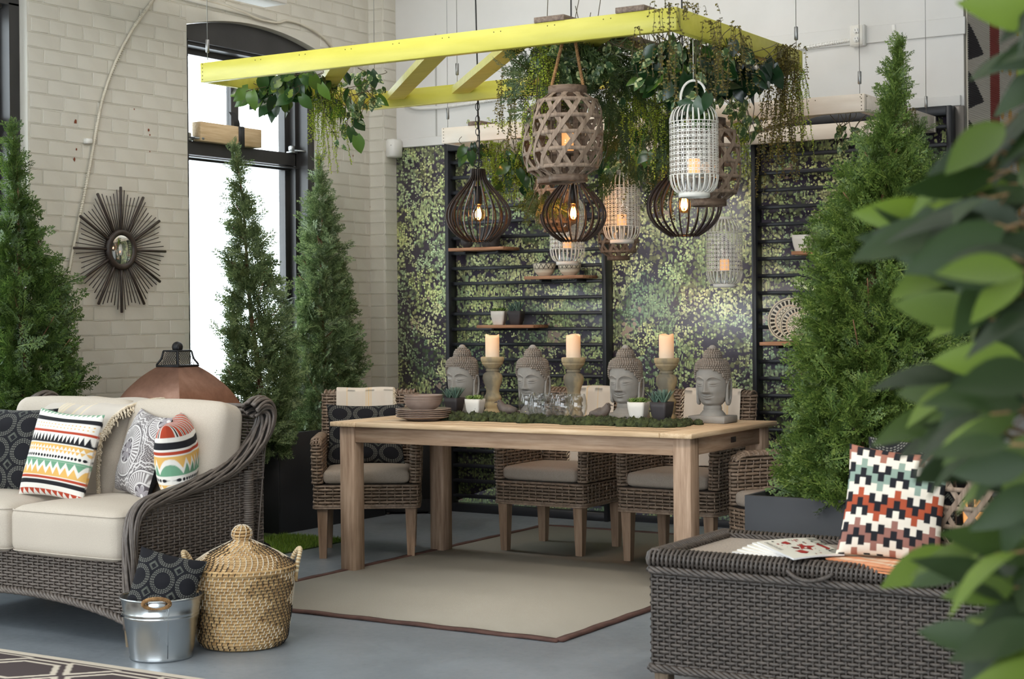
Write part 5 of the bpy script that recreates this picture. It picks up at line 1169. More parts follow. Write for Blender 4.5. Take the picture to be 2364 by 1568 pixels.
ST = statue(); YS = 7.29
for k, (px, lab) in enumerate(((1066, 'grey stone head at the left end of the row behind the dark succulent'), (1229, 'grey stone head behind the group of drinking glasses'), (1443, 'grey stone head behind the white and dark succulents on the right'), (1644, 'grey stone head with its whole plinth showing at the right table end'))):
    o = ST if k == 0 else dup(ST); p = ony(px, 800, YS); o.location = (p[0], YS, TZ); o['label'] = lab
carved = noisy('antique_carved_wood', lin(112,106,92), lin(176,156,118), 11, .8, bump=.3, bscale=40, lo=.38, hi=.56, stretch=(1, 1, .6))
def stand():
    t = thing('candle_stand', 'x', 'candle holder', (0,0,0), 0, 'turned wooden candle stands on the table')
    MB().lathe([(0, 0), (.046, 0), (.049, .012), (.047, .026), (.041, .032), (.040, .038), (.0455, .046), (.046, .062), (.042, .072), (.041, .076), (.047, .082), (.048, .094), (.044, .104), (.037, .112), (.034, .13), (.040, .155), (.050, .18), (.0535, .2), (.051, .215), (.041, .227), (.031, .232), (.036, .235), (.037, .242), (.031, .247)], 36).build('baluster', carved, t)
    MB().lathe([(.030, .245), (.042, .258), (.056, .274), (.0585, .279), (.055, .281), (.0585, .284), (.0625, .292), (.0630, .309), (.058, .312), (0, .310)], 36).build('cup', carved, t)
    return t
wax = NT('lit_ivory_wax'); sx = wax.n('ShaderNodeSeparateXYZ'); tc = wax.n('ShaderNodeTexCoord'); wax.l(tc.outputs['Object'], sx.inputs[0]); wax.base(lin(214,194,168)); wax.set(Roughness=.6)
g_ = wax.ramp(sx.outputs[2], [(0, (.22, .16, .12)), (.05, (.6, .30, .13)), (.105, (1, .40, .12))]); wax.l(g_, wax.b.inputs['Emission Color']); wax.b.inputs['Emission Strength'].default_value = .55; wax = wax.m
S0 = stand()
for k, (px, yt, lab, lc_) in enumerate(((1137, 812, 'turned wooden candle stand left of the glasses', 'tall ivory candle lit on the left wooden stand'), (1324, 813, 'turned wooden candle stand behind the glasses', 'tall ivory candle lit on the middle wooden stand'), (1539, 815, 'turned wooden candle stand behind the right dark succulent', 'tall ivory candle lit on the right wooden stand'))):
    o = S0 if k == 0 else dup(S0); p = ony(px, 850, 7.36); o.location = (p[0], 7.36, TZ); o['label'] = lab
    c = thing('tall_candle', lc_, 'candle', (p[0], 7.36, TZ+.3105), k, 'tall candles on the wooden stands')
    a = np.linspace(0, 2*pi, 36, endpoint=False); zt = .118+.004*np.sin(2*a)+.003*np.sin(3*a+1); m = MB()
    G = np.stack([np.stack([R_*np.cos(a), R_*np.sin(a), (zt if q == 2 else (zt-.004 if q == 3 else (zt*0+.09 if q == 4 else zt*0+h)))], 1) for q, (R_, h) in enumerate(((.0375, 0), (.0375, .1), (.0365, 0), (.033, 0), (.028, 0), (.0005, .09)))])
    m.grid(G[:, ::-1], cv=True); m.build('wax', wax, c); MB().tube(A([(0, 0, .088), (.003, 0, .105)]), .0014, 5).build('wick', blackm, c)
# board slabs of slate and wood
slate = noisy('slate_top', lin(70,70,74), lin(88,88,92), 12, .5); barkw = noisy('board_orange_wood', lin(150,96,58), lin(186,128,84), 30, .7)
def slab(label, pxc, Yc, hw, hd):
    X = ony(pxc, 950, Yc)[0]; t = thing('serving_board', label, 'board', (X, Yc, TZ), 0, 'slate topped serving boards'); f, L = loop_path(2*hw, 2*hd, min(hw, hd)*.55)
    o = f(np.linspace(0, L, 48, endpoint=False)); r = np.random.default_rng(int(pxc)); j = 1+r.normal(0, .012, 48)
    e = np.stack([o[:, 0]*j, o[:, 1]*j], 1); m = MB(); G = np.stack([np.concatenate([e*s, np.full((48, 1), z)], 1) for s, z in ((.97, .0), (1, .003), (1, .013), (.985, .0155), (.001, .0155))]); m.grid(G, cv=True); m.build('wood_base', barkw, t)
    m = MB(); G = np.stack([np.concatenate([e*s, np.full((48, 1), z)], 1) for s, z in ((.95, .0155), (.95, .0185), (.94, .0195), (.001, .0195))]); m.grid(G, cv=True); m.build('slate_top', slate, t)
YBD = 7.09
slab('slate serving board under the left pair of succulents', 1085, YBD, .27, .115); slab('slate serving board under the drinking glasses', 1268, YBD, .235, .115); slab('slate serving board under the right pair of succulents', 1502, YBD, .20, .115)
ZB = TZ+.0197
potd = noisy('dark_pot_glaze', lin(48,44,46), lin(60,55,57), 8, .55); potw = noisy('white_pot_glaze', lin(220,215,205), lin(232,228,220), 8, .4)
echm = leafmat('rosette_green', lin(66,96,38), lin(104,132,56), lin(150,166,92), .4, .15); alom = leafmat('grey_green_spikes', lin(62,86,76), lin(86,112,98), lin(110,134,116), .5, .1)
def sq_pot(mb):
    zs = [(0, .028), (.004, .030), (.03, .037), (.06, .041), (.083, .0425)]; f = lambda h: loop_path(2*h, 2*h, .006)
    rings = []
    for z, h in zs+[(.083, .0385), (.068, .0375), (.068, .001)]: fn, L = f(max(h, .007)); o = fn(np.linspace(0, L, 36, endpoint=False)); k = h/max(h, .007); rings.append(np.stack([o[:, 0]*k, o[:, 1]*k, np.full(36, z)], 1))
    fn = np.stack([rings[0]*A([.01, .01, 1])]+rings); return mb.grid(fn[:, ::-1], cv=True)
def fleaf(mb, base, az, el, L, w_, th, curl, mi=0):
    q = np.linspace(0, 1, 6); e = el+curl*q; x = np.cumsum(np.concatenate([[0], np.cos(e[:-1])*L/5])); z = np.cumsum(np.concatenate([[0], np.sin(e[:-1])*L/5])); wd = w_*np.sin(np.clip(q*.92+.12, 0, 1)*pi)**.7; wd[-1] = .0004
    P = np.stack([x*cos(az), x*sin(az), z], 1)+base; up = np.stack([-np.sin(e)*cos(az), -np.sin(e)*sin(az), np.cos(e)], 1); mb.tube(P, wd/w_, flat=[(w_*c_, th*s_) for c_, s_ in ((1, .2), (.5, .8), (-.5, .8), (-1, .2), (0, -1))], up=up, mi=mi)
    # scale by wd: tube uses flat with constant size, so taper by moving verts
    V = mb.V[-1].reshape(6, 5, 3); c0 = V.mean(1, keepdims=True); mb.V[-1] = (c0+(V-c0)*(wd/w_)[:, None, None]).reshape(-1, 3)
def succ(kind):
    if kind == 'white':
        t = thing('succulent_pot', 'x', 'potted plant', (0,0,0), 0, 'small potted succulents'); sq_pot(MB()).build('pot', potw, t)
        for (cx_, cy_, s) in ((-.022, -.018, 1), (.022, -.012, 1.1), (0, .022, 1.05), (-.012, .002, .8)):
            mb = MB()
            for k in range(20): fr = k/20; fleaf(mb, A([cx_, cy_, .078]), k*2.4, .25+1.1*fr, .034*s*(1.15-.5*fr), .0085*s, .003, .35)
            mb.build('rosette', echm, t)
    else:
        t = thing('succulent_pot', 'x', 'potted plant', (0,0,0), 0, 'small potted succulents'); sq_pot(MB()).build('pot', potd, t)
        for (cx_, cy_, s) in ((-.022, -.014, 1), (.02, -.018, 1.15), (.004, .02, 1.1)):
            mb = MB()
            for k in range(15): fr = k/15; fleaf(mb, A([cx_, cy_, .07]), k*2.4+s, .95+.55*fr, .076*s*(1-.25*fr), .0075, .0035, -.25+.5*fr)
            mb.build('rosette', alom, t)
    MB().lathe([(0, .072), (.036, .072)], 16).build('soil', soil, t); return t
PW = succ('white'); PD = succ('dark')
def put(o, px, Y, z, lab, rz=0, s=1.0): X = ony(px, 950, Y)[0]; o.location = (X, Y, z); o.rotation_euler = (0, 0, rz); o.scale = (s,)*3; o['label'] = lab; return o
put(PD, 1049, 7.13, ZB, 'dark square pot of spiky succulent left on the table'); put(PW, 1097, 7.06, ZB, 'white square pot of green rosettes left on the table', .12)
put(dup(PW), 1474, 7.07, ZB, 'white square pot of green rosettes right on the table', .1, 1.04); put(dup(PD), 1528, 7.06, ZB, 'dark square pot of spiky succulent right on the table', -.05, 1.08)
put(dup(PW), 1154, 8.89, 1.236, 'white succulent pot on the lowest trellis shelf', .3, 1.08); put(dup(PD), 1194, 8.90, 1.236, 'dark succulent pot on the lowest trellis shelf', .2, 1.08)
o = dup(PW); put(o, 1856, 8.86, 1.650, 'white pot on the upper shelf beside the big cedar', 0, 1.15)
# glasses
gl = glassmat('clear_tumbler', (.97, .975, .975), 0, .12, .4)
G0 = thing('stemless_glass', 'x', 'glass', (0,0,0), 0, 'stemless glasses on the slate board')
MB().lathe([(0, .004), (.024, .003), (.027, 0), (.036, .012), (.0455, .035), (.0475, .052), (.044, .078), (.0365, .106), (.0355, .107), (.0345, .106), (.042, .078), (.0455, .052), (.0435, .036), (.034, .015), (.022, .008), (0, .008)], 40).build('bowl', gl, G0)
spots = [(1219, 7.14), (1258, 7.12), (1289, 7.14), (1302, 7.03), (1333, 7.09), (1240, 7.02)]
for k, (px, Y) in enumerate(spots): o = G0 if k == 0 else dup(G0); X = ony(px, 940, Y)[0]; o.location = (X, Y, ZB); o.scale = (1.06, 1.06, 1.1); o['label'] = ['clear stemless glass at the left rear of the glass group', 'second clear stemless glass from the left in the rear row', 'third clear stemless glass from the left in the rear row', 'clear stemless glass nearest the viewer at the right of the group', 'clear stemless glass at the right end of the group', 'clear stemless glass nearest the viewer at the left of the group'][k]
# dinnerware
pln = noisy('mauve_stoneware', lin(140,122,112), lin(158,141,131), 12, .25)
PC = (-4.785, 6.845)
d0 = None
for k in range(5):
    if d0 is None:
        d0 = thing('dinner_plate', 'x', 'plate', (0,0,0), 0, 'stacked dinner plates'); MB().lathe([(0, .004), (.078, .004), (.082, 0), (.086, .004), (.115, .012), (.142, .020), (.1435, .022), (.142, .0235), (.113, .016), (.084, .009), (0, .008)], 56).build('plate_body', pln, d0); o = d0
    else: o = dup(d0)
    o.location = (PC[0]+random.uniform(-.002, .002), PC[1]+random.uniform(-.002, .002), TZ+.0095*k); o['label'] = ['bottom mauve dinner plate of the stack on the table', 'second mauve dinner plate from the bottom of the stack', 'middle mauve dinner plate of the stack', 'fourth mauve dinner plate from the bottom of the stack', 'top mauve dinner plate carrying the bowls'][k]
b0 = None
for k in range(3):
    if b0 is None:
        b0 = thing('soup_bowl', 'x', 'bowl', (0,0,0), 0, 'stacked soup bowls'); MB().lathe([(0, .005), (.045, .005), (.048, 0), (.052, .005), (.075, .018), (.092, .038), (.1, .056), (.1015, .058), (.099, .0585), (.088, .042), (.072, .024), (.045, .011), (0, .010)], 52).build('bowl_body', pln, b0); o = b0
    else: o = dup(b0)
    o.location = (PC[0]-.004+.002*k, PC[1], TZ+.0095*4+.009+.0125*k); o['label'] = ['lowest mauve bowl resting on the plate stack', 'middle mauve bowl of the three stacked', 'top mauve bowl of the three stacked'][k]
# birds
brd = noisy('brown_bird_finish', lin(84,74,68), lin(112,100,92), 20, .6, bump=.2, bscale=80)
def bird():
    t = thing('bird_figurine', 'x', 'figurine', (0,0,0), 0, 'small brown bird figurines'); s = np.linspace(0, 1, 24); kx = [-.062, -.045, -.025, -.005, .014, .026, .034, .040, .046, .050]; kz = [.022, .026, .032, .036, .040, .052, .064, .072, .074, .074]; kr = [.005, .012, .022, .028, .027, .022, .018, .0175, .012, .002]; q = np.linspace(0, 1, 10)
    P = np.stack([np.interp(s, q, kx), 0*s, np.interp(s, q, kz)], 1); mb = MB().tube(P, np.interp(s, q, kr), 14); mb.sphere((-.006, 0, .010), (.024, .022, .012), 12, 8); mb.build('body', brd, t); MB().tube(A([(.050, 0, .076), (.064, 0, .072)]), [.0045, .0006], 8).build('beak', brd, t)
    for sg in (-1, 1): MB().sphere((-.02, sg*.020, .036), (.030, .009, .016), 12, 8).build('wing', brd, t); MB().sphere((.040, sg*.0155, .080), .0022, 6, 5).build('eye', blackm, t)
    return t
B0 = bird(); B0.scale = (1.05,)*3; X = ony(1171, 945, 7.06)[0]; B0.location = (X, 7.06, TZ+.012); B0.rotation_euler = (0, 0, pi+.5); B0['label'] = 'brown bird figurine facing left between pots and glasses'
b2_ = dup(B0); X = ony(1386, 950, 7.02)[0]; b2_.location = (X, 7.02, TZ+.01); b2_.rotation_euler = (0, 0, .2); b2_['label'] = 'brown bird figurine facing right beside the glasses'
# moss runner
mossm = noisy('preserved_moss', lin(44,52,28), lin(82,92,52), 60, .95, bump=1.0, bscale=260, dist=.006, island=.25); mossl = leafmat('moss_tufts', lin(48,56,30), lin(70,80,42), lin(98,106,62), .9, .1)
mb = MB(); r = np.random.default_rng(5); tuft = []
def clump(x, y, s):
    n1, n2 = 14, 9; t_ = np.linspace(0, pi*.62, n2); a_ = np.linspace(0, 2*pi, n1, endpoint=False); T_, A_ = np.meshgrid(t_, a_, indexing='ij'); ph = r.random(4)*6.28
    R_ = s*(1+.16*np.sin(3*A_+4*T_+ph[0])+.12*np.sin(6*A_-5*T_+ph[1])+.08*r.normal(0, 1, T_.shape)); P = np.stack([x+R_*np.sin(T_)*np.cos(A_), y+R_*np.sin(T_)*np.sin(A_), TZ+s*.2+R_*np.cos(T_)*.85], -1); P[..., 2] = np.maximum(P[..., 2], TZ+.001)
    mb.grid(P[::-1], cv=True); tuft.append(P[:7].reshape(-1, 3))
xs = np.linspace(-4.79, -3.40, 120)
for x in xs: s = r.uniform(.014, .040); clump(x+r.normal(0, .01), 6.915+r.normal(0, .022)-.02*sin((x+4)*3), s)
for x in np.linspace(-4.72, -3.44, 55): clump(x+r.normal(0, .01), 7.215+r.normal(0, .012), r.uniform(.012, .02))
for k in range(26): clump(r.uniform(-3.50, -3.36), r.uniform(6.92, 7.16), r.uniform(.016, .028))
for xa_, xb_ in ((-4.43, -4.37), (-4.0, -3.9), (-4.85, -4.76)):
    for k in range(12): clump(r.uniform(xa_, xb_), r.uniform(6.93, 7.2), r.uniform(.014, .022))
t = tag(thing('moss_runner', 'lumpy runner of dark green moss along the middle of the table', 'moss', (0, 0, 0))); mb.build('moss_clumps', mossm, t)['kind'] = 'stuff'
Tq = np.concatenate(tuft); ii = r.integers(0, len(Tq), 16000); c = Tq[ii]+r.normal(0, .0025, (len(ii), 3)); c[:, 2] = np.maximum(c[:, 2], TZ+.003); d1 = r.normal(0, .0018, (len(ii), 3)); d2 = r.normal(0, .0020, (len(ii), 3)); d1[:, 2] = np.abs(d1[:, 2]); MB().add(np.stack([c-d2*.4, c+d2*.4, c+d1*1.5], 1).reshape(-1, 3), np.arange(3*len(ii)).reshape(-1, 3)).build('moss_tufts', mossl, t, False)['kind'] = 'stuff'
# things on the trellis shelves
dstone = noisy('dark_pitted_stone', lin(44,43,44), lin(66,64,64), 30, .85, bump=.5, bscale=120)
X = ony(1078, 560, 8.9)[0]; t = thing('round_stone', 'small dark round stone on the top trellis shelf', 'stone', (X, 8.9, 1.738)); m = MB().sphere((0, 0, .043), (.040, .036, .044), 20, 14); m.V[0] += .003*np.sin(m.V[0]*120)[:, [1, 2, 0]]; m.V[0][:, 2] = np.maximum(m.V[0][:, 2], 0); m.build('stone_body', dstone, t)
X = ony(1132, 560, 8.9)[0]; t = thing('stone_mortar', 'dark rough stone pot on the top trellis shelf', 'pot', (X, 8.9, 1.738)); MB().lathe([(0, 0), (.048, 0), (.055, .01), (.066, .06), (.070, .125), (.066, .13), (.058, .125), (.05, .05), (0, .03)], 32).build('pot_body', dstone, t)
cerm = patmat('painted_ceramic', .3, 20)
def rev_pat(prof, seg, fn, name, t):
    prof = A(prof); s = np.concatenate([[0], np.cumsum(np.hypot(*np.diff(prof, axis=0).T))]); q = np.linspace(0, s[-1], 70); R_ = np.interp(q, s, prof[:, 0]); Z_ = np.interp(q, s, prof[:, 1]); a = np.arange(seg)*2*pi/seg; RR, AA = np.meshgrid(R_, a, indexing='ij'); ZZ_ = np.broadcast_to(Z_[:, None], RR.shape); c = fn(RR, AA, ZZ_, np.broadcast_to((q/s[-1])[:, None], RR.shape))
    return MB().grid(np.stack([RR*np.cos(AA), RR*np.sin(AA), ZZ_], -1), cv=True).build(name, cerm, t, True, c.reshape(-1, 3))
ivory, ink = A(lin(222,212,190)), A(lin(52,46,40))
def bowl_pat(R_, A_, Z_, q):
    c = np.broadcast_to(ivory, R_.shape+(3,)).copy(); tri = np.abs((A_*14/pi/2*1.0*1) % 1-.5)*2; out = q < .55; h = (Z_-.048)/.028; c[out & (h > 0) & (h < 1) & (np.abs(tri-h) < .16)] = ink; c[out & (np.abs(Z_-.046) < .0022)] = ink; c[out & (np.abs(Z_-.079) < .0015)] = ink; c[out & (np.abs(Z_-.041) < .0018) & (((A_*40/pi/2) % 1) < .5)] = ink; return c
pb = None
for k, (px, lab) in enumerate(((1257, 'painted bowl at the left of the middle trellis shelf'), (1315, 'painted bowl at the right of the middle trellis shelf'))):
    o = thing('painted_bowl', lab, 'bowl', (ony(px, 620, 8.9)[0], 8.9, 1.544), k*.7, 'painted bowls on the trellis shelf'); rev_pat([(0, .004), (.03, .004), (.034, 0), (.038, .004), (.058, .022), (.07, .05), (.075, .082), (.072, .083), (.066, .05), (.05, .02), (0, .012)], 180, bowl_pat, 'bowl_body', o)
def plate_pat(sc):
    def fn(R_, A_, Z_, q):
        c = np.broadcast_to(ivory, R_.shape+(3,)).copy(); r = R_/sc; fq = lambda n: (A_*n/2/pi) % 1
        c[(r > .70) & (r < .88) & (fq(26) < .55)] = ink; c[np.abs(r-.92) < .012] = ink; c[np.abs(r-.66) < .012] = lin(186,140,110); d = np.abs(fq(20)-.5)*2; h = (r-.44)/.16
        c[(h > 0) & (h < 1) & (np.abs(d-h) < .17)] = ink; c[np.abs(r-.42) < .012] = ink; c[np.abs(r-.61) < .01] = ink; c[(r > .2) & (r < .38) & (fq(22) < .6)] = ink; c[(r > .08) & (r < .15) & (fq(10) < .5)] = ink; c[r > .97] = lin(206,190,160); return c
    return fn
for px, py, Rp, Yp, lab, rzt in ((1822, 736, .128, 8.90, 'larger painted plate leaning on the trellis behind the cedar', 12), (1842, 748, .104, 8.85, 'smaller painted plate leaning in front of the larger one', 16)):
    X = ony(px, py, Yp)[0]; t = thing('painted_plate', lab, 'plate', (X, Yp, 1.1325+Rp*cos(radians(rzt))), 0, 'painted plates on the trellis shelf'); t.rotation_euler = (radians(90-rzt), 0, 0)
    rev_pat([(Rp, .016), (Rp*.72, .004), (Rp*.66, .001), (0, 0)], 260, plate_pat(Rp), 'plate_face', t); MB().lathe([(0, -.003), (Rp*.66, -.003), (Rp*.99, .0115), (Rp, .0155)], 48).build('plate_back', plain('ceramic_back', lin(206,196,176), .35), t)
# ================================================================== PILLOWS
pil = patmat('printed_cotton', .9, 700)
def pat_circles(u, v, s=4.2):
    x = u*s; y = v*s; c = np.broadcast_to(A(lin(30,30,34)), u.shape+(3,)).copy()
    fx = (x % 1)-.5; fy = (y % 1)-.5; r = np.hypot(fx*(1+.12*np.abs(fy)), fy); an = np.arctan2(fy, fx)
    for r0, n, w_ in ((.34, 22, .016), (.40, 26, .016), (.455, 30, .015)): c[(np.abs(r-r0) < w_*.8) & (((an/2/pi*n) % 1) < .62)] = lin(128,128,120)
    gx = ((x+.5) % 1)-.5; gy = ((y+.5) % 1)-.5; d = np.abs(gx)+np.abs(gy)
    for d0 in (.13, .18): c[(np.abs(d-d0) < .014) & (((gx-gy)*14 % 1) < .6)] = lin(120,124,114)
    return c
W_, K_, R_ed, Y_l, G_r = lin(228,224,216), lin(36,36,40), lin(176,70,48), lin(222,176,100), lin(112,158,128)
def tri(u, n): return np.abs((u*n) % 1-.5)*2
def pat_stripes(u, v):
    c = np.broadcast_to(A(W_), u.shape+(3,)).copy(); v = 1-v
    B_ = lambda a, b, col: c.__setitem__((v > a) & (v < b), col)
    m = (v < .045); c[m & (tri(u, 16) > (v/.045))] = G_r
    B_(.085, .135, K_); dt = ((u*19 % 1-.5)**2+((v-.15)*26 % 1-.5)**2 < .035) & (v > .15) & (v < .235); c[dt] = Y_l
    B_(.245, .275, R_ed); h = (v-.29)/.095; c[(h > 0) & (h <= 1) & (tri(u, 17) < h)] = K_; B_(.375, .395, K_)
    B_(.41, .425, Y_l); h = (v-.425)/.04; c[(h > 0) & (h < 1) & (tri(u, 18) < 1-h)] = Y_l; h = (v-.465)/.04; c[(h > 0) & (h < 1) & (tri(u+.028, 18) < 1-h)] = Y_l
    dd = (u*22 % 1-.5)**2*1.0/22**2+((v-.545))**2; c[dd < (.0165)**2] = K_
    B_(.58, .60, G_r); h = (v-.60)/.085; c[(h > 0) & (h < 1) & (tri(u, 9) < 1-h)] = G_r; h = (v-.655)/.095; c[(h > 0) & (h < 1) & (tri(u, 9) > 1-h)] = Y_l; h = (v-.625)/.1
    B_(.75, .77, Y_l); B_(.78, .81, R_ed); B_(.825, .875, K_); m = v > .93; c[m] = R_ed; c[m & (tri(u, 11) < (v-.93)/.07*1.0)] = W_
    return c
def pat_stripes2(u, v):
    c = np.broadcast_to(A(W_), u.shape+(3,)).copy(); v = 1-v
    B_ = lambda a, b, col: c.__setitem__((v > a) & (v < b), col)
    m = v < .16; c[m] = R_ed; c[m & (tri(u, 9) < .45)] = W_; c[m & (tri(u, 9) < .18)] = K_
    B_(.22, .31, K_); B_(.34, .38, R_ed); B_(.40, .43, Y_l); h = (v-.43)/.13; c[(h > 0) & (h < 1) & (tri(u, 9) < 1-h)] = Y_l; h = (v-.50)/.13; c[(h > 0) & (h < 1) & (tri(u, 9) > 1.0-h)] = G_r; B_(.63, .645, G_r)
    dd = ((u*24 % 1)-.5)**2/24**2+(v-.70)**2*.6; c[dd < .016**2] = K_; h = (v-.755)/.06; c[(h > 0) & (h < 1) & (tri(u, 17) < 1-h)] = Y_l; h = (v-.815)/.06; c[(h > 0) & (h < 1) & (tri(u, 17) < 1-h)] = Y_l; B_(.885, .91, K_); h = (v-.91)/.09; c[(h > 0) & (tri(u, 13) > h)] = K_
    return c
def pat_paisley(u, v):
    c = np.broadcast_to(A(lin(112,106,106)), u.shape+(3,)).copy(); wt = A(lin(206,202,200))
    c[(np.sin(u*190)*np.sin(v*170+3*np.sin(u*30)) > .55)] = wt; c[(np.sin(u*90+v*140)*np.sin(v*90-u*60) > .75)] = lin(60,56,60)
    for cx_, cy_, s in ((.42, .50, 1), (.95, .06, .9), (.06, .98, .8), (.98, .95, .8), (0.0, .1, .7)):
        r = np.hypot(u-cx_, v-cy_)/s; a = np.arctan2(v-cy_, u-cx_); m = r < .33; c[m] = lin(120,114,114); c[m & (np.abs(r-.31) < .012)] = wt; c[m & (np.abs(r-.33) < .01)] = lin(60,56,60)
        c[(r > .17) & (r < .29) & (((a/2/pi*40) % 1) < .5)] = wt; c[(np.abs(r-.155) < .012)] = wt; c[(r < .14)] = lin(88,82,86); c[(r < .13*np.abs(np.cos(a*4))**.5) & (r > .03)] = lin(150,144,148); c[(np.abs(r-.13*np.abs(np.cos(a*4))**.5) < .006) & (r < .14)] = wt; c[r < .025] = wt
        for q in (.37, .42): c[(np.abs(r-q-.012*np.sin(a*18)) < .008)] = wt
    return c
def pat_zigzag(u, v):
    # continuous stepped bands with black and cream step blocks alternating between them
    n = 2.7; seg = np.clip((((u*n+.1) % 1)*6).astype(int), 0, 5); st = A([0, .6, 1.2, 1.8, 1.2, .6])[seg]; peak = (seg >= 2) & (seg <= 4)
    k = (1-v)*11.0+st*1.25-.6; j = np.floor(k/3).astype(int); q = k-3*j
    bands = np.stack([A(lin(158, 108, 92)), A(lin(136, 156, 144)), A(lin(166, 80, 54)), A(lin(146, 104, 94))])
    c = bands[np.mod(j, 4)]; wht_, blk_ = A(lin(224, 216, 202)), A(lin(34, 35, 40))
    a_, b_ = (q >= 1) & (q < 2), q >= 2
    c = np.where((a_ & peak | b_ & ~peak)[..., None], blk_, c); c = np.where((a_ & ~peak | b_ & peak)[..., None], wht_, c); return c
def pillow(name, label, w_, h_, T, pat, loc, rz, lean, roll=0, back=None, n=196, group=None, plumpness=.5):
    t = thing(name, label, 'pillow', loc, 0, group); t.rotation_mode = 'XYZ'
    t.matrix_world = Matrix.Translation(loc) @ Matrix.Rotation(rz, 4, 'Z') @ Matrix.Rotation(lean, 4, 'X') @ Matrix.Rotation(roll, 4, 'Y')
    q = np.linspace(0, 1, n); U, V_ = np.meshgrid(q, q, indexing='ij'); a, b = 2*U-1, 2*V_-1
    edge = np.clip(1-np.abs(a)**2.6, 0, 1)*np.clip(1-np.abs(b)**2.6, 0, 1); th = T*edge**plumpness
    X = w_/2*a*(1-.075*(1-b**2)*np.abs(a)); Z = h_/2*b*(1-.075*(1-a**2)*np.abs(b))
    wr = .004*np.sin(a*9+b*5)*edge+.003*np.sin(b*14-a*4)*edge
    for sd, nm, fn in ((-1, 'front_panel', pat), (1, 'back_panel', back or pat)):
        st = 1 if sd < 0 or fn is pat_stripes2 else 5; P = np.stack([X, sd*(th+wr*.5), Z], -1)[::st, ::st]; P = P if sd < 0 else P[::-1]; UU = (U if sd < 0 else U[::-1])[::st, ::st]; VV = V_[::st, ::st]
        cc = sum(fn(UU+du/n, VV+dv/n) for du in (-.33, 0, .33) for dv in (-.33, 0, .33))/9
        MB().grid(P).build(nm, pil, t, True, cc.reshape(-1, 3))
    return t
dark = lambda u, v: np.broadcast_to(A(lin(30,30,34)), u.shape+(3,)).copy()
p = ony(142, 1078, 4.89); pillow('throw_pillow', 'square pillow with white black red and yellow tribal stripes on the sofa', .385, .385, .07, pat_stripes, (p[0], 4.89, .72), .02, radians(-17), radians(3.5))
p = ony(20, 1078, 4.97); pillow('throw_pillow', 'black circle print pillow at the left edge of the sofa', .43, .40, .075, lambda u, v: pat_circles(u, v, 3.2), (p[0]+.02, 4.975, .715), 0.1, radians(-17), 0, dark)
p = ony(335, 1082, 5.06); pillow('throw_pillow', 'grey paisley medallion pillow leaning in the sofa corner', .37, .37, .065, pat_paisley, (p[0]-.01, 5.06, .72), radians(-24), radians(-18), radians(4), dark)
p = ony(410, 1075, 4.93); pillow('throw_pillow', 'tribal striped pillow seen edge on beside the sofa arm', .33, .33, .085, pat_stripes2, (p[0]-.115, 5.05, .715), radians(122), radians(-4), radians(-6), plumpness=.42)
ct = A([CH1[0], CH1[1]])+A([cos(c1), sin(c1)])*(-.02)+A([-sin(c1), cos(c1)])*.13; pillow('throw_pillow', 'black circle print pillow on the angled wicker chair', .44, .345, .06, lambda u, v: pat_circles(u, v, 3.0), (ct[0], ct[1], .640), c1, radians(-13), 0, dark)
p = A([BK[0]+.015, BK[1]+.0]); pillow('throw_pillow', 'black circle print pillow stuffed into the metal bucket', .265, .28, .05, lambda u, v: pat_circles(u+.1, v, 2.6), (p[0], p[1], .262), YAW+.05, radians(-20), radians(14), dark)
p = ony(2062, 1180, 5.16); pillow('throw_pillow', 'zigzag pillow in rust black white and sage on the bench', .335, .37, .06, pat_zigzag, (p[0], 5.17, BTOP+.195), radians(12), radians(-15), radians(5.5), dark)
p = ony(2108, 1160, 5.28); pillow('throw_pillow', 'black stitched pillow behind the zigzag pillow on the bench', .34, .36, .055, lambda u, v: pat_circles(u, v, 2.4), (p[0], 5.315, BTOP+.222), radians(10), radians(-14), radians(2), dark)
# throw over the sofa back with a knotted fringe
t = thing('throw_blanket', 'grey striped throw with knotted fringe over the left sofa cushion', 'throw', (0, 0, 0))
def sofa_front(z): return 5.235-.128+(z-.70)*.231
n1, n2 = 46, 60; s = np.linspace(0, 1, n1); xs0 = lambda z: -5.60-.08*(.93-z)
Pg = np.zeros((n1, n2, 3)); vv = np.linspace(0, 1, n2)
for k, q in enumerate(vv):
    if q < .72:
        z = .545+(q/.72)*.365; y = sofa_front(z)-.022-.03*sin(min(1, (z-.5)/.42)*pi)*.6
        if z > .86: y += .10*((z-.86)/.05)**2*.35
    else:
        a = (q-.72)/.28; z = .912+.028*sin(pi*a*.6); y = sofa_front(.91)+.012+a*.22
    xl, xr = -5.68-.06*(.93-min(z, .93))/.4, np.interp(z, [.51, .65, .78, .86, .93], [-5.235, -5.255, -5.275, -5.235, -5.185])
    Pg[:, k, 0] = xl+(xr-xl)*s; Pg[:, k, 1] = y-.004*np.sin(s*20+q*3); Pg[:, k, 2] = z+.003*np.sin(s*12)
col = np.broadcast_to(A(lin(196,188,178)), (n1, n2, 3)).copy()
for c0, w2 in ((.20, .012), (.24, .012), (.28, .012), (.42, .010), (.56, .008)): col[np.abs(s-c0) < w2] = lin(220,204,172)
MB().grid(Pg).build('cloth', thr, t, True, col.reshape(-1, 3)); mb = MB(); r = np.random.default_rng(8)
for k in range(0, n2, 1):
    p0 = Pg[-1, k]
    for m_ in range(2):
        L = r.uniform(.03, .055); dz = A([L*.45, -.012, -L*.75]); qq = np.linspace(0, 1, 5)[:, None]; mb.tube(p0+A([0, 0, r.uniform(-.006, .006)])+qq*dz+r.normal(0, .004, (5, 3))*qq, .0026, 5); mb.sphere(p0+dz*.45, .0062, 7, 5)
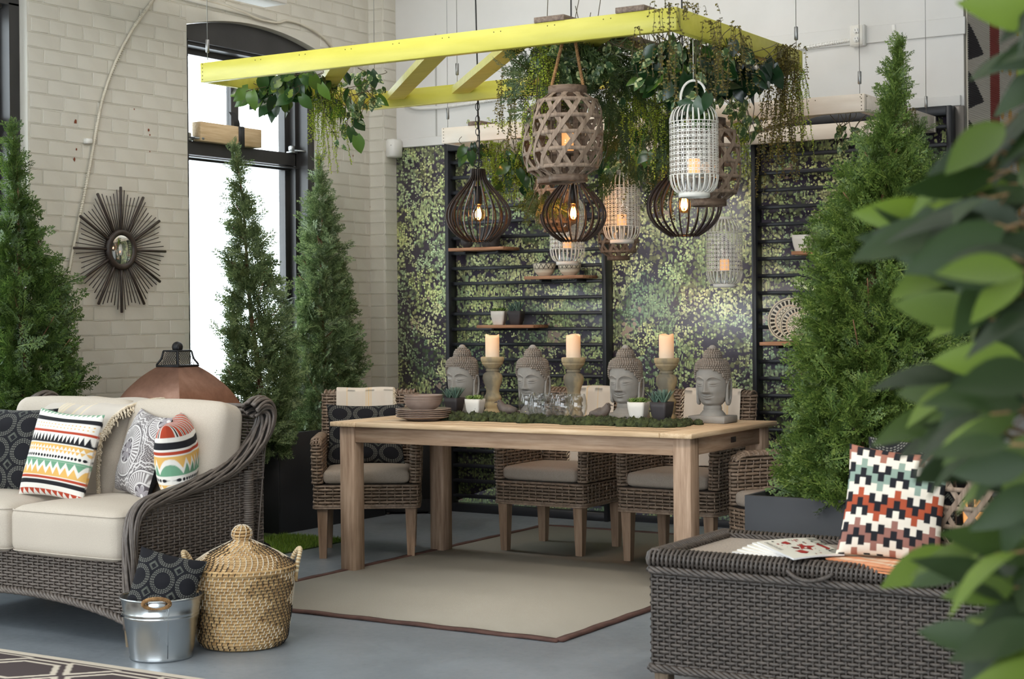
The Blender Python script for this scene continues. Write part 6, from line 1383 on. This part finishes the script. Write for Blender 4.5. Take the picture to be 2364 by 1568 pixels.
braid(mb, Pg[-1, :, :], (0, -1, 0), .004, .02, 2, .004); mb.build('fringe', fringe_m, t)['kind'] = 'stuff'
# magazines on the bench
paper = plain('magazine_cover', lin(232,228,216), .3); pages = noisy('page_edges', lin(206,204,202), lin(232,231,230), 200, .6, stretch=(1, 1, 30)); redm = plain('print_red', lin(166,34,42), .35); inkm = plain('print_ink', lin(44,44,46), .35); dred = plain('print_maroon', lin(96,24,30), .35)
def magazine(label, c4, z, th, bend=0.0, printed=False):
    c4 = A(c4); c0 = c4.mean(0); t = thing('magazine', label, 'magazine', (c0[0], c0[1], z), 0, 'magazines fanned on the bench'); n = 9; q = np.linspace(0, 1, n); Q = c4-c0
    G = (1-q)[:, None, None]*((1-q)[None, :, None]*Q[0]+q[None, :, None]*Q[3])+q[:, None, None]*((1-q)[None, :, None]*Q[1]+q[None, :, None]*Q[2]); zz_ = bend*np.sin(q*pi)[:, None]*np.ones(n)[None]
    top_ = np.concatenate([G, (zz_+th)[..., None]], -1); bot = np.concatenate([G, zz_[..., None]], -1); e = .0012
    MB().grid(top_-A([0, 0, e])).grid(bot[::-1]+A([0, 0, e])).grid(np.stack([bot[0], top_[0]])[:, ::-1]).grid(np.stack([bot[-1], top_[-1]])).grid(np.stack([bot[:, 0], top_[:, 0]])).grid(np.stack([bot[:, -1], top_[:, -1]])[:, ::-1]).build('page_block', pages, t, False)
    m = MB().grid(top_).build('cover', paper, t, True); MB().grid(bot[::-1]).build('back_cover', paper, t, True)
    return t, Q, th, bend
def mc(*px, z=.5): return [onz(x, y, z)[:2] for x, y in px]
base = [(1748, 1252), (1880, 1243), (1950, 1281), (1832, 1291)]
lab = ['bottom magazine fanned furthest left on the bench', 'second magazine from the bottom of the fan', 'third magazine from the bottom of the fan', 'fourth magazine from the bottom of the fan', 'magazine directly under the top one', 'top magazine with a red shape print on its cover']
for k in range(5):
    f = 1-k/5; px = [(x-58*f, y+26*f*(1 if i in (0,) else (.3 if i == 3 else .8))) for i, (x, y) in enumerate(base)]; px = [(1748-58*f, 1252+25*f), (1880-46*f, 1246+14*f), (1946-30*f, 1282+6*f), (1832-10*f, 1292+6*f)]
    magazine(lab[k], mc(*px, z=BTOP+.005*k), BTOP+.0005+.0052*k, .0050, .004)
t, Q, th, bend = magazine(lab[5], mc(*base, z=BTOP+.031), BTOP+.0275, .0055, .004, True)
def onQ(a, b, dz=.0006): g = (1-a)*((1-b)*Q[0]+b*Q[3])+a*((1-b)*Q[1]+b*Q[2]); return A([g[0], g[1], th+bend*sin(a*pi)+dz])
# cover art: red polygons, scattered shards; a=0 subtitle side, a=1 title side
def poly(pts, mt, nm='print_shape'): m = MB(); m.add([onQ(a, b) for a, b in pts], [tuple(range(len(pts)))]); m.build(nm, mt, t, False)
poly([(.40, .62), (.47, .50), (.52, .36), (.58, .48), (.74, .50), (.60, .60), (.56, .74), (.49, .63)], redm); poly([(.26, .70), (.36, .66), (.44, .80), (.36, .86), (.28, .82)], redm); poly([(.30, .2), (.40, .16), (.42, .30), (.33, .34)], redm); poly([(.49, .56), (.55, .55), (.55, .60), (.50, .61)], paper); poly([(.34, .48), (.42, .54), (.38, .62), (.30, .56)], dred)
r = np.random.default_rng(21); m = MB(); m2 = MB()
for k in range(46):
    a, b = r.uniform(.2, .66), r.uniform(.1, .95); s_ = r.uniform(.008, .026); an = r.uniform(0, 6.28); (m if k % 3 else m2).add([onQ(a+s_*cos(an+q), b+s_*1.3*sin(an+q), .0008) for q in (0, 1.6, 3.0, 4.6)], [(0, 1, 2, 3)])
m.build('print_shards', redm, t, False); m2.build('print_shards', inkm, t, False)
poly([(.80, .42), (.87, .36), (.93, .66), (.86, .74)], redm, 'title_banner')
def text(body, a, b, size, mt, nm):
    cu = bpy.data.curves.new(nm, 'FONT'); cu.body = body; cu.size = size; cu.align_x = 'LEFT'; o = bpy.data.objects.new(nm, cu); COL.objects.link(o)
    dg = bpy.context.evaluated_depsgraph_get(); me = bpy.data.meshes.new_from_object(o.evaluated_get(dg)); bpy.data.objects.remove(o); me.materials.append(mt); o = ob(nm, me, t)
    p0 = onQ(a, b); ux = onQ(a, b+.2)-p0; ux /= np.linalg.norm(ux); uy = onQ(a+.1, b)-p0; uy -= ux*(uy@ux); uy /= np.linalg.norm(uy); uz = np.cross(ux, uy)
    o.matrix_local = Matrix(((ux[0], uy[0], uz[0], p0[0]), (ux[1], uy[1], uz[1], p0[1]), (ux[2], uy[2], uz[2], p0[2]+.001), (0, 0, 0, 1))); return o
text('WOW', .80, .03, .062, inkm, 'title_text'); text('SUI', .80, .70, .062, inkm, 'title_text'); text('CANDOLE CATALOGUE', .06, .10, .017, inkm, 'subtitle_text')
# folded orange cloth under the zigzag pillow
def pat_orange(u, v): c = np.broadcast_to(A(lin(226,196,168)), u.shape+(3,)).copy(); c[(np.sin(u*26) > .1)] = lin(214,150,112); c[np.sin(v*30) > .5] = c[np.sin(v*30) > .5]*.75+A(lin(206,120,80))*.25; return c
t = thing('folded_cloth', 'folded orange and white striped cloth under the zigzag pillow', 'cloth', (0, 0, 0)); c4 = mc((1906, 1292), (2010, 1272), (2120, 1290), (2098, 1320), z=BTOP+.02); r = np.random.default_rng(2)
for k in range(4):
    q = np.linspace(0, 1, 40); U, V_ = np.meshgrid(q, q, indexing='ij'); C4 = A(c4); G = ((1-U)*(1-V_))[..., None]*C4[0]+(U*(1-V_))[..., None]*C4[1]+(U*V_)[..., None]*C4[2]+((1-U)*V_)[..., None]*C4[3]; z = BTOP+.004+.006*k+.0025*np.sin(U*13+k*2)*np.sin(V_*9+k)
    lo = np.concatenate([G, z[..., None]-.0025], -1); hi = np.concatenate([G, z[..., None]+.0025], -1)
    m = MB().grid(lo[::-1]).grid(hi); cc = [pat_orange(U[::-1], V_), pat_orange(U, V_)]
    for e0, e1 in ((lo[0], hi[0]), (hi[-1], lo[-1]), (hi[:, 0], lo[:, 0]), (lo[:, -1], hi[:, -1])): m.grid(np.stack([e0, e1])); cc.append(np.broadcast_to(A(lin(214,140,98)), (2, 40, 3)))
    m.build('fold', pil, t, True, np.concatenate([x.reshape(-1, 3) for x in cc]))
# ================================================================== PLANTS HANGING FROM THE FRAMES
def leaf_mesh(L, Wd, heart=.0, fold=.25, curl=.35, n=7, tip=1.6):
    q = np.linspace(0, 1, n); wd = Wd*np.sin(np.clip(q**(.72 if heart else .9), 0, 1)*pi)**(.8)*(1-.25*q); wd[0] = Wd*(.45 if heart else .03); wd[-1] = .0006
    x = L*q-(.0); z = -curl*L*q**2; C0 = np.stack([x, 0*x, z], 1); side = np.stack([0*wd, wd, fold*wd], 1); bk = A([[-heart*L*max(0, 1-q_*4), 0, 0] for q_ in q])
    return MB().grid(np.stack([C0+side*A([1, -1, 1])+bk, C0, C0+side+bk], 1))
def lm(mt, *a, **k): o = leaf_mesh(*a, **k).build('leaf', mt, None, True); me = o.data; bpy.data.objects.remove(o); return me
poth = leafmat('pothos_leaf', lin(26,50,28), lin(44,76,40), lin(92,124,48), .25, .2, 6); pothv = leafmat('pothos_leaf_yellow', lin(58,92,38), lin(104,132,52), lin(158,170,76), .3, .35, 6, (lin(48,80,36), 26, .5)); ivym = leafmat('variegated_ivy', lin(48,78,44), lin(78,106,62), lin(96,122,78), .35, .25, 6, (lin(188,196,140), 55, .58)); limem = leafmat('lime_strings', lin(136,164,40), lin(172,192,56), lin(196,208,86), .5, .4); olive = leafmat('olive_strings', lin(84,78,30), lin(112,102,42), lin(136,122,58), .5, .25); pinem = leafmat('pine_sprays', lin(40,60,24), lin(62,82,34), lin(86,100,44), .5, .25); stemm = plain('vine_stem', lin(74,66,40), .7)
PL = [lm(poth, .075, .030, .16, .2, c_) for c_ in (.2, .45)]; PV = [lm(pothv, .07, .029, .16, .15, c_) for c_ in (.2, .4)]; IV = [lm(ivym, .042, .017, .12, .25, c_) for c_ in (.2, .5)]
def orient(p, d, nrm, s):
    d = d/np.linalg.norm(d); nrm = nrm-d*(nrm@d); nrm /= np.linalg.norm(nrm)+1e-9; w_ = np.cross(nrm, d); return Matrix(((d[0]*s, w_[0]*s, nrm[0]*s, p[0]), (d[1]*s, w_[1]*s, nrm[1]*s, p[1]), (d[2]*s, w_[2]*s, nrm[2]*s, p[2]), (0, 0, 0, 1)))
toward = lambda p: (CAM-p)/np.linalg.norm(CAM-p)
def hanging(name, label, cat, regions, meshes, seed, size=1.0, anchor_z=None):
    """regions: (px, py, rx, ry, depth, n) ellipses of foliage; each leaf is its own object"""
    r = np.random.default_rng(seed); c0 = ond(regions[0][0], regions[0][1], regions[0][4]); t = thing(name, label, cat, tuple(c0)); mb = MB()
    for (px, py, rx, ry, D, n) in regions:
        for k in range(n):
            a = r.random()*2*pi; q = sqrt(r.random()); x, y = px+rx*q*cos(a), py+ry*q*sin(a); p = ond(x, y, D+r.normal(0, .07)); d = CR*cos(a)*.6-A([0, 0, 1.0])*(.5+.6*r.random())+r.normal(0, .45, 3); nn = toward(p)+r.normal(0, .55, 3)+A([0, 0, .5])
            o = ob('leaf', meshes[r.integers(len(meshes))], t); o.matrix_local = orient(p-c0, d, nn, size*r.uniform(.75, 1.2))
            if k % 3 == 0:
                az = (anchor_z or p[2]+.12); tp = A([p[0]+r.normal(0, .05), p[1]+r.normal(0, .05), max(az, p[2]+.03)]); s = np.linspace(0, 1, 6)[:, None]; P = p+(tp-p)*s+A([0, 0, 1])*0; P[:, :2] += .02*np.sin(s*3+k); mb.tube(P-c0, .0018, 4, caps=False)
    if mb.n: mb.build('stems', stemm, t)['kind'] = 'stuff'
    return t
def strings(name, label, cat, mat, items, seed, leaf=.0095, step=.0085, wide=.0036):
    """items: (px, py, depth, hang length m, strands, spread m)"""
    r = np.random.default_rng(seed); c0 = ond(*items[0][:3]); t = thing(name, label, cat, tuple(c0)); st = MB(); Ls = []
    for (px, py, D, L, n, sp) in items:
        for k in range(n):
            p = ond(px, py, D)+CR*r.normal(0, sp)+_f*r.normal(0, sp*.5)+A([0, 0, r.normal(0, sp*.15)]); l = L*r.uniform(.55, 1.05); m = max(5, int(l/.02)); s = np.linspace(0, 1, m); dr = CR*r.normal(0, .22)+_f*r.normal(0, .1)
            P = p+dr*(l*.5*s**.6)[:, None]-A([0, 0, 1.0])*(l*s)[:, None]+A([0, 0, .03])*np.sin(pi*np.clip(s*5, 0, 1))[:, None]*.6+np.cumsum(r.normal(0, .0022, (m, 3)), 0); st.tube(P-c0, .0011, 3, caps=False)
            q = np.arange(0, l, step)/l; C0 = np.stack([np.interp(q, s, P[:, i]) for i in range(3)], 1); nq = len(q)
            for sd in (0, 1):
                a = r.random(nq)*2*pi; d = np.stack([np.cos(a), np.sin(a), -.55+r.normal(0, .4, nq)], 1); d /= np.linalg.norm(d, axis=1)[:, None]; sdv = np.cross(d, r.normal(0, 1, (nq, 3))); sdv /= np.linalg.norm(sdv, axis=1)[:, None]; ll = leaf*r.uniform(.7, 1.3, nq)[:, None]
                Ls.append(np.stack([C0, C0+d*ll*.5+sdv*wide, C0+d*ll, C0+d*ll*.5-sdv*wide], 1)-c0)
    V = np.concatenate(Ls).reshape(-1, 3); MB().add(V, np.arange(len(V)).reshape(-1, 4)).build('leaflets', mat, t, False)['kind'] = 'stuff'; st.build('strands', stemm, t)['kind'] = 'stuff'; return t
def pine_sprays(name, label, items, seed):
    r = np.random.default_rng(seed); c0 = ond(*items[0][:3]); t = thing(name, label, 'plant', tuple(c0)); Ps, Ds, Ns, Ss = [], [], [], []
    for (px, py, D, rx, ry, n, down) in items:
        for k in range(n): x, y = px+rx*r.normal(0, .5), py+ry*r.normal(0, .5); p = ond(x, y, D+r.normal(0, .08)); d = CR*(x-px)/rx*.8+A([0, 0, -down])+r.normal(0, .45, 3); Ps.append(p); Ds.append(d/np.linalg.norm(d)); Ns.append(toward(p)+r.normal(0, .6, 3)); Ss.append(r.uniform(.8, 1.35))
    V, F = place_fronds(len(Ps), A(Ps)-c0, A(Ds), A(Ns), A(Ss), r); MB().add(V, F).build('sprays', pinem, t, False)['kind'] = 'stuff'; mb = MB()
    for k in range(0, len(Ps), 9): p = A(Ps[k])-c0; mb.tube(np.stack([p+A([0, 0, .16])+A(Ds[k])*-.05, p, p+A(Ds[k])*.1]), .002, 4, caps=False)
    mb.build('stems', stemm, t)['kind'] = 'stuff'; return t
hanging('hanging_pothos', 'dark big leaved pothos under the left end of the yellow frame', 'plant', [(635, 205, 70, 44, 8.3, 80), (700, 190, 60, 22, 8.2, 18)], PL+PL+PV[:1], 31, 1.1, YZ+.02)
hanging('hanging_pothos', 'mixed ivy and pothos cluster right of the window under the yellow frame', 'plant', [(800, 215, 74, 52, 8.45, 64), (800, 290, 34, 50, 8.45, 26), (850, 200, 34, 40, 8.4, 18)], IV+IV+PL[:1], 32, 1.05, YZ+.02)
strings('hanging_strings', 'bright lime trailing strings beside the window under the yellow frame', 'plant', limem, [(745, 190, 8.35, .30, 26, .045), (765, 210, 8.35, .42, 18, .03), (722, 240, 8.3, .2, 8, .02)], 33)
strings('hanging_strings', 'olive brown trailing strings hanging off the back yellow beam above the pendant', 'plant', olive, [(1180, 165, 8.05, .40, 10, .03), (1160, 190, 8.05, .28, 7, .02), (1200, 165, 8.05, .14, 10, .03)], 34, .013, .013, .0042)
hanging('hanging_ivy', 'variegated ivy mass above the large wooden lantern', 'plant', [(1330, 140, 95, 55, 7.25, 100), (1275, 125, 40, 35, 7.2, 24), (1400, 200, 70, 60, 7.5, 56)], IV, 35, 1.15, YZ+.05)
strings('hanging_strings', 'lime trailing strings around the large wooden lantern', 'plant', limem, [(1262, 105, 7.15, .32, 22, .035), (1250, 130, 7.1, .45, 10, .02), (1490, 160, 7.5, .3, 40, .05), (1520, 200, 7.5, .42, 26, .06), (1465, 150, 7.5, .22, 20, .04)], 36)
pine_sprays('hanging_cedar_sprays', 'dark green needle sprays drooping between the two large lanterns', [(1430, 150, 7.35, 110, 65, 95, .5), (1440, 300, 7.9, 50, 120, 40, 1.4), (1245, 170, 7.2, 40, 90, 34, .1), (1340, 120, 7.3, 80, 50, 50, .3), (1545, 270, 7.6, 40, 100, 30, 1.4)], 37)
hanging('hanging_ivy', 'dense dark ivy below the near corner of the yellow frame', 'plant', [(1570, 150, 105, 70, 7.0, 120), (1600, 210, 50, 46, 6.95, 34), (1660, 130, 70, 50, 7.1, 50), (1625, 245, 30, 30, 6.8, 14)], IV+PL[:1], 38, 1.2, YZ+.05)
hanging('hanging_pothos', 'very dark glossy pothos under the right yellow beam', 'plant', [(1715, 168, 58, 42, 7.15, 52), (1765, 152, 32, 22, 7.3, 14)], [lm(leafmat('pothos_dark', lin(16,32,22), lin(24,44,28), lin(36,62,38), .22, .1), .08, .033, .16, .2, .3)], 39, 1.0, YZ+.03)
strings('hanging_strings', 'olive strings spilling over the near corner of the yellow frame', 'plant', olive, [(1475, 60, 6.52, .24, 3, .012), (1518, 22, 6.5, .34, 3, .012), (1548, 12, 6.48, .34, 3, .012), (1600, 10, 6.5, .05, 10, .05), (1535, 8, 6.55, .05, 9, .05), (1560, 110, 6.75, .24, 6, .03)], 40, .013, .014, .0042)
strings('hanging_strings', 'olive strings draped over the middle of the right yellow beam', 'plant', olive, [(1650, 45, 6.72, .32, 9, .028), (1690, 62, 6.85, .22, 4, .03), (1730, 85, 6.98, .30, 5, .02), (1650, 130, 6.85, .22, 7, .03)], 41, .013, .013, .0042)
strings('hanging_strings', 'thick olive strings hanging from the far end of the right yellow beam', 'plant', olive, [(1818, 108, 7.5, .16, 34, .04), (1800, 150, 7.48, .58, 14, .03), (1822, 140, 7.48, .46, 14, .022), (1785, 200, 7.48, .46, 7, .02)], 42, .013, .012, .0042)
strings('hanging_strings', 'lime strings hanging behind the olive strings at the far right beam end', 'plant', limem, [(1835, 150, 7.55, .42, 16, .02), (1850, 160, 7.55, .14, 8, .02)], 43)
hanging('hanging_pothos', 'pothos and dark leaves behind the left pendant under the cream frame', 'plant', [(1190, 375, 40, 40, 9.35, 34), (1090, 345, 34, 18, 9.3, 7), (1140, 420, 30, 24, 9.3, 8), (1225, 410, 24, 60, 9.35, 20)], PL+PV[:1], 44, 1.0, WZ+.02)
strings('hanging_strings', 'lime strings behind the left pendant under the cream frame', 'plant', limem, [(1125, 325, 9.3, .27, 12, .02), (1152, 330, 9.3, .36, 26, .025), (1208, 330, 9.3, .34, 18, .02)], 45)
strings('hanging_strings', 'low lime and olive tuft lying on top of the cream frame', 'plant', limem, [(1140, 282, 9.0, .02, 34, .06), (1180, 279, 9.0, .02, 20, .05)], 46)
hanging('hanging_ivy', 'leafy cluster above the white lantern beside the middle pendant', 'plant', [(1445, 365, 62, 45, 8.9, 46), (1530, 330, 60, 50, 8.7, 34), (1470, 270, 50, 45, 8.3, 26)], IV+PL[:1], 47, 1.25, WZ+.05)
pine_sprays('hanging_cedar_sprays', 'needle sprays under the cream frame left of the large white lantern', [(1420, 380, 9.25, 30, 60, 26, 1.2), (1515, 390, 9.1, 30, 70, 28, 1.3), (1250, 440, 8.9, 16, 40, 14, 1.4)], 48)
strings('hanging_strings', 'olive strings left of the large white lantern under the cream frame', 'plant', olive, [(1515, 300, 8.3, .45, 12, .04), (1560, 260, 8.2, .4, 8, .03)], 49, .013, .013, .0042)
hanging('hanging_ivy', 'pale variegated ivy on the cream frame right of the large white lantern', 'plant', [(1700, 250, 26, 34, 7.75, 20), (1730, 285, 26, 28, 7.75, 16), (1680, 220, 34, 10, 7.8, 8)], IV, 50, 1.2, WZ+.06)
strings('hanging_strings', 'lime strings on the cream frame right of the large white lantern', 'plant', limem, [(1705, 285, 7.75, .30, 14, .018)], 51)
hanging('hanging_ivy', 'small ivy sprig under the cream frame beside the big cedar', 'plant', [(1960, 305, 30, 22, 8.3, 16), (1945, 320, 14, 20, 8.3, 8)], IV, 52, 1.1, WZ+.03)
strings('hanging_strings', 'olive sprig over the right end of the cream frame', 'plant', olive, [(2085, 240, 8.4, .2, 12, .02), (2100, 250, 8.4, .16, 8, .02)], 53)
# ================================================================== FOREGROUND LEAFY TREE
fol = leafmat('foreground_leaf', lin(26,42,14), lin(42,64,20), lin(110,134,36), .55, .34, 5)
FL = [lm(fol, .105, .026, 0, .22, c_, n=8) for c_ in (.1, .3, .5)]
r = np.random.default_rng(77); c0 = ond(2500, 1568, 2.25); t = thing('foreground_tree', 'blurred leafy potted tree at the right edge in front of everything', 'tree', (c0[0], c0[1], 0)); T0 = A([c0[0], c0[1], 0]); mb = MB()
zt = np.linspace(.0, 2.1, 24); mb.tube(np.stack([.02*np.sin(zt*3), .02*np.cos(zt*2.3), zt], 1), np.linspace(.022, .008, 24), 8)
cl = [(2375, 40, 50, 60, 5), (2385, 180, 45, 80, 5), (2375, 330, 40, 70, 4), (2230, 350, 55, 20, 2), (2200, 460, 70, 50, 9), (2290, 450, 60, 50, 8), (2150, 540, 70, 60, 10), (2240, 560, 80, 70, 16), (2320, 620, 60, 90, 16), (2240, 660, 60, 50, 9), (2330, 760, 50, 70, 10), (2215, 735, 40, 30, 3), (2310, 880, 60, 60, 9), (2190, 890, 70, 40, 5), (2250, 940, 80, 50, 7), (2190, 990, 80, 40, 6), (2280, 1030, 70, 60, 9), (2215, 1060, 40, 40, 2), (2350, 1130, 40, 90, 9), (2335, 1230, 40, 60, 6), (2240, 1290, 50, 30, 3), (2355, 1310, 35, 80, 7), (2150, 1330, 30, 40, 1), (2290, 1360, 50, 40, 3), (2150, 1445, 50, 25, 1), (2260, 1460, 50, 30, 2), (2320, 1510, 60, 50, 5), (2355, 1440, 35, 60, 5)]
for (x, y, rx, ry, n) in cl:
    hub = ond(x+60, y-10, 2.15+r.normal(0, .12)); q = np.linspace(0, 1, 8)[:, None]; tr = T0+A([0, 0, max(.2, hub[2]-.22)]); P = tr+(hub-tr)*q+A([0, 0, 1])*(.06*np.sin(q*pi)); mb.tube(P-T0, np.linspace(.006, .0025, 8), 6, caps=False)
    for k in range(n):
        p = ond(x+rx*r.uniform(-1, 1), y+ry*r.uniform(-1, 1), 2.1+r.normal(0, .14)); d = -CR*(1.0+.5*r.random())-A([0, 0, 1])*r.uniform(-.25, .9)+r.normal(0, .35, 3); nn = toward(p)*1.0+A([0, 0, .7])+r.normal(0, .5, 3)
        o = ob('leaf', FL[r.integers(3)], t); dn = d/np.linalg.norm(d); o.matrix_local = orient(p-dn*.05-T0, d, nn, r.uniform(.8, 1.2)); b_ = p-dn*.05; mb.tube(np.stack([b_-T0, b_-dn*.025-A([0, 0, .003])-T0, (b_*.6+hub*.4)-T0]), .0014, 4, caps=False)
mb.build('branches', noisy('ficus_branch', lin(110,84,50), lin(140,110,70), 30, .8), t)
MB().lathe([(0, 0), (.14, 0), (.17, .3), (.18, .31), (.16, .31), (.15, .27), (0, .27)], 32).build('plant_pot', plk, t)
